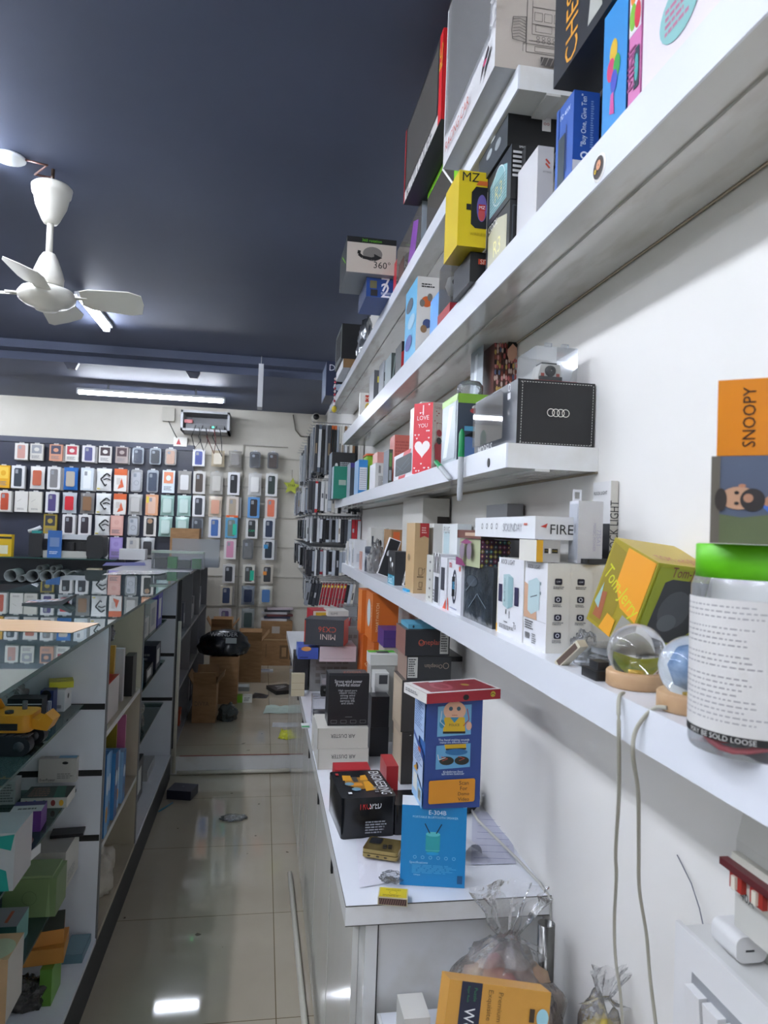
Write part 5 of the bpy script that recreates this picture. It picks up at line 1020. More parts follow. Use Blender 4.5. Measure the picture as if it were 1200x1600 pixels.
# gold folding phone
p = onz(600, 1345, ZR_)
e = empty('folding_phone', (p.x + .002, p.y + .022, ZR_ + .0062), 'gold folding phone with a black camera block lying on white paper', 'phone', rz=math.radians(-24))
GOLD = mat('#a08c58', .22, .75)
MB().rbox(-.036, .036, -.030, .030, 0, .0075, .006, GOLD).build('lower_half', e)
MB().rbox(-.036, .036, -.029, .031, .0085, .0155, .006, GOLD).build('upper_half', e)
MB().rbox(-.034, .034, -.028, .029, .0075, .0085, .005, '#16171a').build('hinge_gap', e)
MB().rbox(-.030, -.006, -.002, .024, .0155, .0172, .004, '#15171c').build('camera_block', e)
lm = MB()
for x, y in ((.004, -.004), (.014, -.002), (.006, -.014), (.016, -.012)): lm.rbox(x - .004, x + .004, y - .004, y + .004, .0155, .0165, .002, '#201d18')
lm.build('lens_dots', e)
pm = MB()
for x in (-.022, -.004, .012): pm.rbox(x - .003, x + .003, -.0306, -.0299, .0028, .0052, .001, '#2a261c', 'y')
pm.build('ports', e)
# matches
p = onz(615, 1410, ZR_)
e = empty('match_box', (p.x, p.y + .006, ZR_), 'yellow topped match box at the near edge of the worktop', 'match box', rz=math.radians(-14))
q_ = MB().box(-.026, .026, -.0175, .0175, 0, .0135, '#c6bc9c'); decals(q_, .052, .035, .0135, [('r', 'T', .04, .05, .96, .95, '#cdb81c'), ('o', 'T', .5, .5, .007, .0008, '#8a7a10'), ('t', 'T', .5, .75, .5, 'MATCHES', '#6a5c10'), ('x', 'T', .15, .12, .85, .3, 2, '#8a7a20')]); q_.build('sleeve', e)
q_ = MB(); decals(q_, .052, .035, .0135, [('r', 'F', .04, .12, .97, .9, '#4a3530')] + [('s', 'F', [(.05 + .075 * i, .15), (.1 + .075 * i, .85)], .0012, '#8a6a64') for i in range(12)], .0006); q_.build('striker', e)

# air duster boxes, strong wind box
zz1 = 0
p, s = SB(ZR_, (496, 1203), 575, 1171, .13)
for k, lab in enumerate(('lower of the two cream boxes lettered AIR DUSTER upside down', 'upper of the two cream boxes lettered AIR DUSTER upside down')):
    carton('air_duster_box', lab, 'box', (p[0] - .003 * k, p[1] + .002, ZR_ + k * (s[2] + .0006)), (s[0], .15, s[2]), '#c2bfb4', [('t', 'F', .5, .62, .48, 'AIR DUSTER', '#1f1f22', 180, 1.2), ('r', 'F', .0, .0, .02, 1, '#a9a698')], {'T': '#cfccc2', 'L': '#c9c7c0'}, group=None)
zA_ = ZR_ + 2 * (s[2] + .0006) + .0003
p2 = ony(511, 1149, p[1] + .025); w3 = ony(574, 1151, p[1] + .025).x - p2.x; h3 = ony(513, 1056, p[1] + .025).z - zA_
bw = carton('blower_box', 'black box reading Strong wind power, Powerful motor', 'box', (p2.x, p[1] + .025, zA_), (w3, .085, h3), '#16171b',
   [('t', 'F', .48, .88, .68, 'Strong wind power', '#d8d8dc', 0, 1.3), ('t', 'F', .48, .82, .6, 'Powerful motor', '#d8d8dc', 0, 1.3)] + [('t', 'F', .47, .70 - .05 * i, [.46, .42, .36, .34, .36, .3][i], ['High speed pure', 'copper motor,', 'strong wind', 'power, long', 'service life', 'and silent'][i], '#b8b8bc') for i in range(6)] +
   [('s', 'F', [(.08 + .24 * i, .05), (.08 + .24 * i, .11), (.22 + .24 * i, .11), (.22 + .24 * i, .05), (.08 + .24 * i, .05)], .0006, '#8a8a8e') for i in range(4)] + [('r', 'F', .43, .17, .6, .18, '#777'), ('t', 'T', .6, .5, .25, 'MINI', '#a0503a', 0, 3), ('r', 'T', .05, .05, .95, .95, '#3c3a3a'), ('t', 'T', .6, .5, .45, 'ZOOM', '#b05238', 0, 2.2)], {'L': '#1e2026', 'T': '#3a393c'})
fp = MB().add([(-w3 / 2, -.0425, h3), (w3 / 2, -.0425, h3), (w3 / 2, -.035, h3 + .006), (-w3 / 2, -.035, h3 + .006)], [(0, 1, 2, 3)], '#1c1d20'); fp.build('lifted_flap', bw)
# behind: black boxes, tall, clear box w/ camera
yb2 = p[1] + .30
bb = wb('black_box', 'lower black box of a pair standing right of the AIR DUSTER boxes', 'box', (577, 1182), 606, 1137, .055, '#222327')
hb_ = max(v.co.z for v in bb.data.vertices)
carton('black_box', 'upper black box of a pair standing right of the Strong wind power box', 'box', (bb.location.x - .026, bb.location.y - .0275, ZR_ + hb_ + .0005), (.052, .055, .088), '#1c1d21')
yB_ = bb.location.y + .03
# MINI CX36
def stackbox(name, label, cat, y, TL, BR, d, col, dec=(), faces={}, rzd=0):
    a = ony(TL[0], TL[1], y); b = ony(BR[0], BR[1], y)
    return carton(name, label, cat, (a.x, y, b.z), (b.x - a.x, d, a.z - b.z), col, dec, faces, math.radians(rzd))
yM = 2.66
zb_ = zat(482, 1010, yM)
stackbox('pale_box', 'pale pink and white box beneath the MINI CX36 box', 'box', yM + .01, (500, 1010), (556, 1034), .15, '#c6bac0', [('s', 'F', [(.1, .2), (.9, .2)], .001, '#999')])
stackbox('blue_pouch', 'blue box under the left end of the MINI CX36 box', 'box', yM + .02, (466, 1012), (497, 1030), .14, '#3c54a8', [('e', 'F', .4, .9, .25, .2, '#c98a4a'), ('r', 'F', .1, .1, .5, .2, '#223070')], {'L': '#6d84c4'})
zt2 = max(zat(500, 1010, yM + .01), zat(466, 1000, yM + .02))
mm_ = stackbox('dash_camera_box', 'dark grey box with red ends lettered MINI CX36 upside down', 'box', yM, (482, 968), (543, 1009), .11, '#3a3c42', [('t', 'F', .6, .33, .38, 'MINI', '#c9b8b0', 180), ('t', 'F', .58, .62, .45, 'CX36', '#c0503a', 180), ('r', 'F', 0, .1, .03, .95, '#b03a2c'), ('r', 'T', .5, .2, .9, .5, '#55565c')], {'R': '#c03c28', 'T': '#46464c'}, -16)
a = ony(543, 970, yM)
# stuff on top of it
zt3 = zat(500, 966, yM + .08)
def lay(name, label, cat, u, y, z, w, d, h, col, dec=(), rzd=0, faces={}, tilt=None):
    x = ony(u, 950, y).x; return carton(name, label, cat, (x - w / 2, y - d / 2, z), (w, d, h), col, dec, faces, math.radians(rzd), tilt=tilt)
zz = mm_.location.z + (zat(482, 968, yM) - zat(482, 1009, yM)) + .001
zb0 = 1.065
lay('case_box', 'open red and white box holding a yellow phone case on the stack', 'case box', 497, 2.98, zb0 - .06, .07, .11, .055, '#b02a34', [('r', 'F', .05, .15, .95, .95, '#d8d2c4'), ('r', 'F', .2, .25, .95, .85, '#d2a832')], 8)
lay('case_box', 'red and white flat box with a tiny yellow badge on the stack', 'case box', 524, 2.94, zb0 - .06, .13, .12, .02, '#aa2a36', [('r', 'T', .03, .03, .97, .97, '#d8d4d0'), ('e', 'F', .75, .5, .03, .3, '#d0b030')], -10)
lay('black_case', 'black glossy phone case lying on the flat red box', 'phone case', 522, 2.94, zb0 - .039, .10, .10, .014, '#202228', [], -6)
lay('white_box', 'small white box with faint lettering topmost of the stack', 'box', 525, 2.94, zb0 - .024, .085, .10, .022, '#d2cfc8', [('t', 'F', .3, .5, .35, 'SLIMS', '#555')], 6)
lay('clear_pack', 'pale blue grey plastic pack on the far end of the stack', 'pack', 550, 3.10, zb0 - .06, .09, .12, .06, PLAST, [], 12)
carton('stock_pile_box', 'tall stack box under the case boxes at the back of the worktop', 'box', (.205, 2.85, ZR_), (.22, .34, zb0 - .0605 - ZR_), '#8c8a88', [('x', 'F', .1, .1, .9, .9, 8, '#77706c')])
lay('black_case', 'black hard pouch left of the case boxes', 'case', 473, 2.95, ZR_, .055, .16, .135, '#26272c', [('r', 'T', .2, .2, .8, .8, '#3a3c42')], 0)
lay('paper_stack', 'cream pile of cards left of the MINI CX36 box', 'cards', 470, 2.78, ZR_ + .0, .05, .03, .085, '#bfb89c', [('s', 'F', [(0, .3), (1, .3)], .001, '#857a5c'), ('s', 'F', [(0, .6), (1, .6)], .001, '#857a5c')])
lay('grey_box', 'grey box supporting the far end of the MINI CX36 box', 'box', 528, 2.80, ZR_, .11, .08, .07, '#9a9a9c')
e = empty('dash_camera', (ony(510, 1030, 2.4).x, 2.4, ZR_ + .088), 'small black dash camera standing on the clear box', 'camera')
MB().rbox(-.016, .016, -.01, .01, 0, .035, .005, '#17181a', 'y').build('body', e); MB().lathe((0, -.01, .018), [(.001, .006), (.008, .006), (.009, 0)], '#0c0c0e', 14, Matrix.Rotation(PI / 2, 3, 'X')).build('lens', e)
e = empty('clear_box', (ony(503, 1060, 2.4).x, 2.4, ZR_), 'clear plastic box of dark parts beside the Strong wind power box', 'plastic box')
MB().rbox(-.03, .03, -.04, .04, 0, .087, .006, PLAST).build('shell', e); MB().box(-.024, .024, -.034, .034, .002, .035, '#2b3a3c').build('contents', e)
lay('green_piece', 'white card with a green end at the worktop edge', 'card', 484, 2.35, ZR_, .025, .05, .004, '#d0d4d2', [('r', 'T', 0, 0, 1, .3, '#1fa050')])
pb_ = onz(497, 1110, ZR_)
carton('small_white_box', 'small white box with red mark by the AIR DUSTER boxes', 'box', (p[0] - .002, p[1] + .165, ZR_), (.045, .06, .095), '#d2cfc6', [('r', 'F', .55, .6, .95, .75, '#b85a4a'), ('x', 'F', .1, .75, .9, .95, 3, '#777')])
tag(MB().lathe((0, 0, 0), [(.001, 0), (.022, 0), (.024, .006), (.02, .012), (.001, .013)], '#26272b', 20).build('black_disc', None, (p[0] + .0205, p[1] + .195, ZR_ + .0955)), 'round black puck resting on the small white box', 'puck')
# orange boxes under shelf
yO = 2.50
stackbox('orange_box', 'tall orange box at the left of the orange group under the lowest shelf', 'box', 2.62, (566, 922), (583, 990), .1, '#cd6a22', [('e', 'F', .5, .5, .1, .08, '#b0581a')], {'L': '#d97a30'})
stackbox('orange_box', 'large orange box with a pale oval phone outline printed', 'box', 2.42, (583, 928), (621, 1003), .16, '#c9661f', [('t', 'F', .2, .5, .6, 'SMARTWATCH', '#eac9a0', 90), ('e', 'L', .5, .55, .25, .3, '#c2cfd0'), ('t', 'L', .9, .5, .5, 'WATCH', '#eac9a0', 90)], {'L': '#d0702a'})
b1 = bpy.data.objects
zO1 = zat(583, 990, 2.62); zO2 = zat(583, 1003, 2.42)
carton('orange_box', 'lower orange box propping up the left tall orange one', 'box', (ony(566, 1000, 2.62).x, 2.60, ZR_), (.055, .13, zO1 - ZR_ - .0008), '#c5601c', [('t', 'F', .5, .6, .6, 'FIT', '#e8c08a', 30)])
carton('orange_box', 'lower orange box holding up the one with the oval outline', 'box', (ony(583, 1020, 2.42).x, 2.41, ZR_), (.08, .15, zO2 - ZR_ - .0008), '#bf5c1c', [('t', 'F', .5, .7, .7, 'FIT PRO', '#e8c08a', 30)], {'L': '#c96a2a'})
stackbox('purple_box', 'small purple box beside the orange boxes', 'box', 2.26, (600, 985), (628, 1012), .12, '#4a2f72', [('r', 'F', 0, .5, 1, .52, '#2f1c50')])
z_ = zat(600, 1012, 2.26); carton('plain_box', 'pale box holding up the purple box', 'box', (ony(601, 1012, 2.26).x, 2.265, ZR_), (.05, .11, z_ - ZR_ - .001), '#b8aca0')
# green / white box
yG = yB_ + .075
stackbox('cable_box', 'white box with a green top strip and dark square', 'box', yG, (579, 1023), (621, 1040), .08, '#cfcfc8', [('r', 'T', 0, .5, 1, 1, '#4fb528'), ('r', 'T', .3, .35, .75, .8, '#3a3a38')], {'T': '#d6d6d0'})
zg_ = zat(579, 1040, yG)
carton('pale_carton', 'grey carton under the green topped box', 'box', (ony(580, 1040, yG).x, yG + .003, ZR_), (.075, .075, zg_ - ZR_ - .001), '#a9a8a2', [('r', 'F', .1, .5, .5, .9, '#5c5e60')])
stackbox('white_box', 'white box with dark picture left of the flat red gift set', 'box', yB_ + .005, (586, 1052), (607, 1080), .06, '#cfcfcb', [('r', 'F', .3, .4, .9, .9, '#4a4c50')])
zw_ = zat(586, 1080, yB_ + .005); carton('white_box', 'white carton under the box with the dark picture', 'box', (ony(586, 1080, yB_ + .005).x, yB_ + .007, ZR_), (.04, .055, zw_ - ZR_ - .001), '#c4c4c2')
# Oneplan boxes pile
yN = 1.80
def onep(TL, BR, y, lab, flip, colr):
    dec = [('t', 'F', .55, .5, .5, 'Oneplan', colr, 180 if flip else 0, 1.1), ('o', 'F', .36 if not flip else .76, .5, .008, .0018, colr)]
    dec += [('r', 'F', .78, .08, .97, .95, '#c2c2bc'), ('x', 'F', .8, .15, .95, .9, 8, '#444')] if not flip else [('r', 'F', .02, .08, .24, .95, '#c2c2bc'), ('x', 'F', .04, .15, .22, .9, 8, '#444')]
    return stackbox('charger_carton', lab, 'charger box', y, TL, BR, .13, '#26282c', dec, {'L': '#8c6258', 'T': '#4a4440'})
yN = 1.80
o1 = onep((634, 984), (702, 1025), yN, 'black and brown box lettered Oneplan in red, upper of the pair', False, '#b0503c')
z2 = zat(634, 1025, yN); z1 = z2 - .0008
carton('charger_carton', 'black and brown box with its lettering upside down, lower of the Oneplan pair', 'charger box', (o1.location.x - .052, yN + .004, z1 - .062), (.118, .125, .062), '#2b2d30', [('t', 'F', .6, .6, .4, 'Oneplan', '#9a8a78', 180, 1.1), ('o', 'F', .88, .6, .008, .0016, '#9a8a78'), ('r', 'F', .02, .1, .24, .95, '#c2c2bc'), ('x', 'F', .04, .15, .22, .9, 8, '#444')], {'L': '#9c8476', 'T': '#4a4440'})
zz = z1 - .0625; k = 0
hs = (zz - ZR_) / 2
for k, lab in enumerate(('brown and beige box second from the bottom of the stack under the Oneplan pair', 'brown and beige box lowest in the stack under the Oneplan pair')):
    carton('charger_carton', lab, 'charger box', (o1.location.x - .062 + .004 * k, yN + .006, zz - hs * (k + 1) + .0004), (.12, .12, hs - .0008), '#33302e', [('r', 'L', .1, .1, .9, .9, '#b8a892')], {'L': '#a89884', 'T': '#4a4440'})
zz1 = zat(634, 984, yN)
carton('phone_case', 'light blue phone case lying on top of the Oneplan boxes', 'phone case', (o1.location.x - .05, yN + .01, zz1 + .001), (.09, .10, .012), '#5aa0bc', [('e', 'F', .15, .5, .03, .3, '#203a4a')])
stackbox('slim_case_box', 'flat black box with a green edge, right of the Oneplan pair', 'case box', 1.86, (704, 1026), (752, 1034), .14, '#17191b', [('t', 'F', .7, .5, .3, 'NOVA', '#2f7a4a'), ('s', 'T', [(.05, .1), (.05, .9)], .002, '#3f9a3a')], {'T': '#2a2c2e'})
zs_ = zat(704, 1034, 1.86)
carton('white_carton', 'white carton under the flat black box with the green edge', 'box', (ony(704, 1034, 1.86).x, 1.865, ZR_), (.065, .13, zs_ - ZR_ - .001), '#a9a9a8', [])
# box, helmet-like pouch, spiral papers, cable to the right
stackbox('white_blue_box', 'white and pale blue box standing behind the blue police doll box', 'box', 1.76, (750, 1148), (768, 1198), .06, '#cdd2d8', [('t', 'F', .6, .5, .6, 'LOVE', '#6a8aac', 90), ('r', 'F', 0, 0, 1, .15, '#7aa6c4')])
zz = zat(750, 1198, 1.76)
carton('grey_base_box', 'grey box under the white and pale blue box', 'box', (ony(750, 1198, 1.76).x, 1.762, ZR_), (.04, .058, zz - ZR_ - .001), '#8f9498')
pz = onz(770, 1290, ZR_)
CL = noisy('black_cloth', '#121316', '#26282c', 12, .6, bump=.5)
bag('black_pouch', 'lumpy black cloth pouch against the wall right of the blue boxes', 'pouch', (.475, 1.64, ZR_ + .002), .052, CL, 41, sq=(1.05, .9, 1.2), rough=.12)
ps = sheet('paper_sheet', 'white ruled form with blue grid lines lying beside the blue speaker box', [(736, 1352), (806, 1350), (795, 1272), (738, 1268)], ZR_, '#b4b6c6', seed=8, uneven=.002)
gl_ = MB()
for i in range(7):
    a = onz(740 + 1.5 * i, 1340 - 10 * i, ZR_ + .0062); b = onz(798 - 1 * i, 1342 - 10 * i, ZR_ + .0062); d_ = (b - a).normalized().cross(Vector((0, 0, 1))) * .0007
    c0 = Vector((ps.location.x, ps.location.y, ps.location.z)); gl_.add([a - d_ - c0, b - d_ - c0, b + d_ - c0, a + d_ - c0], [(0, 1, 2, 3)], '#3a4480')
gl_.build('printed_lines', ps)
cu = MB(); vs = []; fs = []
for j in range(2):
    for i in range(13):
        t = PI * i / 12; vs.append((.022 * math.cos(t), -.045 + .09 * j, .022 * math.sin(t)))
fs = [(i, i + 1, 14 + i, 13 + i) for i in range(12)]; cu.add(vs, fs, '#c6c7cf', True)
tag(cu.build('curled_paper', None, (.425, 1.43, ZR_ + .006), math.radians(20)), 'white paper curling up beside the black pouch', 'paper')
CLP = bag('black_sock', 'small black cloth item behind the blue speaker box', 'cloth item', (.362, 1.385, ZR_ + .006), .026, CL, 51, sq=(1.6, .8, .9), rough=.12)
cb_ = MB(); cb_.tube([(.505, 1.66, ZR_ + .008), (.50, 1.55, ZR_ + .0085), (.512, 1.45, ZR_ + .0085), (.526, 1.36, ZR_ + .005), (.534, 1.27, ZR_ + .004), (.537, 1.232, ZR_ - .002), (.5375, 1.222, ZR_ - .06), (.5365, 1.215, .60)], .003, '#b4b2ac', 8)
tag(cb_.build('cable'), 'pale grey cable running along the wall and over the worktop end', 'cable')

# ================================================================== LOWER RIGHT CORNER
FLW = noisy('mauve_floral_contents', '#8a5a64', '#c4b08a', 7, .8, 5)
def filled_bag(name, label, c, r, seed, inner, sq, top, isq):
    e = empty(name, c, label, 'plastic bag')
    bag('film', None, None, (0, 0, 0), r, BAGM, seed, sq=sq, top=top, parent=e, rough=.3)
    bag('contents', None, None, (0, 0, .006), r * .72, inner, seed + 1, sq=isq, parent=e, rough=.22)
    n_, hN = 48, r * 1.1; vs = []; z0 = r * 1.30 * sq[2]; NR = 12
    for j in range(NR + 1):
        f = j / NR; rad = r * (.55 * (1 - f / .3) + .13 if f < .3 else .13 + .42 * ((f - .3) / .7) ** .8)
        for i in range(n_):
            t = 2 * PI * i / n_; ru = 1 + (.30 + .3 * f) * math.sin(7 * t + seed + 2 * f) * (.4 + noise.noise(Vector((math.cos(t) * 1.5, math.sin(t) * 1.5, f * 2 + seed)))) + .25 * noise.noise(Vector((math.cos(t) * 4, math.sin(t) * 4, f * 4)))
            vs.append((rad * ru * math.cos(t) + .012 * f, rad * ru * math.sin(t) * .6, z0 + hN * f + r * .25 * f * noise.noise(Vector((math.cos(t) * 2, math.sin(t) * 2, seed)))))
    MB().add(vs, [(j * n_ + i, j * n_ + (i + 1) % n_, (j + 1) * n_ + (i + 1) % n_, (j + 1) * n_ + i) for j in range(NR) for i in range(n_)], BAGM, True).build('gathered_neck', e)
    return e
filled_bag('plastic_bag', 'clear knotted plastic bag with mauve contents before the worktop cabinet', (.405, 1.09, .554), .092, 5, FLW, (1.1, .8, 1.5), .0, (1.35, 1.0, 1.9))
filled_bag('plastic_bag', 'clear plastic bag with yellow and mauve contents beside the wall', (.500, .955, .554), .047, 9, noisy('yellow_floral_contents', '#b8a24a', '#8c5560', 9, .8, 4), (.85, 1.2, 2.9), .0, (1.1, 1.4, 3.5))
p = ony(852, 1440, 1.16)
e = empty('steel_pipe', (p.x, 1.155, .554), 'short dark steel tube standing behind the plastic bags', 'steel tube')
MB().lathe((0, 0, 0), [(.014, 0), (.0145, p.z - .554), (.0125, p.z - .554), (.0115, 0)], mat('#6b6a68', .25, .9), 24).build('tube', e)
wy = .90
a = ony(680, 1519, wy); b_ = ony(842, 1560, wy)
wo = carton('puzzle_box', 'orange box lettered Woodlike with a navy band, tipped up before the cabinet', 'box', (a.x - .004, wy - .02, a.z - .19), (.145, .035, .155), '#c8923e',
   [('r', 'F', .12, 0, .32, 1, '#22253a'), ('t', 'F', .22, .60, .42, 'Woodlike', '#e2e2e2', -90, 1.3), ('t', 'F', .19, .91, .12, 'Sugar Rush', '#2f7a4a', -90), ('t', 'F', .26, .91, .10, 'Puzzle', '#2f7a4a', -90), ('t', 'F', .50, .74, .42, 'Premium Quality', '#7a5a2c', -90), ('t', 'F', .40, .66, .60, 'Exquisite craftsmanship', '#7a5a2c', -90), ('p', 'F', [(.55, .0), (.55, .28), (.76, .62), (1, .52), (1, 0)], '#33302e'), ('p', 'F', [(.57, .0), (.57, .27), (.77, .59), (1, .49), (1, 0)], '#d0c8ba'), ('e', 'F', .78, .42, .1, .08, '#b09058'), ('p', 'F', [(.6, .1), (.8, .35), (.95, .1)], '#4a3430'), ('e', 'F', .93, .80, .06, .07, '#9ac8d2'), ('r', 'F', .80, .76, .85, .86, '#3a2a1a')], {'L': '#d09a4c'}, tilt=(math.radians(-16), math.radians(11), 0))
carton('white_box', 'small white box with a short black line behind the orange Woodlike box', 'box', (ony(628, 1570, 1.12).x, 1.10, .5535), (.042, .06, ony(640, 1592, 1.10).z - .5535), '#cfcdc6', [('r', 'F', .6, .75, .75, .8, '#222')])
# ---- switch board, breaker, adapter
sb0 = onx(1064, 1446, .492)
e = empty('switch_board', (XW - .0245, sb0.y, sb0.z), 'white wall switch board with a row of marked switches at the lower right', 'switch board')
# local: x toward wall +, y toward camera is negative
L = .40
MB().box(-.024, .024, -L, 0, -.19, 0, '#cfcfcd').build('box', e)
fr_ = MB().box(-.030, -.024, -L, .004, -.19, .004, '#d8d8d8'); fr_.build('front_frame', e)
MB().box(-.0305, -.0300, -L + .01, -.03, -.18, -.034, '#8d8f92').build('recess', e)
for k in range(5):
    yc = -.045 - .032 * k
    s_ = MB().add([(-.031, yc + .013, -.165), (-.031, yc - .013, -.165), (-.0405, yc - .013, -.045), (-.0405, yc + .013, -.045), (-.0305, yc + .013, -.165), (-.0305, yc - .013, -.165), (-.0305, yc - .013, -.045), (-.0305, yc + .013, -.045)],
        [(0, 1, 2, 3), (3, 2, 6, 7), (1, 5, 6, 2), (0, 3, 7, 4), (0, 4, 5, 1)], '#d9d9d9')
    s_.add([(-.0364, yc + .006, -.10), (-.0364, yc - .004, -.10), (-.0374, yc - .003, -.086), (-.0374, yc + .005, -.087)], [(0, 1, 2, 3)], '#2a2e58')
    s_.build('switch', e)
tp = onx(1160, 1480, .52)
e = empty('usb_charger', (XW - .0245, onx(1150, 1500, .518).y, sb0.z + .0045), 'white USB charging adapter resting on top of the switch board', 'charger')
MB().rbox(-.015, .021, -.021, .021, 0, .027, .009, '#d6d6d6', 'y').build('body', e)
MB().box(-.004, .006, -.0213, -.0208, .0115, .0135, '#3a3b3e').build('port', e)
tag(MB().tube([onx(1105, 1475, .530), onx(1093, 1420, .533), onx(1080, 1380, .535), onx(1058, 1336, .5405)], .0008, '#6b6b78', 6).build('thin_wire'), 'thin grey wire sticking up from the switch board', 'wire')
bq_ = onx(1165, 1310, .50); bz_ = onx(1168, 1450, .50)
e = empty('circuit_breaker', (XW - .0265, bq_.y, bz_.z), 'white circuit breaker box with a dark red lever at the right edge', 'circuit breaker')
hh_ = bq_.z - bz_.z
MB().prism([(-.026, .0), (.026, -.02), (.026, hh_ + .03), (-.018, hh_ + .03), (-.026, hh_)], 'y', -.20, 0, '#c4c3bd').build('casing', e)
MB().box(-.034, -.0265, -.2, -.004, hh_ * .45, hh_ * .88, '#cfcdc2').build('face_plate', e)
MB().box(-.044, -.0345, -.2, .001, hh_ * .72, hh_ * .80, '#5a2024').build('lever_bar', e)
lv = MB()
for k in range(4): lv.box(-.040, -.0345, -.028 - .03 * k, -.010 - .03 * k, hh_ * .52, hh_ * .70, '#a02a20').box(-.043, -.040, -.022 - .03 * k, -.016 - .03 * k, hh_ * .54, hh_ * .68, '#d8d2c2')
lv.build('levers', e)
lp = MB(); lp.add([(-.0345, -.01, hh_ * .46), (-.0345, -.05, hh_ * .46), (-.0345, -.05, hh_ * .5), (-.0345, -.01, hh_ * .5)], [(0, 1, 2, 3)], '#dcdcd8'); 
vs_, fs_, _ = glyphs('40A'); lp.add([(-.0350, -.030 - v.x * .02, hh_ * .48 + v.y * .02) for v in vs_], fs_, '#333'); lp.build('rating_label', e)
# ================================================================== WALL OF PHONE CASES (back wall)
YW = YB - .035
hookm = mat('#9a9da0', .3, .8)
ORD = ['first', 'second', 'third', 'fourth', 'fifth', 'sixth', 'seventh', 'eighth', 'ninth', 'tenth', 'eleventh', 'twelfth', 'thirteenth', 'fourteenth', 'fifteenth']
UC = [(34, 3), (62, 2), (88, 1), (113, 0), (140, 0), (164, 0), (190, 0), (216, 0), (242, 0), (267, 0), (290, 0), (312, 0), (340, 0), (368, 0), (399, 0), (426, 0)]
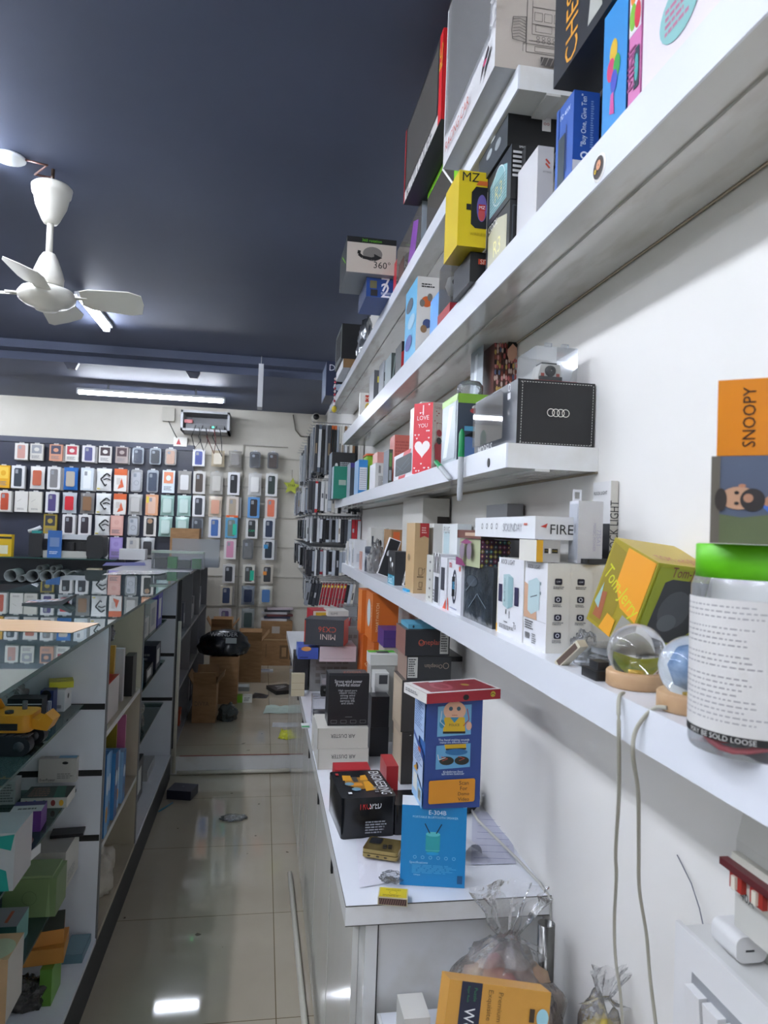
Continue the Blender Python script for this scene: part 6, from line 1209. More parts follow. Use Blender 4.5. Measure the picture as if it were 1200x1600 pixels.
# code per pack: type, card colour, case colour, description
BX, BLS, PB, CD = 'box', 'blister', 'bag', 'card'
ROWS = {
 0: [(34, BX, '#d3d1cc', '#b98a80', 'white box with a small red picture'), (58, CD, '#c6c4bc', '#8e9196', 'silver topped card'), (88, CD, '#c98f74', '#3c3d52', 'peach card with navy print'), (113, CD, '#d5d2ca', '#b03444', 'white card with red print'), (139, BX, '#d0ced0', '#4c4c7c', 'purple camera picture box'),
     (165, CD, '#cfcdc8', '#3a2a30', 'dark print on white card'), (191, CD, '#9c8f8a', '#3c2028', 'maroon and grey card'), (216, BLS, '#cfd4da', '#222c44', 'navy case in a rounded clear pack'), (243, BLS, '#cfd4d8', '#33353a', 'black case in a rounded clear pack'), (267, BLS, '#d6cfc8', '#cda58c', 'beige case in a rounded clear pack'),
     (311, BX, '#d8d9dd', '#3c4a8e', 'blue case in a white box'), (341, PB, '#b3a78f', '#c9c1ad', 'gold toned crinkled bag'), (368, PB, '#8d8a84', '#6f6c68', 'grey crinkled bag'), (399, BLS, '#77787c', '#17181d', 'black case in a dark edged pack'), (427, BLS, '#8e8d8d', '#4b3a32', 'brown case in a dark edged pack')],
 1: [(6, CD, '#dba31c', '#e8c24a', 'bright yellow card'), (29, BX, '#dadbdc', '#2b3440', 'dark case in a white framed box'), (59, PB, '#d8d6d2', '#b9634a', 'white bag with a red picture'), (85, BX, '#d8d8d8', '#7d7b7c', 'grey case in a white box'), (111, PB, '#2f6cb8', '#b3aca0', 'blue bag with a figure picture'), (137, BX, '#cdd6dc', '#e4e8ea', 'pale blue white box'), (163, 'zig', '#dfe1e0', '#15161a', 'white pouch with a black zigzag'),
     (189, BX, '#d5622c', '#e0ddd8', 'orange topped white box'), (214, BLS, '#dad8d4', '#c9c9cc', 'white ring case in a clear pack'), (239, BLS, '#cfd4d8', '#2b3a52', 'blue black case in a rounded pack'), (264, CD, '#cfdae2', '#d98a66', 'pale blue card with orange dot'), (289, PB, '#9a9894', '#d2d2d2', 'silver crinkled bag'), (312, BX, '#c9c8c4', '#4a4038', 'bronze case in a white box'),
     (339, PB, '#a5a39c', '#b9b7b0', 'clear crinkled bag with a grey case'), (366, BX, '#dcdde0', '#14161c', 'black case in a white framed box'), (399, PB, '#c2c2c0', '#d6d6d4', 'white case in a clear bag'), (425, BX, '#dcdddc', '#2d3a36', 'dark square picture on a white box')],
 2: [(8, BX, '#d5d2cc', '#b8482c', 'red edged white box'), (34, BX, '#d8d6d0', '#c9c7c0', 'plain white box'), (56, BX, '#d3d0c6', '#dcdad4', 'plain cream box'), (82, BX, '#d8d8d8', '#4b3f78', 'purple case in a white box'), (109, PB, '#b9c0c6', '#c8303c', 'clear bag with a red top'), (137, PB, '#7d7a78', '#8a6a50', 'dark bag with a brown case'), (162, 'zig', '#dfe1e0', '#15161a', 'white pouch with a black zigzag'),
     (188, BX, '#d2602e', '#e0ddd8', 'orange topped white box'), (212, PB, '#a5a5a2', '#bdbdba', 'grey crinkled bag'), (238, BX, '#d39a74', '#d9b6a0', 'peach box with yellow tags'), (262, PB, '#9fc0b8', '#c2d8d2', 'mint green bag'), (288, PB, '#9fc0b8', '#c2d8d2', 'mint green bag'), (311, BX, '#dcdddf', '#2c3038', 'black rings picture on a white box'),
     (337, PB, '#c3b6a4', '#d6a088', 'clear bag with a peach case'), (364, BX, '#cfc6bc', '#a89a86', 'taupe case in an orange based box'), (397, BX, '#5a94cc', '#2a2426', 'black case in a blue box'), (424, BX, '#d8cec8', '#e0785a', 'coral case in a white box')],
 3: [(79, CD, '#a89238', '#34343a', 'gold edged dark card'), (108, BX, '#dcdada', '#2f2832', 'plum case in a white framed box'), (133, BX, '#dcdada', '#2f2832', 'plum case in a white framed box'), (160, 'zig', '#dfe1e0', '#15161a', 'white pouch with a black zigzag'), (183, CD, '#d9a69a', '#e0b3a6', 'pink plain pack'), (209, BLS, '#d8d7d2', '#cfd0d2', 'white ring case in a clear pack'),
     (235, BX, '#dcd8d2', '#2a2826', 'white box with a dark figure'), (259, PB, '#9fc0b8', '#c2d8d2', 'mint green bag'), (285, PB, '#9fc0b8', '#c2d8d2', 'mint green bag'), (309, BLS, '#c9cdd2', '#333a44', 'dark case in a rounded pack'), (336, BX, '#dcdde0', '#3f68a8', 'blue hexagon case in a white box'), (362, BX, '#5b9cc0', '#6c7a70', 'teal striped pack in a blue box'),
     (394, BX, '#dcdcda', '#2c3034', 'dark case with green band in a white box'), (421, BX, '#d5d8da', '#26334c', 'navy case in a white box')],
 4: [(158, 'zig', '#dfe1e0', '#15161a', 'white pouch with a black zigzag'), (182, CD, '#9c8bc8', '#a99ad2', 'lilac case pack'), (208, BX, '#cfcdc8', '#bdbbb6', 'white case in a pale pack'), (231, PB, '#b9bcbe', '#3b3c40', 'ring patterned clear bag'), (360, BX, '#d8d4d2', '#c98aa6', 'pink case in a white box'), (388, BLS, '#9a9a98', '#6c6c6c', 'grey case with yellow tag'), (420, BX, '#d3d6d8', '#26303e', 'navy case with a blue tag')],
 5: [(358, BX, '#c6c6c4', '#30333a', 'black starry case in a white box'), (389, BX, '#cfccc2', '#4a4e4c', 'grey case with a teal tag'), (418, BX, '#bdb7aa', '#2f3338', 'black case with an orange tag')],
 6: [(354, BX, '#cfc9ba', '#33405e', 'blue grey case leaning in a tilted box'), (388, PB, '#7d8690', '#2b3650', 'navy case in a clear bag'), (416, PB, '#c2c2b8', '#4a78b0', 'blue and white patterned bag')],
 7: [(352, BX, '#cbc4d0', '#6a5a86', 'lilac box'), (388, PB, '#8a9090', '#4c5c5c', 'dark teal bag')],
}
VL = [(690, 717), (725, 762), (765, 799), (800, 833), (835, 868), (877, 907), (912, 943), (949, 985)]
hookn = 0
for r_, row in ROWS.items():
    for ci, (u, kind, c1, c2, desc) in enumerate(row):
        sl = .036 * (1 - r_ * .14) * u
        v0, v1 = VL[r_][0] + sl - (6 if 0 else 0), VL[r_][1] + sl
        yf = YW - .05 - .01 * ((ci + r_) % 3)
        ta = ony(u, v0, yf); tb = ony(u, v1, yf); h = (ta.z - tb.z) * .95; w = .108 if kind in (BX, CD) else .10
        if kind == 'zig': w = .13
        if kind == PB: w = .122
        right = u > 300
        col = 'the pale slat wall' if right else 'the navy panel'
        rn = ORD[r_]; nm = {'box': 'phone_case_box', 'blister': 'phone_case_blister', 'bag': 'phone_case_bag', 'card': 'phone_case_card', 'zig': 'phone_case_pouch'}[kind]
        k_ = sum(1 for q in row[:ci] if (q[0] > 300) == right)
        label = '%s, %s row %s, %s along' % (desc, 'pale slats' if right else 'navy panel', ['one', 'two', 'three', 'four', 'five', 'six', 'seven', 'eight'][r_], ORD[k_])
        e = empty(nm, (ta.x, yf, tb.z), label, 'phone case pack', 'phone case packs on the back wall', rz=0)
        dep = .03
        if kind in (BX, CD):
            jt = ((ci * 7 + r_ * 3) % 5 - 2) * .006
            b_ = MB().box(-w / 2, w / 2, -dep if 0 else 0, dep, 0, h, mat(c1, .35))
            dd = []
            if kind == BX and desc.find('plain') < 0:
                dd = [('p', 'F', [(.2, .12), (.2, .84), (.26, .9), (.74, .9), (.8, .84), (.8, .12), (.74, .08), (.26, .08)], mat(c2, .4)), ('p', 'F', [(.28, .66), (.28, .84), (.5, .84), (.5, .66)], mat('#8f9298', .3))]
                if 'orange topped' in desc: dd = [('r', 'F', 0, 0, 1, .72, mat('#dedbd6')), ('p', 'F', [(.3, .1), (.8, .2), (.6, .6)], mat('#d0603a')), ('r', 'F', .2, .3, .5, .6, mat('#c9c2bc'))]
                if 'orange based' in desc: dd.append(('r', 'F', 0, 0, 1, .1, mat('#e0622a')))
                if 'teal' in desc: dd.append(('r', 'F', .62, .15, .95, .7, mat('#1fb896')))
                if 'green band' in desc: dd.append(('t', 'F', .5, .38, .5, 'CAM', mat('#1fb07a')))
                if 'blue tag' in desc: dd.append(('r', 'F', .1, .55, .45, .75, mat('#3a90c8')))
                if 'orange tag' in desc: dd.append(('r', 'F', .15, .45, .45, .65, mat('#e08a34')))
                if 'figure' in desc: dd.append(('e', 'F', .5, .75, .2, .12, mat('#b08a6a')))
                if 'yellow tags' in desc: dd.append(('r', 'F', .05, .6, .25, .9, mat('#d8c23a')))
            elif kind == BX: dd = [('s', 'F', [(.2, .5), (.5, .62)], .004, mat('#b0aea8')), ('x', 'F', .2, .1, .8, .2, 2, mat('#9a9894'))]
            else: dd = [('r', 'F', .12, .42, .88, .93, mat(c2, .4)), ('e', 'F', .5, .66, .2, .12, mat(c1, .4)), ('x', 'F', .15, .1, .85, .3, 3, mat('#77757a'))]
            b_.v = [v for v in b_.v]; q_ = MB(); decals(q_, w, .0, h, dd, .0006); b_.build('carton', e)
            if q_.v: q_.build('printed_case', e)
            MB().box(-.02, .02, .004, .006, h, h + .010, '#c9c9c9').build('hang_tab', e)
            if (ci + r_) % 2 == 0: tag(MB().box(-w / 2 + .012 + jt, w / 2 + .012 + jt, dep + .0005, dep + .018, -.006, h - .006, mat('#aaa8a6', .4)).build('rear_pack', e))
        elif kind == BLS:
            MB().rbox(-w / 2, w / 2, .012, .016, 0, h, .018, mat(c1, .3), 'y').build('card', e)
            cs = MB().rbox(-w * .36, w * .36, .001, .0115, h * .06, h * .88, .014, mat(c2, .35), 'y'); cs.build('phone_case', e)
            MB().rbox(-w * .27, -w * .02, -.002, .0005, h * .66, h * .82, .006, mat('#9ea4aa', .25), 'y').build('camera_window', e)
            if 'ring' in desc: 
                q_ = MB(); decals(q_, w, 0, h, [('o', 'F', .5, .4, .022, .003, mat('#8e9096'))], .001); q_.build('magnet_ring', e)
            MB().rbox(-w / 2 + .002, w / 2 - .002, -.006, .012, .003, h - .002, .018, PLASTC, 'y').build('blister', e)
            MB().box(-.018, .018, .012, .014, h, h + .012, '#d0d2d4').build('hang_tab', e)
        else:
            N = 8; vs = []; fs = []; rd = random.Random(ci * 10 + r_)
            for s in (0, 1):
                for j in range(N + 1):
                    for i in range(N + 1):
                        a = i / N * 2 - 1; b = j / N * 2 - 1; bul = (1 - a * a) * (1 - b ** 4) * .016; nz = .004 * (rd.random() - .5) * (1 if abs(a) < 1 else .2)
                        vs.append((a * w / 2 * (1 - .06 * (1 - b * b)), .014 + (-1 if s == 0 else 1) * (bul + abs(nz)), (b + 1) / 2 * h))
            for s in (0, 1):
                k = s * (N + 1) ** 2
                for j in range(N):
                    for i in range(N):
                        f = (k + j * (N + 1) + i, k + j * (N + 1) + i + 1, k + (j + 1) * (N + 1) + i + 1, k + (j + 1) * (N + 1) + i); fs.append(f if s == 0 else f[::-1])
            mb = MB(); mm2 = mat(c1, .2 if kind == PB else .4); mb.add(vs, fs, mm2, False)
            o_ = mb.build('pouch', e)
            q_ = MB()
            if kind == 'zig':
                decals(q_, w, 0, h, [('s', 'F', [(.72, .78), (.32, .52), (.62, .22), (.72, .3)], .012, mat(c2)), ('s', 'F', [(.5, .66), (.72, .78), (.95, .66)], .012, mat(c2)), ('s', 'F', [(.5, .5), (.74, .56), (.98, .48)], .010, mat(c2)), ('r', 'F', .1, .06, .3, .12, mat('#c9b84a'))], .006)
                q_.xf(Matrix.Translation((0, -.006, 0)))
                q_.build('zigzag_print', e)
            else:
                q_.rbox(-w * .3, w * .3, -.0045, -.0035, h * .15, h * .82, .012, mat(c2, .15), 'y'); q_.build('printed_case', e)
            MB().box(-.016, .016, .013, .015, h, h + .010, '#b9babc').build('hang_tab', e)
        hookn += 1
        MB().tube([(0, .05 + .0, h + .005), (0, -.01, h + .005), (0, -.014, h + .009)], .002, hookm, 6).build('hook', e)

# slats on the pale wall
for i in range(7):
    z = .35 + .28 * i
    struct('trim_%d' % (20 + i), MB().box(pb.x + .01, XW - .001, YB - .008, YB, z, z + .012, '#a9a59a'))

# ================================================================== RIGHT HOOK WALL (packs seen edge-on)
RZ = [(1.98, 1.69), (1.665, 1.475), (1.46, 1.305), (1.285, 1.125), (1.10, .955)]
RN = ['top', 'second', 'middle', 'fourth', 'lowest']
cols = [3.98 + .125 * i for i in range(4)] + [4.5 + .17 * i for i in range(8)]
rd = random.Random(12)
pal1 = [('#23262c', 'black'), ('#2d3036', 'black'), ('#3a3d44', 'charcoal'), ('#8b8f96', 'grey'), ('#c9cccf', 'white'), ('#55606e', 'slate')]
pal0 = [('#d9dadb', 'white'), ('#23262c', 'black'), ('#c9c6bc', 'cream'), ('#8b8f96', 'grey'), ('#3a3d44', 'charcoal'), ('#b6bdc6', 'pale blue'), ('#e0e0dd', 'white')]
npk = 0
for ri, (zt_, zb_) in enumerate(RZ):
    for ci, yc in enumerate(cols):
        if ri == 4 and ci > 7: continue
        hk = empty('display_hook', (XW - .001, yc, zt_ + .008), 'long metal hook on the right wall, %s row, %s from the shelf ends' % (RN[ri], ORD[ci]), 'hook', 'hooks on the right wall')
        MB().tube([(0, 0, 0), (-.29, 0, 0), (-.297, 0, .006)], .0022, hookm, 6).build('rod', hk)
        MB().box(-.004, 0, -.012, .012, -.015, .012, hookm).build('plate', hk)
        xo = .245 + rd.uniform(-.015, .03) + (.012 * ((ri + 1) % 2)); x = xo; n = 0
        full = ci == 0
        lim = .520 if full else xo + (.085 if ci < 4 else .055)
        while x < lim:
            t = rd.uniform(.009, .017); 
            if full: t = rd.uniform(.012, .02)
            c, cn = rd.choice(pal0 if (full and x > .30) else pal1)
            if ri == 4 and ci == 0 and .33 < x < .47: c, cn = '#9c2632', 'red'
            if ri == 2 and ci == 0 and x > .48: c, cn = '#b02a34', 'red'
            if ri == 3 and ci == 0 and .30 < x < .32: c, cn = '#8a2430', 'dark red'
            if ri == 1 and ci == 1 and n == 1: c, cn = '#cdbf2a', 'yellow'
            if ri == 1 and ci == 0 and n == 2: c, cn = '#c02a30', 'red'
            if ri == 0 and ci == 0 and x > .40: c, cn = rd.choice([('#8f6a48', 'brown'), ('#dcdad4', 'white'), ('#6a4c34', 'dark brown')])
            if ri == 0 and ci == 0 and .35 < x < .37: c, cn = '#c4602a', 'orange'
            hh_ = (zt_ - zb_) * rd.uniform(.90, 1.0); wy_ = .088
            lean = rd.uniform(-.015, .015) if not full else rd.uniform(-.012, .012)
            if ri == 4 and ci == 0: lean = .15
            nth = ORD[n] if n < 15 else 'outermost'
            lab = '%s pack on the right wall, %s row, hook %s, %s counting from the aisle' % (cn, RN[ri], ORD[ci], nth)
            e = empty('hanging_pack', (x + t / 2, yc, zt_), lab, 'phone case pack', 'packs hanging edge-on along the right wall')
            e.rotation_euler = (0, lean, rd.uniform(-.02, .02) if not full else 0)
            dk = []
            if c == '#9c2632': dk = [('e', 'F', .5, .88, .32, .06, mat('#d8c03a')), ('r', 'F', 0, 0, .14, 1, mat('#d8d4ce')), ('r', 'F', .3, .3, .8, .36, mat('#3a1014'))]
            elif rd.random() < .5: dk = [('r', 'F', .25, .25 + .2 * rd.random(), .75, .6, mat(rd.choice(['#55585e', '#a9aab0', '#2a2c30', '#7d6a50']), .3))]
            b_ = MB().box(-t / 2 + .0006, t / 2 - .0006, -wy_ / 2, wy_ / 2, 0, hh_ - .014, mat(c, .25)); decals(b_, t - .0012, wy_, hh_ - .014, dk)
            if rd.random() < .4 and c != '#9c2632': b_.box(-t / 2 + .0004, t / 2 - .0004, -wy_ / 2 - .001, -wy_ / 2, hh_ * .1, hh_ * .86, mat(rd.choice(['#cfd3d8', '#1c1e22', '#9aa2ac']), .15))
            b_.xf(Matrix.Translation((0, 0, -hh_ + .004))); b_.build('pack', e)
            MB().box(-.001, .001, -.012, .012, -.010, .004, mat('#bfc1c4', .3)).build('hang_tab', e)
            npk += 1; n += 1; x += t + .0012 + (.004 if not full else 0)

# ================================================================== LEFT COUNTER: ON THE GLASS
zg0 = ZG + .0004
def onglass(u, v): return onz(u, v, zg0)
p = onglass(75, 944)
e = empty('calculator', (p.x - .01, p.y + .03, zg0), 'grey desk calculator with a raised screen on the glass counter', 'calculator', rz=math.radians(4))
cm_ = Matrix.Rotation(math.radians(-6), 4, 'Y')
MB().prism([(-.075, 0), (.06, .0), (.09, .022), (.088, .030), (.055, .014), (-.075, .005)], 'y', -.05, .05, '#34373b').build('body', e)
kb = MB()
for i in range(5):
    for j in range(4): kb.add([(-.068 + .022 * i, -.04 + .021 * j, .0056 + .0015 * i), (-.052 + .022 * i, -.04 + .021 * j, .0070 + .0015 * i), (-.052 + .022 * i, -.025 + .021 * j, .0070 + .0015 * i), (-.068 + .022 * i, -.025 + .021 * j, .0056 + .0015 * i)], [(0, 1, 2, 3)], ['#b8bcc0', '#c65a3a', '#b8bcc0', '#3f6fb0', '#b8bcc0'][(i + j) % 5])
kb.build('keys', e)
MB().add([(.058, -.042, .0165), (.086, -.042, .0305), (.086, .042, .0305), (.058, .042, .0165)], [(0, 1, 2, 3)], '#5a6458').build('screen', e)
sheet('cardboard_sheet', 'piece of brown corrugated card lying on the glass counter by the edge', [(-60, 984), (112, 989), (155, 974), (-30, 966)], zg0, '#b58f62', 'cardboard', uneven=.0012, seed=3)
# far end clutter
def ong(name, label, cat, BR, BLu, TRv, d, col, dec=(), faces={}, z=zg0, rzd=0, group=None):
    p = onz(BR[0], BR[1], z); x0_ = ony(BLu, BR[1], p.y).x; h = ony(BR[0], TRv, p.y).z - z
    return carton(name, label, cat, (x0_, p.y, z), (p.x - x0_, d, h), col, dec, faces, math.radians(rzd), group)
LB = empty('sample_box', (0, 0, 0), 'long clear box of green parts on top of the grey shelving past the glass', 'plastic box')
p = onz(320, 884, zg0); q4 = ony(236, 884, p.y); h = ony(320, 851, p.y).z - zg0; p = Vector((XG - .01, 4.45, zg0)); q4 = ony(236, 884, 4.45); h = .125
p = ony(318, 885, 4.95); q4 = ony(236, 885, 4.95); zu = ZG + .0005; LB.location = ((p.x + q4.x) / 2, 5.0, zu); w = p.x - q4.x
MB().rbox(-w / 2, w / 2, -.05, .05, 0, .105, .01, PLAST).build('tub', LB)
MB().rbox(-w / 2 - .004, w / 2 + .004, -.055, .055, .106, .122, .01, clear('frosted_lid', '#e6efe8', 1.2, .35, '#cfe0d4', .2)).build('lid', LB)
gm = MB().box(-w / 2 + .02, -w * .22, -.035, .035, .004, .075, '#16241c').box(-w * .2, -w * .02, -.035, .035, .004, .08, '#2a9a3c').box(0, w * .24, -.035, .035, .004, .06, '#4a5a54').box(w * .27, w / 2 - .02, -.035, .035, .004, .07, '#2f8a42')
decals(gm, .01, .07, .08, [], 0); gm.build('contents', LB)
sheet('plastic_sheet', 'stack of clear plastic sleeves lying before the box of green parts', [(160, 898), (250, 898), (268, 892), (190, 892)], zg0, clear('sleeve', '#eef0f0', 1.4, .4, '#c9ced2', .2, .6), 'plastic sleeve', uneven=.004, seed=6)
carton('white_tray', 'stack of white papers behind the box of green parts', 'papers', (ony(262, 870, 5.3).x, 5.3, ZG + .0005), (.36, .16, .06), '#c3c8ce')
carton('pale_tray', 'clear frosted tray of papers leaning above the box of green parts', 'tray', (ony(268, 870, 5.22).x, 5.22, ZG + .001), (.33, .05, .20), clear('tray_plastic', '#eef0f2', 1.0, .35, '#c3cad0', .2), [], rz=0, tilt=(math.radians(0), 0, math.radians(-3)))
sheet('blue_folder', 'deep blue rounded folder lying on the glass beyond the calculator', [(160, 884), (228, 884), (226, 879), (166, 879)], zg0, '#2a3272', 'folder', uneven=.002, seed=2)
# box on the case behind
# ---- the case along the back wall: machine, printed stand, tubes
zc = ZG - .0
zt2 = .1 + (ZG - .1)
p1_ = ony(40, 858, 6.0); p2_ = ony(158, 862, 6.0)
zk = .1 + ZG - .1 + .0005
e = empty('sewing_plotter', ((p1_.x + p2_.x) / 2, 6.15, zk), 'black and silver desktop cutting machine on the glass case at the back', 'machine')
w = p2_.x - p1_.x
MB().rbox(-w / 2, -w / 2 + .10, -.08, .10, 0, .185, .02, '#17191d', 'y').build('left_cover', e); MB().rbox(w / 2 - .13, w / 2, -.08, .10, 0, .185, .03, '#17191d', 'y').build('right_cover', e)
MB().box(-w / 2 + .10, w / 2 - .13, -.05, .08, 0, .05, '#b9b8b0').build('bed', e); MB().box(-w / 2 + .10, w / 2 - .13, -.03, .06, .145, .185, '#c4c8cc').build('rail', e)
MB().box(-w / 2 + .12, w / 2 - .15, .0, .02, .05, .145, '#26282c').build('inner_panel', e)
for k in range(3): MB().box(-.1 + .10 * k, -.05 + .10 * k, -.04, -.001, .055, .12, '#101114').build('roller_block', e)
p = ony(84, 840, 6.0)
carton('payment_sign', 'blue acrylic payment sign propped before the cutting machine', 'sign', (p.x - .05, 6.02, zk), (.105, .01, .215), '#2f68ae', [('r', 'F', .16, .40, .84, .74, '#6c88b4'), ('x', 'F', .15, .12, .85, .24, 2, '#c9d6ea')])
e = empty('white_figurine', (ony(58, 820, 6.2).x, 6.16, zk + .186), 'small white and teal hand tool resting on the cutting machine', 'tool')
MB().tube([(-.05, 0, .012), (0, 0, .03), (.04, 0, .05)], .016, '#c9ccd0').build('body', e); MB().box(-.02, .05, -.02, .02, 0, .02, '#1f8a84').build('base', e)
carton('yellow_pack', 'bright yellow pack at the left edge of the back glass case', 'pack', (ony(-10, 860, 6.05).x, 6.05, zk), (.13, .06, .17), '#d8b214', [('r', 'F', .3, .1, .8, .5, '#e0dcc0'), ('r', 'F', 0, .8, 1, .9, '#2a2a20')])
carton('white_box', 'flat white box at the right end of the back glass case', 'box', (ony(186, 868, 5.98).x, 5.98, zk), (.20, .12, .085), '#c9cbce', [])
carton('brown_carton', 'open brown carton behind the frosted tray', 'carton', (ony(266, 836, 6.3).x, 6.3, .1), (.24, .2, 1.25), KRAFT, [])
# paper tubes inside the case
rd = random.Random(8); zb0_ = .875
tubes = []
for i in range(12):
    u = 8 + 11.5 * i; tubes.append((u, rd.choice([.03, .04, .05]) , 0))
xprev = None; k = 0; u = 0
px_ = ony(-6, 890, 5.96).x; end = ony(122, 890, 5.96).x
rowx = []
while px_ < end:
    r = rd.choice([.028, .034, .042, .05]); rowx.append((px_ + r, r)); px_ += 2 * r + .004
pcs = [(x, r, zb0_ + r) for x, r in rowx]
for (xa_, ra), (xb_, rb) in zip(rowx[:-1:1], rowx[1::1]):
    if rd.random() < .55 and ra + rb > .07: 
        r = .024; pcs.append(((xa_ + xb_) / 2, r, zb0_ + max(ra, rb) * 1.55 + r + .012))
for i, (x, r, z) in enumerate(pcs):
    e = empty('paper_roll', (x, 6.15, z - r), '%s grey paper roll in the back glass case, %s' % ('thick' if r > .04 else 'thin' if r < .03 else 'medium', ('lower row, %s from left' % ORD[min(i, 14)]) if i < len(rowx) else ('upper row, %s from left' % ORD[i - len(rowx)])), 'paper roll', 'paper rolls in the back glass case')
    MB().lathe((0, 0, r), [(r, -.17), (r, .02), (r * .9, .02), (r * .86, -.165), (r * .9, -.17), (r, -.17)], '#a9b0b0', 20, Matrix.Rotation(PI / 2, 3, 'X')).build('roll', e)
for k, (u, c, w_) in enumerate(((135, '#c9b9a4', .06), (158, '#b98a6a', .1), (188, '#8f93a8', .08))):
    carton('stationery_box', ['cream', 'tan', 'grey blue'][k] + ' packet inside the right part of the back glass case', 'packet', (ony(u, 890, 6.0).x, 6.0, zb0_), (w_ + .04, .1, .13 - .02 * k), c, [('r', 'F', .1, .5, .6, .9, '#d9d6d0'), ('x', 'F', .1, .1, .9, .4, 3, '#777')])

# ================================================================== LEFT COUNTER: IN THE BAYS
zs1, zs2, zs3, zs0 = gz[0] + .0005, gz[1] + .0005, gz[2] + .0005, .1355
def bay(name, label, cat, z, BR, BLu, TRv, d, col, dec=(), faces={}, rzd=0, ymax=2.27):
    p = onz(BR[0], BR[1], z); x0_ = ony(BLu, BR[1], p.y).x; h = ony(BR[0], TRv, p.y).z - z
    if p.y + d > ymax: d = max(.02, ymax - p.y)
    return carton(name, label, cat, (max(x0_, XGL + .03), p.y, z), (p.x - max(x0_, XGL + .03), d, h), col, dec, faces, math.radians(rzd))
# toy excavator
p = onz(58, 1180, zs1)
e = empty('toy_excavator', (p.x - .09, p.y + .055, zs1), 'yellow toy excavator with dark tracks on the upper glass shelf', 'toy excavator', rz=math.radians(-4))
YE = mat('#c8891a', .35)
for s in (-1, 1):
    tr = MB(); pts = [(.07 * math.cos(t) if abs(math.cos(t)) < 2 else 0, 0) for t in (0,)]
    out = rrect(-.08, .08, 0, .045, .022, 6); tr.prism(out, 'y', s * .045 - .014, s * .045 + .014, '#1b1e26', True)
    for i in range(9): tr.box(-.072 + .018 * i - .006, -.072 + .018 * i + .004, s * .045 - .016, s * .045 + .016, .0445, .0475, '#2a2d36')
    tk = tr.build('track', e)
    MB().lathe((.055, s * .045, .022), [(.001, -.0165), (.012, -.0165), (.012, .0165), (.001, .0165)], '#3a3d44', 14, Matrix.Rotation(PI / 2, 3, 'X')).build('wheel', tk)
MB().rbox(-.07, .07, -.045, .045, .05, .09, .018, YE).build('body', e)
MB().box(-.05, .045, -.0465, -.0455, .056, .072, '#15161a').build('side_panel', e)
MB().rbox(-.075, -.02, -.04, .005, .0905, .165, .008, YE).build('cab', e); MB().box(-.07, -.03, -.0412, -.0402, .11, .155, '#20262c').build('cab_window', e)
MB().lathe((.035, .02, .09), [(.006, 0), (.006, .02), (.001, .02)], '#55585c', 12).build('exhaust', e); MB().lathe((.015, -.02, .09), [(.010, 0), (.010, .006), (.001, .006)], '#1b1c1e', 14).build('cap', e)
MB().tube([(-.02, .025, .09), (-.06, .03, .15), (-.10, .03, .20)], .009, YE, 6).build('boom', e)
MB().prism([(.07, .055), (.105, .05), (.118, .075), (.10, .092), (.085, .075), (.07, .08)], 'y', -.025, .025, YE).build('bucket', e)
bay('black_box', 'black box with small white print behind the toy excavator', 'box', zs1, (64, 1128), 10, 1092, .05, '#17181c', [('x', 'F', .15, .1, .95, .55, 3, '#8f9298'), ('r', 'F', .0, .75, 1, .79, '#c9ccd0')])
p = onz(82, 1118, zs1)
e = carton('screen_tool_pack', 'blue and black striped small pack right of the toy excavator', 'pack', (p.x - .035, p.y, zs1), (.035, .04, .07), '#26336a', [('p', 'F', [(.5, .1), (.9, .1), (.9, .6), (.6, .6)], '#c9ccd8'), ('r', 'F', .6, .15, .66, .55, '#26336a'), ('r', 'F', .75, .15, .8, .55, '#26336a'), ('e', 'F', .45, .8, .4, .22, '#17181c')])
bp_ = onz(60, 1095, zs1)
bag('bubble_wrap', 'crumpled bubble wrap bag on the upper glass shelf', 'bubble wrap', (bp_.x - .06, min(bp_.y, 2.16), zs1), .07, BAGM, 61, sq=(1.1, .7, 1.1))
wb_ = bay('long_white_box', 'white box with a yellow packet on it by the white end panel', 'box', zs1, (100, 1112), 76, 1078, .12, '#c9cacb', [('r', 'F', .3, .15, .8, .3, '#8a8c90'), ('e', 'R', .5, .6, .12, .12, '#222')])
zt5 = zs1 + max(v.co.z for v in wb_.data.vertices) + .001
carton('yellow_packet', 'crumpled yellow packet lying on the white box', 'packet', (wb_.location.x - .035, wb_.location.y - .02, zt5), (.065, .06, .018), '#bdb81c', [('r', 'T', .3, .4, .7, .6, '#d9d440')], rz=.3)
carton('green_tag', 'small lime green tag below the toy excavator', 'tag', (onz(70, 1175, zs2).x, 1.93, zs2), (.045, .004, .05), '#5cae1c', [], rz=.2)
# second glass shelf
fb = bay('black_tray', 'flat black tray under the white power box', 'tray', zs2, (138, 1229), 78, 1215, .12, '#17181b')
zt6 = zs2 + max(v.co.z for v in fb.data.vertices) + .001
p = onz(121, 1218, zt6); 
carton('power_bank_box', 'white and pale blue box lettered EverPower resting on the black tray', 'box', (ony(62, 1222, fb.location.y - .03).x, fb.location.y - .05, zt6), (ony(121, 1222, fb.location.y - .03).x - ony(62, 1222, fb.location.y - .03).x, .055, .07), '#bdbab4', [('t', 'F', .25, .12, .4, 'EverPower', '#222', 0, 1.2), ('x', 'F', .5, .15, .95, .4, 3, '#8a8884'), ('e', 'F', .7, .82, .08, .06, '#26282c'), ('r', 'T', .5, .1, .97, .9, '#6fa4c4'), ('x', 'T', .1, .2, .45, .9, 5, '#888')])
bay('white_box', 'white box lettered along its foot, left on the second glass shelf', 'box', zs2, (49, 1232), -20, 1192, .12, '#bdbdb8', [('t', 'F', .3, .2, .45, 'EverPower', '#555'), ('x', 'F', .6, .15, .95, .45, 3, '#8a8884')])
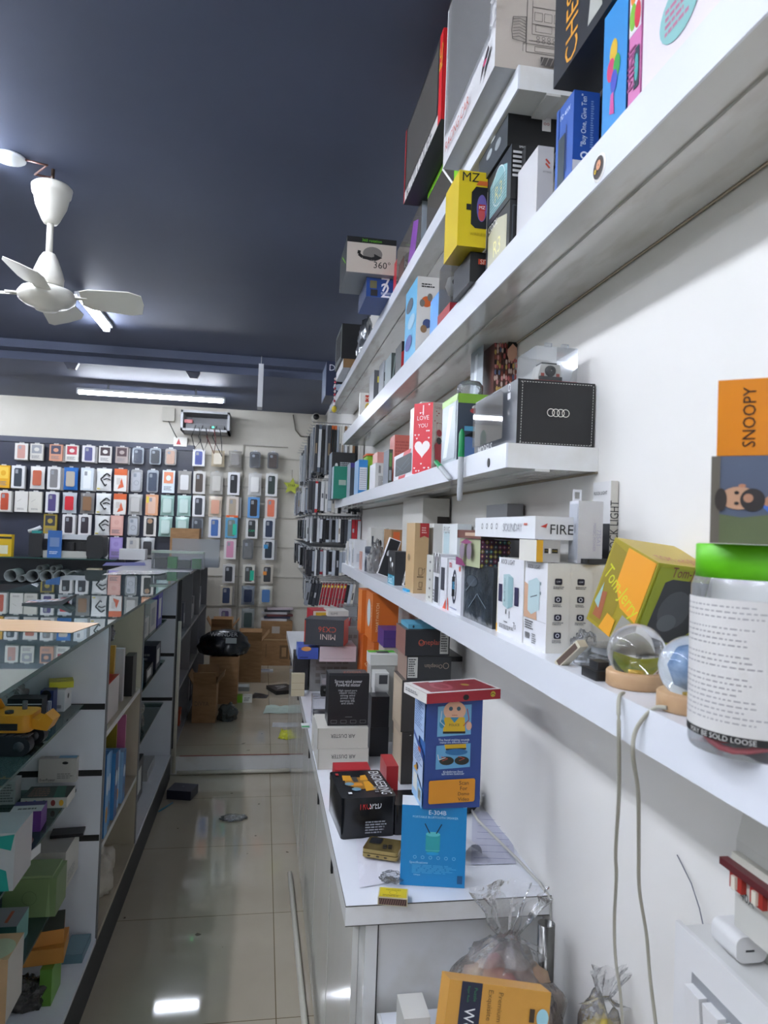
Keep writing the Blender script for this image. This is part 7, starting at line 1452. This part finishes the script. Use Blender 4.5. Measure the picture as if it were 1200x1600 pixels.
bay('tea_box', 'small white box with dense grey lettering at the left edge', 'box', zs2, (23, 1257), -10, 1221, .05, '#b9bcbc', [('x', 'F', .3, .1, .95, .9, 7, '#777')], {'R': '#a9acac'})
fl = bay('alphabet_box', 'flat white box with coloured letter pictures and a dark lid', 'toy box', zs2, (104, 1262), 32, 1246, .09, '#c9c8c0', [('e', 'F', .12, .5, .04, .25, '#b0503a'), ('e', 'F', .3, .5, .05, .3, '#3a6aa8'), ('e', 'F', .5, .5, .05, .3, '#2f7a3a'), ('e', 'F', .7, .5, .05, .3, '#8a3a3a'), ('e', 'F', .88, .5, .05, .3, '#d0a030'), ('r', 'T', 0, 0, 1, 1, '#2c3a38'), ('x', 'T', .1, .1, .6, .9, 5, '#8a6a5a'), ('p', 'T', [(.7, 0), (.95, 0), (.8, 1), (.6, 1)], '#2f6a58')])
pv = bay('earbud_case_box', 'purple and white box with an opened flap on the second glass shelf', 'box', zs2, (61, 1300), 12, 1268, .07, '#6a3a8c', [('r', 'T', 0, 0, 1, .6, '#d2d2d4'), ('x', 'T', .2, .15, .9, .4, 1, '#555'), ('r', 'T', 0, .6, 1, 1, '#3a2f6a')], {'L': '#d2d2d4'}, 4)
wt5 = bay('soap_box', 'white box with a turquoise wave at the left edge of the picture', 'box', zs2, (20, 1392), -40, 1302, .12, '#c9c9cc', [('p', 'F', [(.0, 0), (.9, .0), (.8, .35), (.4, .45), (.0, .3)], '#2fa89c'), ('p', 'F', [(.55, .95), (.98, .98), (.9, .7), (.6, .75)], '#2fa89c')], {'R': '#b0aeb0'})
p = onz(40, 1352, zs2)
e = empty('battery_tray', (p.x - .012, p.y + .03, zs2), 'open white tray holding a dark red battery tube', 'tray', rz=-.2)
MB().box(-.018, .018, -.04, .04, 0, .003, '#c9c9c9').box(-.018, -.016, -.04, .04, .003, .022, '#c9c9c9').box(.016, .018, -.04, .04, .003, .022, '#c9c9c9').build('tray', e)
bt = MB().tube([(0, -.035, .015), (0, .02, .04)], .010, '#5a1c22', 12).tube([(0, -.041, .0125), (0, -.035, .015)], .0102, '#c9a82c', 12)
tag(bt.build('battery_tube', None, e.location, rz=-.2), 'dark red battery tube with a gold band lying in the white tray', 'battery')
# third glass shelf
bay('teal_box', 'emerald green box seen through the second glass shelf', 'box', zs3, (104, 1310), 58, 1275, .03, '#157a5c', [('t', 'F', .75, .5, .25, '10', '#3aa080')], {'R': '#2c3a34'})
bw_ = bay('appliance_carton', 'large white carton lying on the third glass shelf', 'box', zs3, (100, 1395), 40, 1332, .30, '#b5b2ac', [('x', 'R', .2, .1, .8, .4, 4, '#999')], {'R': '#c2c0b8', 'T': '#a29f9a'})
ztb = zs3 + max(v.co.z for v in bw_.data.vertices) + .001
carton('dark_phone', 'black phone lying on the large white carton', 'phone', (bw_.location.x - .02, bw_.location.y + .02, ztb), (.09, .05, .009), '#17151a', [], rz=.1)
gb_ = bay('tissue_carton', 'pale green gift carton with an opened lid on the third glass shelf', 'gift box', zs3, (86, 1432), 2, 1372, .10, '#7d9464', [('p', 'F', [(.82, 0), (.86, .95), (.9, 0)], '#92a878'), ('o', 'F', .5, .5, .018, .001, '#5d7048')], {'T': '#8fa678', 'R': '#6f8458'})
carton('lid_flap', 'lifted pale green lid leaning back on the gift carton', 'lid', (gb_.location.x - .055, gb_.location.y - .049, zs3 + max(v.co.z for v in gb_.data.vertices) + .001), (.11, .095, .006), '#92a87a', [], rz=.0)
bay('teal_gift_box', 'teal box with a grey top and orange stripe at the left edge', 'gift box', zs3, (24, 1492), -30, 1448, .09, '#2f5a54', [('r', 'T', 0, 0, 1, 1, '#8e8e92'), ('r', 'T', .55, .2, .65, .8, '#b85a3a')], {'R': '#6a9a94'})
# bottom board
for k, (BR, BL, TR, lab, rr) in enumerate((((90, 1524), 30, 1490, 'lower orange box sliding over the green box', 8), ((84, 1500), 26, 1465, 'upper orange box with dark print on its lid', 14))):
    p = onz(BR[0], BR[1] + 20, zs0)
og1 = bay('green_box', 'bright green box standing on the bottom board', 'box', zs0, (79, 1572), 60, 1515, .09, '#5d8f34', [], {'R': '#6a9c3a'})
ztg = zs0 + max(v.co.z for v in og1.data.vertices) + .001
carton('orange_box', 'lower of two orange boxes lying over the green box', 'box', (og1.location.x - .13, og1.location.y - .03, ztg), (.16, .10, .04), '#c08438', [('r', 'T', .2, .2, .8, .9, '#5a5248')], rz=.12)
carton('orange_box', 'upper of two orange boxes with a dark printed lid', 'box', (og1.location.x - .14, og1.location.y - .02, ztg + .041), (.16, .10, .038), '#bd7f36', [('r', 'T', .0, .0, 1, 1, '#4c5248'), ('o', 'T', .5, .5, .02, .003, '#2f3a34')], rz=.22)
pg_ = bay('blue_case', 'pale blue translucent case lying on the bottom board by the end panel', 'plastic case', zs0, (128, 1505), 96, 1492, .16, '#5d7f8c', [('r', 'T', .03, .03, .97, .97, '#7596a2')])
bag('black_bag', 'black crumpled bag behind the pale blue case', 'bag', (pg_.location.x - .085, pg_.location.y + .03, zs0), .035, mat('#17171a', .3), 71, sq=(.7, 1, 1.9))
pb5 = onz(40, 1578, zs0)
bag('grey_bag', 'dark grey shiny plastic bag on the bottom board below the orange boxes', 'bag', (pb5.x - .02, pb5.y + .02, zs0), .055, clear('grey_film', '#8a8a8a', 1.3, .75, '#3f3d3b', .15, .6), 73, sq=(1.2, .8, 1.0))
bay('food_box', 'white sided box with a peach picture at the lower left corner', 'box', zs3, (8, 1600), -60, 1500, .10, '#c9a47c', [('e', 'T', .6, .4, .4, .4, '#b9bfa0')], {'R': '#b7b2aa'})
# ---- wooden bay
zw1, zw2, zw0 = .7455, .4005, .1355
p = Vector((XG - .02, P1 + .06, 0))
def wbay(name, label, cat, z, u, y, w, d, h, col, dec=(), faces={}, rzd=0, ins=.01, tilt=None):
    x1 = XG - ins
    return carton(name, label, cat, (x1 - w, y, z), (w, d, h), col, dec, faces, math.radians(rzd), tilt=tilt)
rb_ = wbay('red_box', 'open red box with white side on the wooden shelf', 'box', zw1, 0, 2.40, .14, .18, .125, '#b0241f', [], {'R': '#c2bebb'}, ins=.02)
carton('pink_wrap', 'pink and red wrapped trinkets on top of the red box', 'trinket', (rb_.location.x - .03, rb_.location.y - .04, zw1 + .126), (.07, .07, .05), '#8a3f52', [('e', 'R', .5, .5, .2, .2, '#b3222c'), ('e', 'F', .5, .5, .3, .3, '#c9b3b8')], rz=.4)
carton('coiled_cable_pack', 'black and white coiled cable pack on the red box', 'cable', (rb_.location.x - .065, rb_.location.y - .08, zw1 + .126), (.06, .05, .05), '#c3c3bc', [('o', 'F', .5, .5, .02, .004, '#17181a'), ('o', 'R', .5, .5, .02, .004, '#17181a')])
wbay('yellow_folder', 'yellow envelope standing behind the red box', 'folder', zw1 + .002, 0, 2.62, .17, .02, .21, '#b8943a', [('r', 'F', .3, .5, .8, .8, '#c9b98a')], ins=.05, tilt=(math.radians(-6), 0, 0))
wbay('white_papers', 'white papers standing behind the yellow envelope', 'papers', zw1, 0, 2.70, .14, .03, .19, '#b9b9bc', ins=.03)
wbay('black_bracket', 'black triangular stand beside the white papers', 'stand', zw1, 0, 2.78, .03, .08, .15, '#1a1a1c', ins=.01)
bag('grey_pouch', 'dark translucent pouch at the top of the wooden bay', 'pouch', (-.54, 2.55, zw1 + .245), .05, clear('smoke_film', '#777', 1.2, .8, '#4c4c50', .15, .4), 81, sq=(1.2, 1.3, .8))
carton('divider_box', 'tall grey card box holding up the dark pouch', 'box', (-.66, 2.46, zw1 + .0), (.10, .14, .244), '#8b8a84') if False else None
bl = ['#2f6ea8', '#6fa4d0', '#3f86c0', '#26407c', '#88b4d8']
for k in range(5):
    wbay('toy_pack', ['blue pack with a white round logo, nearest', 'pale blue pack printed with a figure, second', 'mid blue pack with a white band, third', 'navy blue pack with an orange corner, fourth', 'sky blue pack, farthest'][k] + ' on the lower wooden shelf', 'toy pack', zw2, 0, 2.36 + .072 * k, .16, .05, .26 - .02 * k, bl[k], [('e', 'R', .5, .6, .3, .12, '#c9d8e4'), ('e', 'R', .5, .25, .3, .1, '#c98a2a' if k in (0, 3) else '#3a5a8c'), ('r', 'F', .3, .3, .8, .8, '#a9c8e0')], {'R': bl[(k + 1) % 5]}, ins=.006 + .008 * (k % 2))
wbay('pink_book', 'pink spotted booklet standing at the back of the lower wooden shelf', 'book', zw2, 0, 2.80, .12, .012, .27, '#b0608a', [('e', 'F', .3 + .2 * (i % 3), .2 + .15 * i, .06, .03, '#d8a8c0') for i in range(5)], ins=.03)
wbay('yellow_card', 'mustard card at the back of the lower wooden shelf', 'card', zw2, 0, 2.74, .12, .01, .30, '#8a7a1c', ins=.05)
bag('white_bag', 'wrinkled white plastic bag on the floor board of the wooden bay', 'plastic bag', (-.535, 2.58, zw0), .08, noisy('white_poly', '#a9a294', '#c9c4b8', 9, .3, 6, bump=1), 83, sq=(.95, 1.3, 1.5))
bag('pink_bag', 'bright pink plastic bag beside the white bag in the wooden bay', 'plastic bag', (-.53, 2.40, zw0), .045, noisy('pink_poly', '#9c2f64', '#c4568c', 9, .25, 5, bump=1), 85, sq=(1, .9, 2.0))
# ---- third bay
hz_ = [.8705, .6505, .4205, .1355]
it = [
 (0, 3.02, .14, .18, .05, '#c4c4c0', 'open white box under the glass top of the third bay'), (0, 3.24, .14, .22, .09, '#b5b4b0', 'white carton with a green cap beside it'), (0, 3.50, .12, .2, .14, '#bab9b5', 'tall white carton near the third bay end'), (0, 3.75, .1, .15, .17, '#4a44a0', 'violet box at the end of the third bay top'),
 (1, 3.0, .14, .14, .12, '#c9c7c2', 'white product box on the middle glass of the third bay'), (1, 3.2, .1, .16, .13, '#5b9cbc', 'light blue box on the middle glass of the third bay'), (1, 3.45, .12, .2, .06, '#26272c', 'black flat box on the middle glass of the third bay'), (1, 3.75, .12, .16, .12, '#1d1f34', 'dark navy box on the middle glass of the third bay'),
 (2, 3.02, .12, .1, .07, '#c9c9c8', 'small white box on the low glass of the third bay'), (2, 3.2, .12, .14, .12, '#a83a30', 'red and black box on the low glass of the third bay'),
 (3, 3.1, .14, .12, .13, '#cf9a5c', 'orange printed box on the bottom board of the third bay'), (3, 3.3, .16, .18, .18, '#26272c', 'black box on the bottom board of the third bay'), (3, 3.62, .14, .24, .05, '#a9a9aa', 'grey panel box on the bottom board of the third bay')]
for (l_, y, w, d, h, c, lab) in it:
    carton('stock_box', lab, 'box', (-.51 - w, y, hz_[l_]), (w, d, h), c, [('r', 'R', .15, .2, .7, .8, '#d0d0cc' if c[1] in '1234' else '#8a8c90'), ('x', 'F', .1, .2, .8, .7, 3, '#777')])
bag('clear_bag', 'clear crumpled bags piled on the low glass shelf of the third bay', 'plastic bag', (-.58, 3.52, .4205), .075, BAGM, 91, sq=(.8, 1.3, 1.3))
bag('mixed_bag', 'grey and pink crumpled wrappers on the bottom board of the third bay', 'wrappers', (-.55, 3.02, .1355), .04, noisy('mixed_wrap', '#3a3536', '#a98a8a', 8, .3, 6, bump=1), 93, sq=(.9, .8, 1.8))

# ---- far shelving contents
rd = random.Random(31); n = 0
zf_ = [.1 + z for z in (.0205, .3305, .6205, .9305)]
for li, z in enumerate(zf_[:3]):
    for bi, (ya, yb_) in enumerate(((YS + .17, YS + .74), (YS + .80, YS + 1.32), (YS + 1.38, YS + 2.0))):
        y = ya + .02
        while y < yb_ - .1:
            d = rd.uniform(.06, .12); h = rd.uniform(.07, .2) if li < 3 else .1
            c, cn = rd.choice([('#2c3f8c', 'blue'), ('#1f2028', 'black'), ('#b9b9bc', 'white'), ('#5a5c6a', 'slate'), ('#b85030', 'orange red'), ('#2f7fc0', 'bright blue'), ('#8c8a90', 'grey')])
            if y + d > yb_: break
            carton('stock_box', '%s box on the grey far shelving, %s shelf up, %s bay, %s along' % (cn, ORD[li], ORD[bi], ORD[int((y - ya) / .07) % 15]), 'box', (-.47 - .14, y, z), (.14 - rd.uniform(0, .04), d, h), c, [('r', 'R', .2, .2, .8, .6, '#b9bcc4')], group='boxes on the far grey shelving')
            y += d + rd.uniform(.01, .05); n += 1

# ================================================================== FLOOR THINGS
def flo(name, label, cat, pix, z, w, d, h, col, dec=(), faces={}, rzd=0):
    p = onz(pix[0], pix[1], z); return carton(name, label, cat, (p.x - w / 2, p.y, z), (w, d, h), col, dec, faces, math.radians(rzd))
flo('dark_box', 'dark navy flat box lying on the tile floor below the left counter', 'box', (283, 1250), .0004, .125, .11, .045, '#1e2030', [('e', 'T', .5, .6, .05, .05, '#5a5c70')], {'T': '#23263a'}, -14)
a_ = onz(250, 1268, 0); tag(MB().tube([onz(248, 1268, .004), onz(270, 1254, .004)], .0035, '#3f7f98', 6).build('plastic_strip'), 'thin blue plastic strip on the floor by the kick plate', 'strip')
p = onz(365, 1279, 0); bag('film_scrap', 'flattened clear film scrap on the floor tiles', 'film scrap', (p.x, p.y, .0004), .055, PLAST, 95, sq=(1.2, .8, .18))
p = onz(246, 1545, 0)
zf = .1004
def sheetf(name, label, pts, col, cat, z=zf, un=.004, sd=1): return sheet(name, label, pts, z, col, cat, uneven=un, seed=sd)
sheetf('yellow_wrapper', 'bright yellow wrapper on the raised floor', [(434, 1154), (452, 1157), (461, 1145), (440, 1140)], '#c9cc1c', 'wrapper', un=.012)
sheetf('white_slip', 'white printed strip on the raised floor above the yellow wrapper', [(425, 1136), (462, 1137), (465, 1130), (426, 1129)], '#c9c9c9', 'paper slip', sd=2)
p = onz(455, 1105, .74)
a = [onz(u, v, .7) for u, v in ((412, 1113), (476, 1116), (478, 1104), (414, 1102))]
sheetf('pale_sheet', 'pale mint paper sheet lying on the raised floor against the worktop edge', [(411, 1115), (470, 1115), (474, 1105), (416, 1103)], '#b4c6bc', 'paper', sd=5, un=.008)
bp5 = flo('chair_bag', 'black folded bag with white print on the floor by the right cabinet', 'bag', (440, 1085), zf, .17, .22, .03, '#15161a', [('s', 'T', [(.2, .3), (.8, .6)], .01, '#b8b8b8'), ('x', 'T', .3, .5, .8, .8, 3, '#a8a8a8')], {}, 20)
sheetf('black_mat', 'small black square of card on the raised floor', [(392, 1091), (416, 1091), (420, 1086), (398, 1082)], '#26272c', 'card', sd=7, un=.002)
def opencarton(name, label, pix, w, d, h, rzd, col=KRAFT, z=zf, flaps=True, txt=None):
    p = onz(pix[0], pix[1], z); p.x = max(p.x, -.43 + w * .62 + (.02 if rzd else 0))
    e = empty(name, (p.x, p.y + d / 2, z), label, 'carton', rz=math.radians(rzd))
    t = .004; b = MB().box(-w / 2, w / 2, -d / 2, -d / 2 + t, 0, h, col).box(-w / 2, w / 2, d / 2 - t, d / 2, 0, h, col).box(-w / 2, -w / 2 + t, -d / 2 + t, d / 2 - t, 0, h, col).box(w / 2 - t, w / 2, -d / 2 + t, d / 2 - t, 0, h, col).box(-w / 2 + t, w / 2 - t, -d / 2 + t, d / 2 - t, 0, t, col)
    if txt: decals(b, w, d, h, txt)
    b.build('walls', e)
    if flaps:
        for k, (x, y, rx, ry, ln, wd) in enumerate(((0, -d / 2, -.6, 0, d * .45, w), (0, d / 2, .9, 0, d * .45, w), (-w / 2, 0, 0, -.5, w * .45, d), (w / 2, 0, 0, .7, w * .45, d))):
            m = MB(); q = Matrix.Translation((x, y, h)) @ (Matrix.Rotation(-rx, 4, 'X') if rx else Matrix.Rotation(ry, 4, 'Y'))
            if rx: m.box(-wd / 2 + .004, wd / 2 - .004, -.002, .002, .001, ln, col)
            else: m.box(-.002, .002, -wd / 2 + .004, wd / 2 - .004, .001, ln, col)
            m.xf(q); m.build('flap', e)
    return e
opencarton('printed_carton', 'brown carton with faded lettering under the grey shelving', (297, 1130), .15, .24, .25, 0, txt=[('t', 'F', .4, .5, .6, 'DIVYA', mat('#5a4a38'), 0, 1.3)])
opencarton('tall_carton', 'tall narrow brown carton standing in the aisle under the black bag', (348, 1100), .20, .22, .34, 0, flaps=False)
opencarton('brown_carton', 'brown carton with open flaps behind the tall one', (388, 1066), .20, .22, .34, 0)
opencarton('flap_carton', 'opened brown carton tilted high at the left end of the aisle', (330, 1057), .18, .2, .42, 0)
bx5 = onz(432, 1037, zf)
e = flo('large_carton', 'large brown carton taped shut with a square stamp, against the back wall', 'carton', (430, 1040), zf, .30, .26, .25, KRAFT, [('r', 'F', .62, .25, .88, .75, '#6b5236'), ('r', 'F', .68, .33, .82, .67, '#a8845c'), ('s', 'F', [(.2, .3), (.2, .8)], .006, '#6b5236'), ('s', 'F', [(0, .96), (1, .96)], .01, '#b89a70')])
e2 = flo('large_carton', 'second brown carton stacked on the taped one', 'carton', (430, 1040), zf + .2505, .29, .25, .16, KRAFT, [('r', 'F', .35, .3, .6, .7, '#b8b0a8')])
e2.location.x = e.location.x; e2.location.y = e.location.y
zq_ = zf + .2505 + .1605
for k, (c, cn) in enumerate((('#c9c9cc', 'white'), ('#2b3048', 'navy'), ('#6a3a3c', 'maroon'), ('#b9b9bc', 'pale grey'), ('#33363c', 'dark grey'), ('#c4b8c0', 'pinkish white'))):
    carton('booklet', '%s booklet in the loose pile on the brown cartons by the wall' % cn, 'booklet', (e.location.x - .14 + .02 * (k % 3), e.location.y - .1, zq_ + .0205 * k), (.24, .15, .02), c, [], rz=.12 * ((k % 3) - 1))
pk = onz(348, 1100, zf)
bk_ = empty('chair_bag', (pk.x - .01, pk.y + .11, zf + .342), 'bulky black bag with white lettering lying over the tall brown carton', 'bag')
bag('cover', None, None, (0, 0, 0), .17, noisy('black_poly', '#101318', '#1f252c', 6, .25, 5, bump=.6), 101, sq=(1.15, .7, .75), parent=bk_, rough=.15)
q_ = MB(); decals(q_, .26, .2, .1, [('t', 'F', .5, .75, .75, 'WONDER', mat('#b8bcc0')), ('r', 'F', .55, .1, .85, .5, mat('#9aa4a4'))], .03); q_.xf(Matrix.Translation((0, -.015, .09))); q_.build('lettering', bk_)
p = onz(335, 1112, zf); bag('garbage_bag', 'grey translucent plastic bag of waste beside the brown cartons', 'plastic bag', (p.x + .10, p.y - .22, zf), .065, clear('grey_poly', '#777c7c', 1.4, .6, '#4c5554', .2, .8), 103, sq=(1.0, .9, 1.2))
flo('green_pack', 'small pack half lime green half white on the raised floor', 'pack', (380, 1098), zf, .125, .06, .05, '#c9ccc6', [('r', 'F', 0, 0, .45, 1, '#6fae1c'), ('x', 'F', .55, .2, .95, .8, 3, '#666'), ('r', 'T', 0, 0, .45, 1, '#7aba24')])
flo('clear_case', 'pale grey plastic case lying beyond the lime green pack', 'plastic case', (376, 1080), zf, .13, .12, .03, '#9aa2a0', [('r', 'T', .1, .1, .9, .9, '#b0b8b6')])
flo('white_scrap', 'scattered white papers at the foot of the large carton', 'paper', (400, 1050), zf, .30, .08, .012, '#b8bcc0', [('r', 'T', .1, .1, .4, .8, '#8a90a4'), ('r', 'T', .6, .2, .9, .7, '#3a4668')])
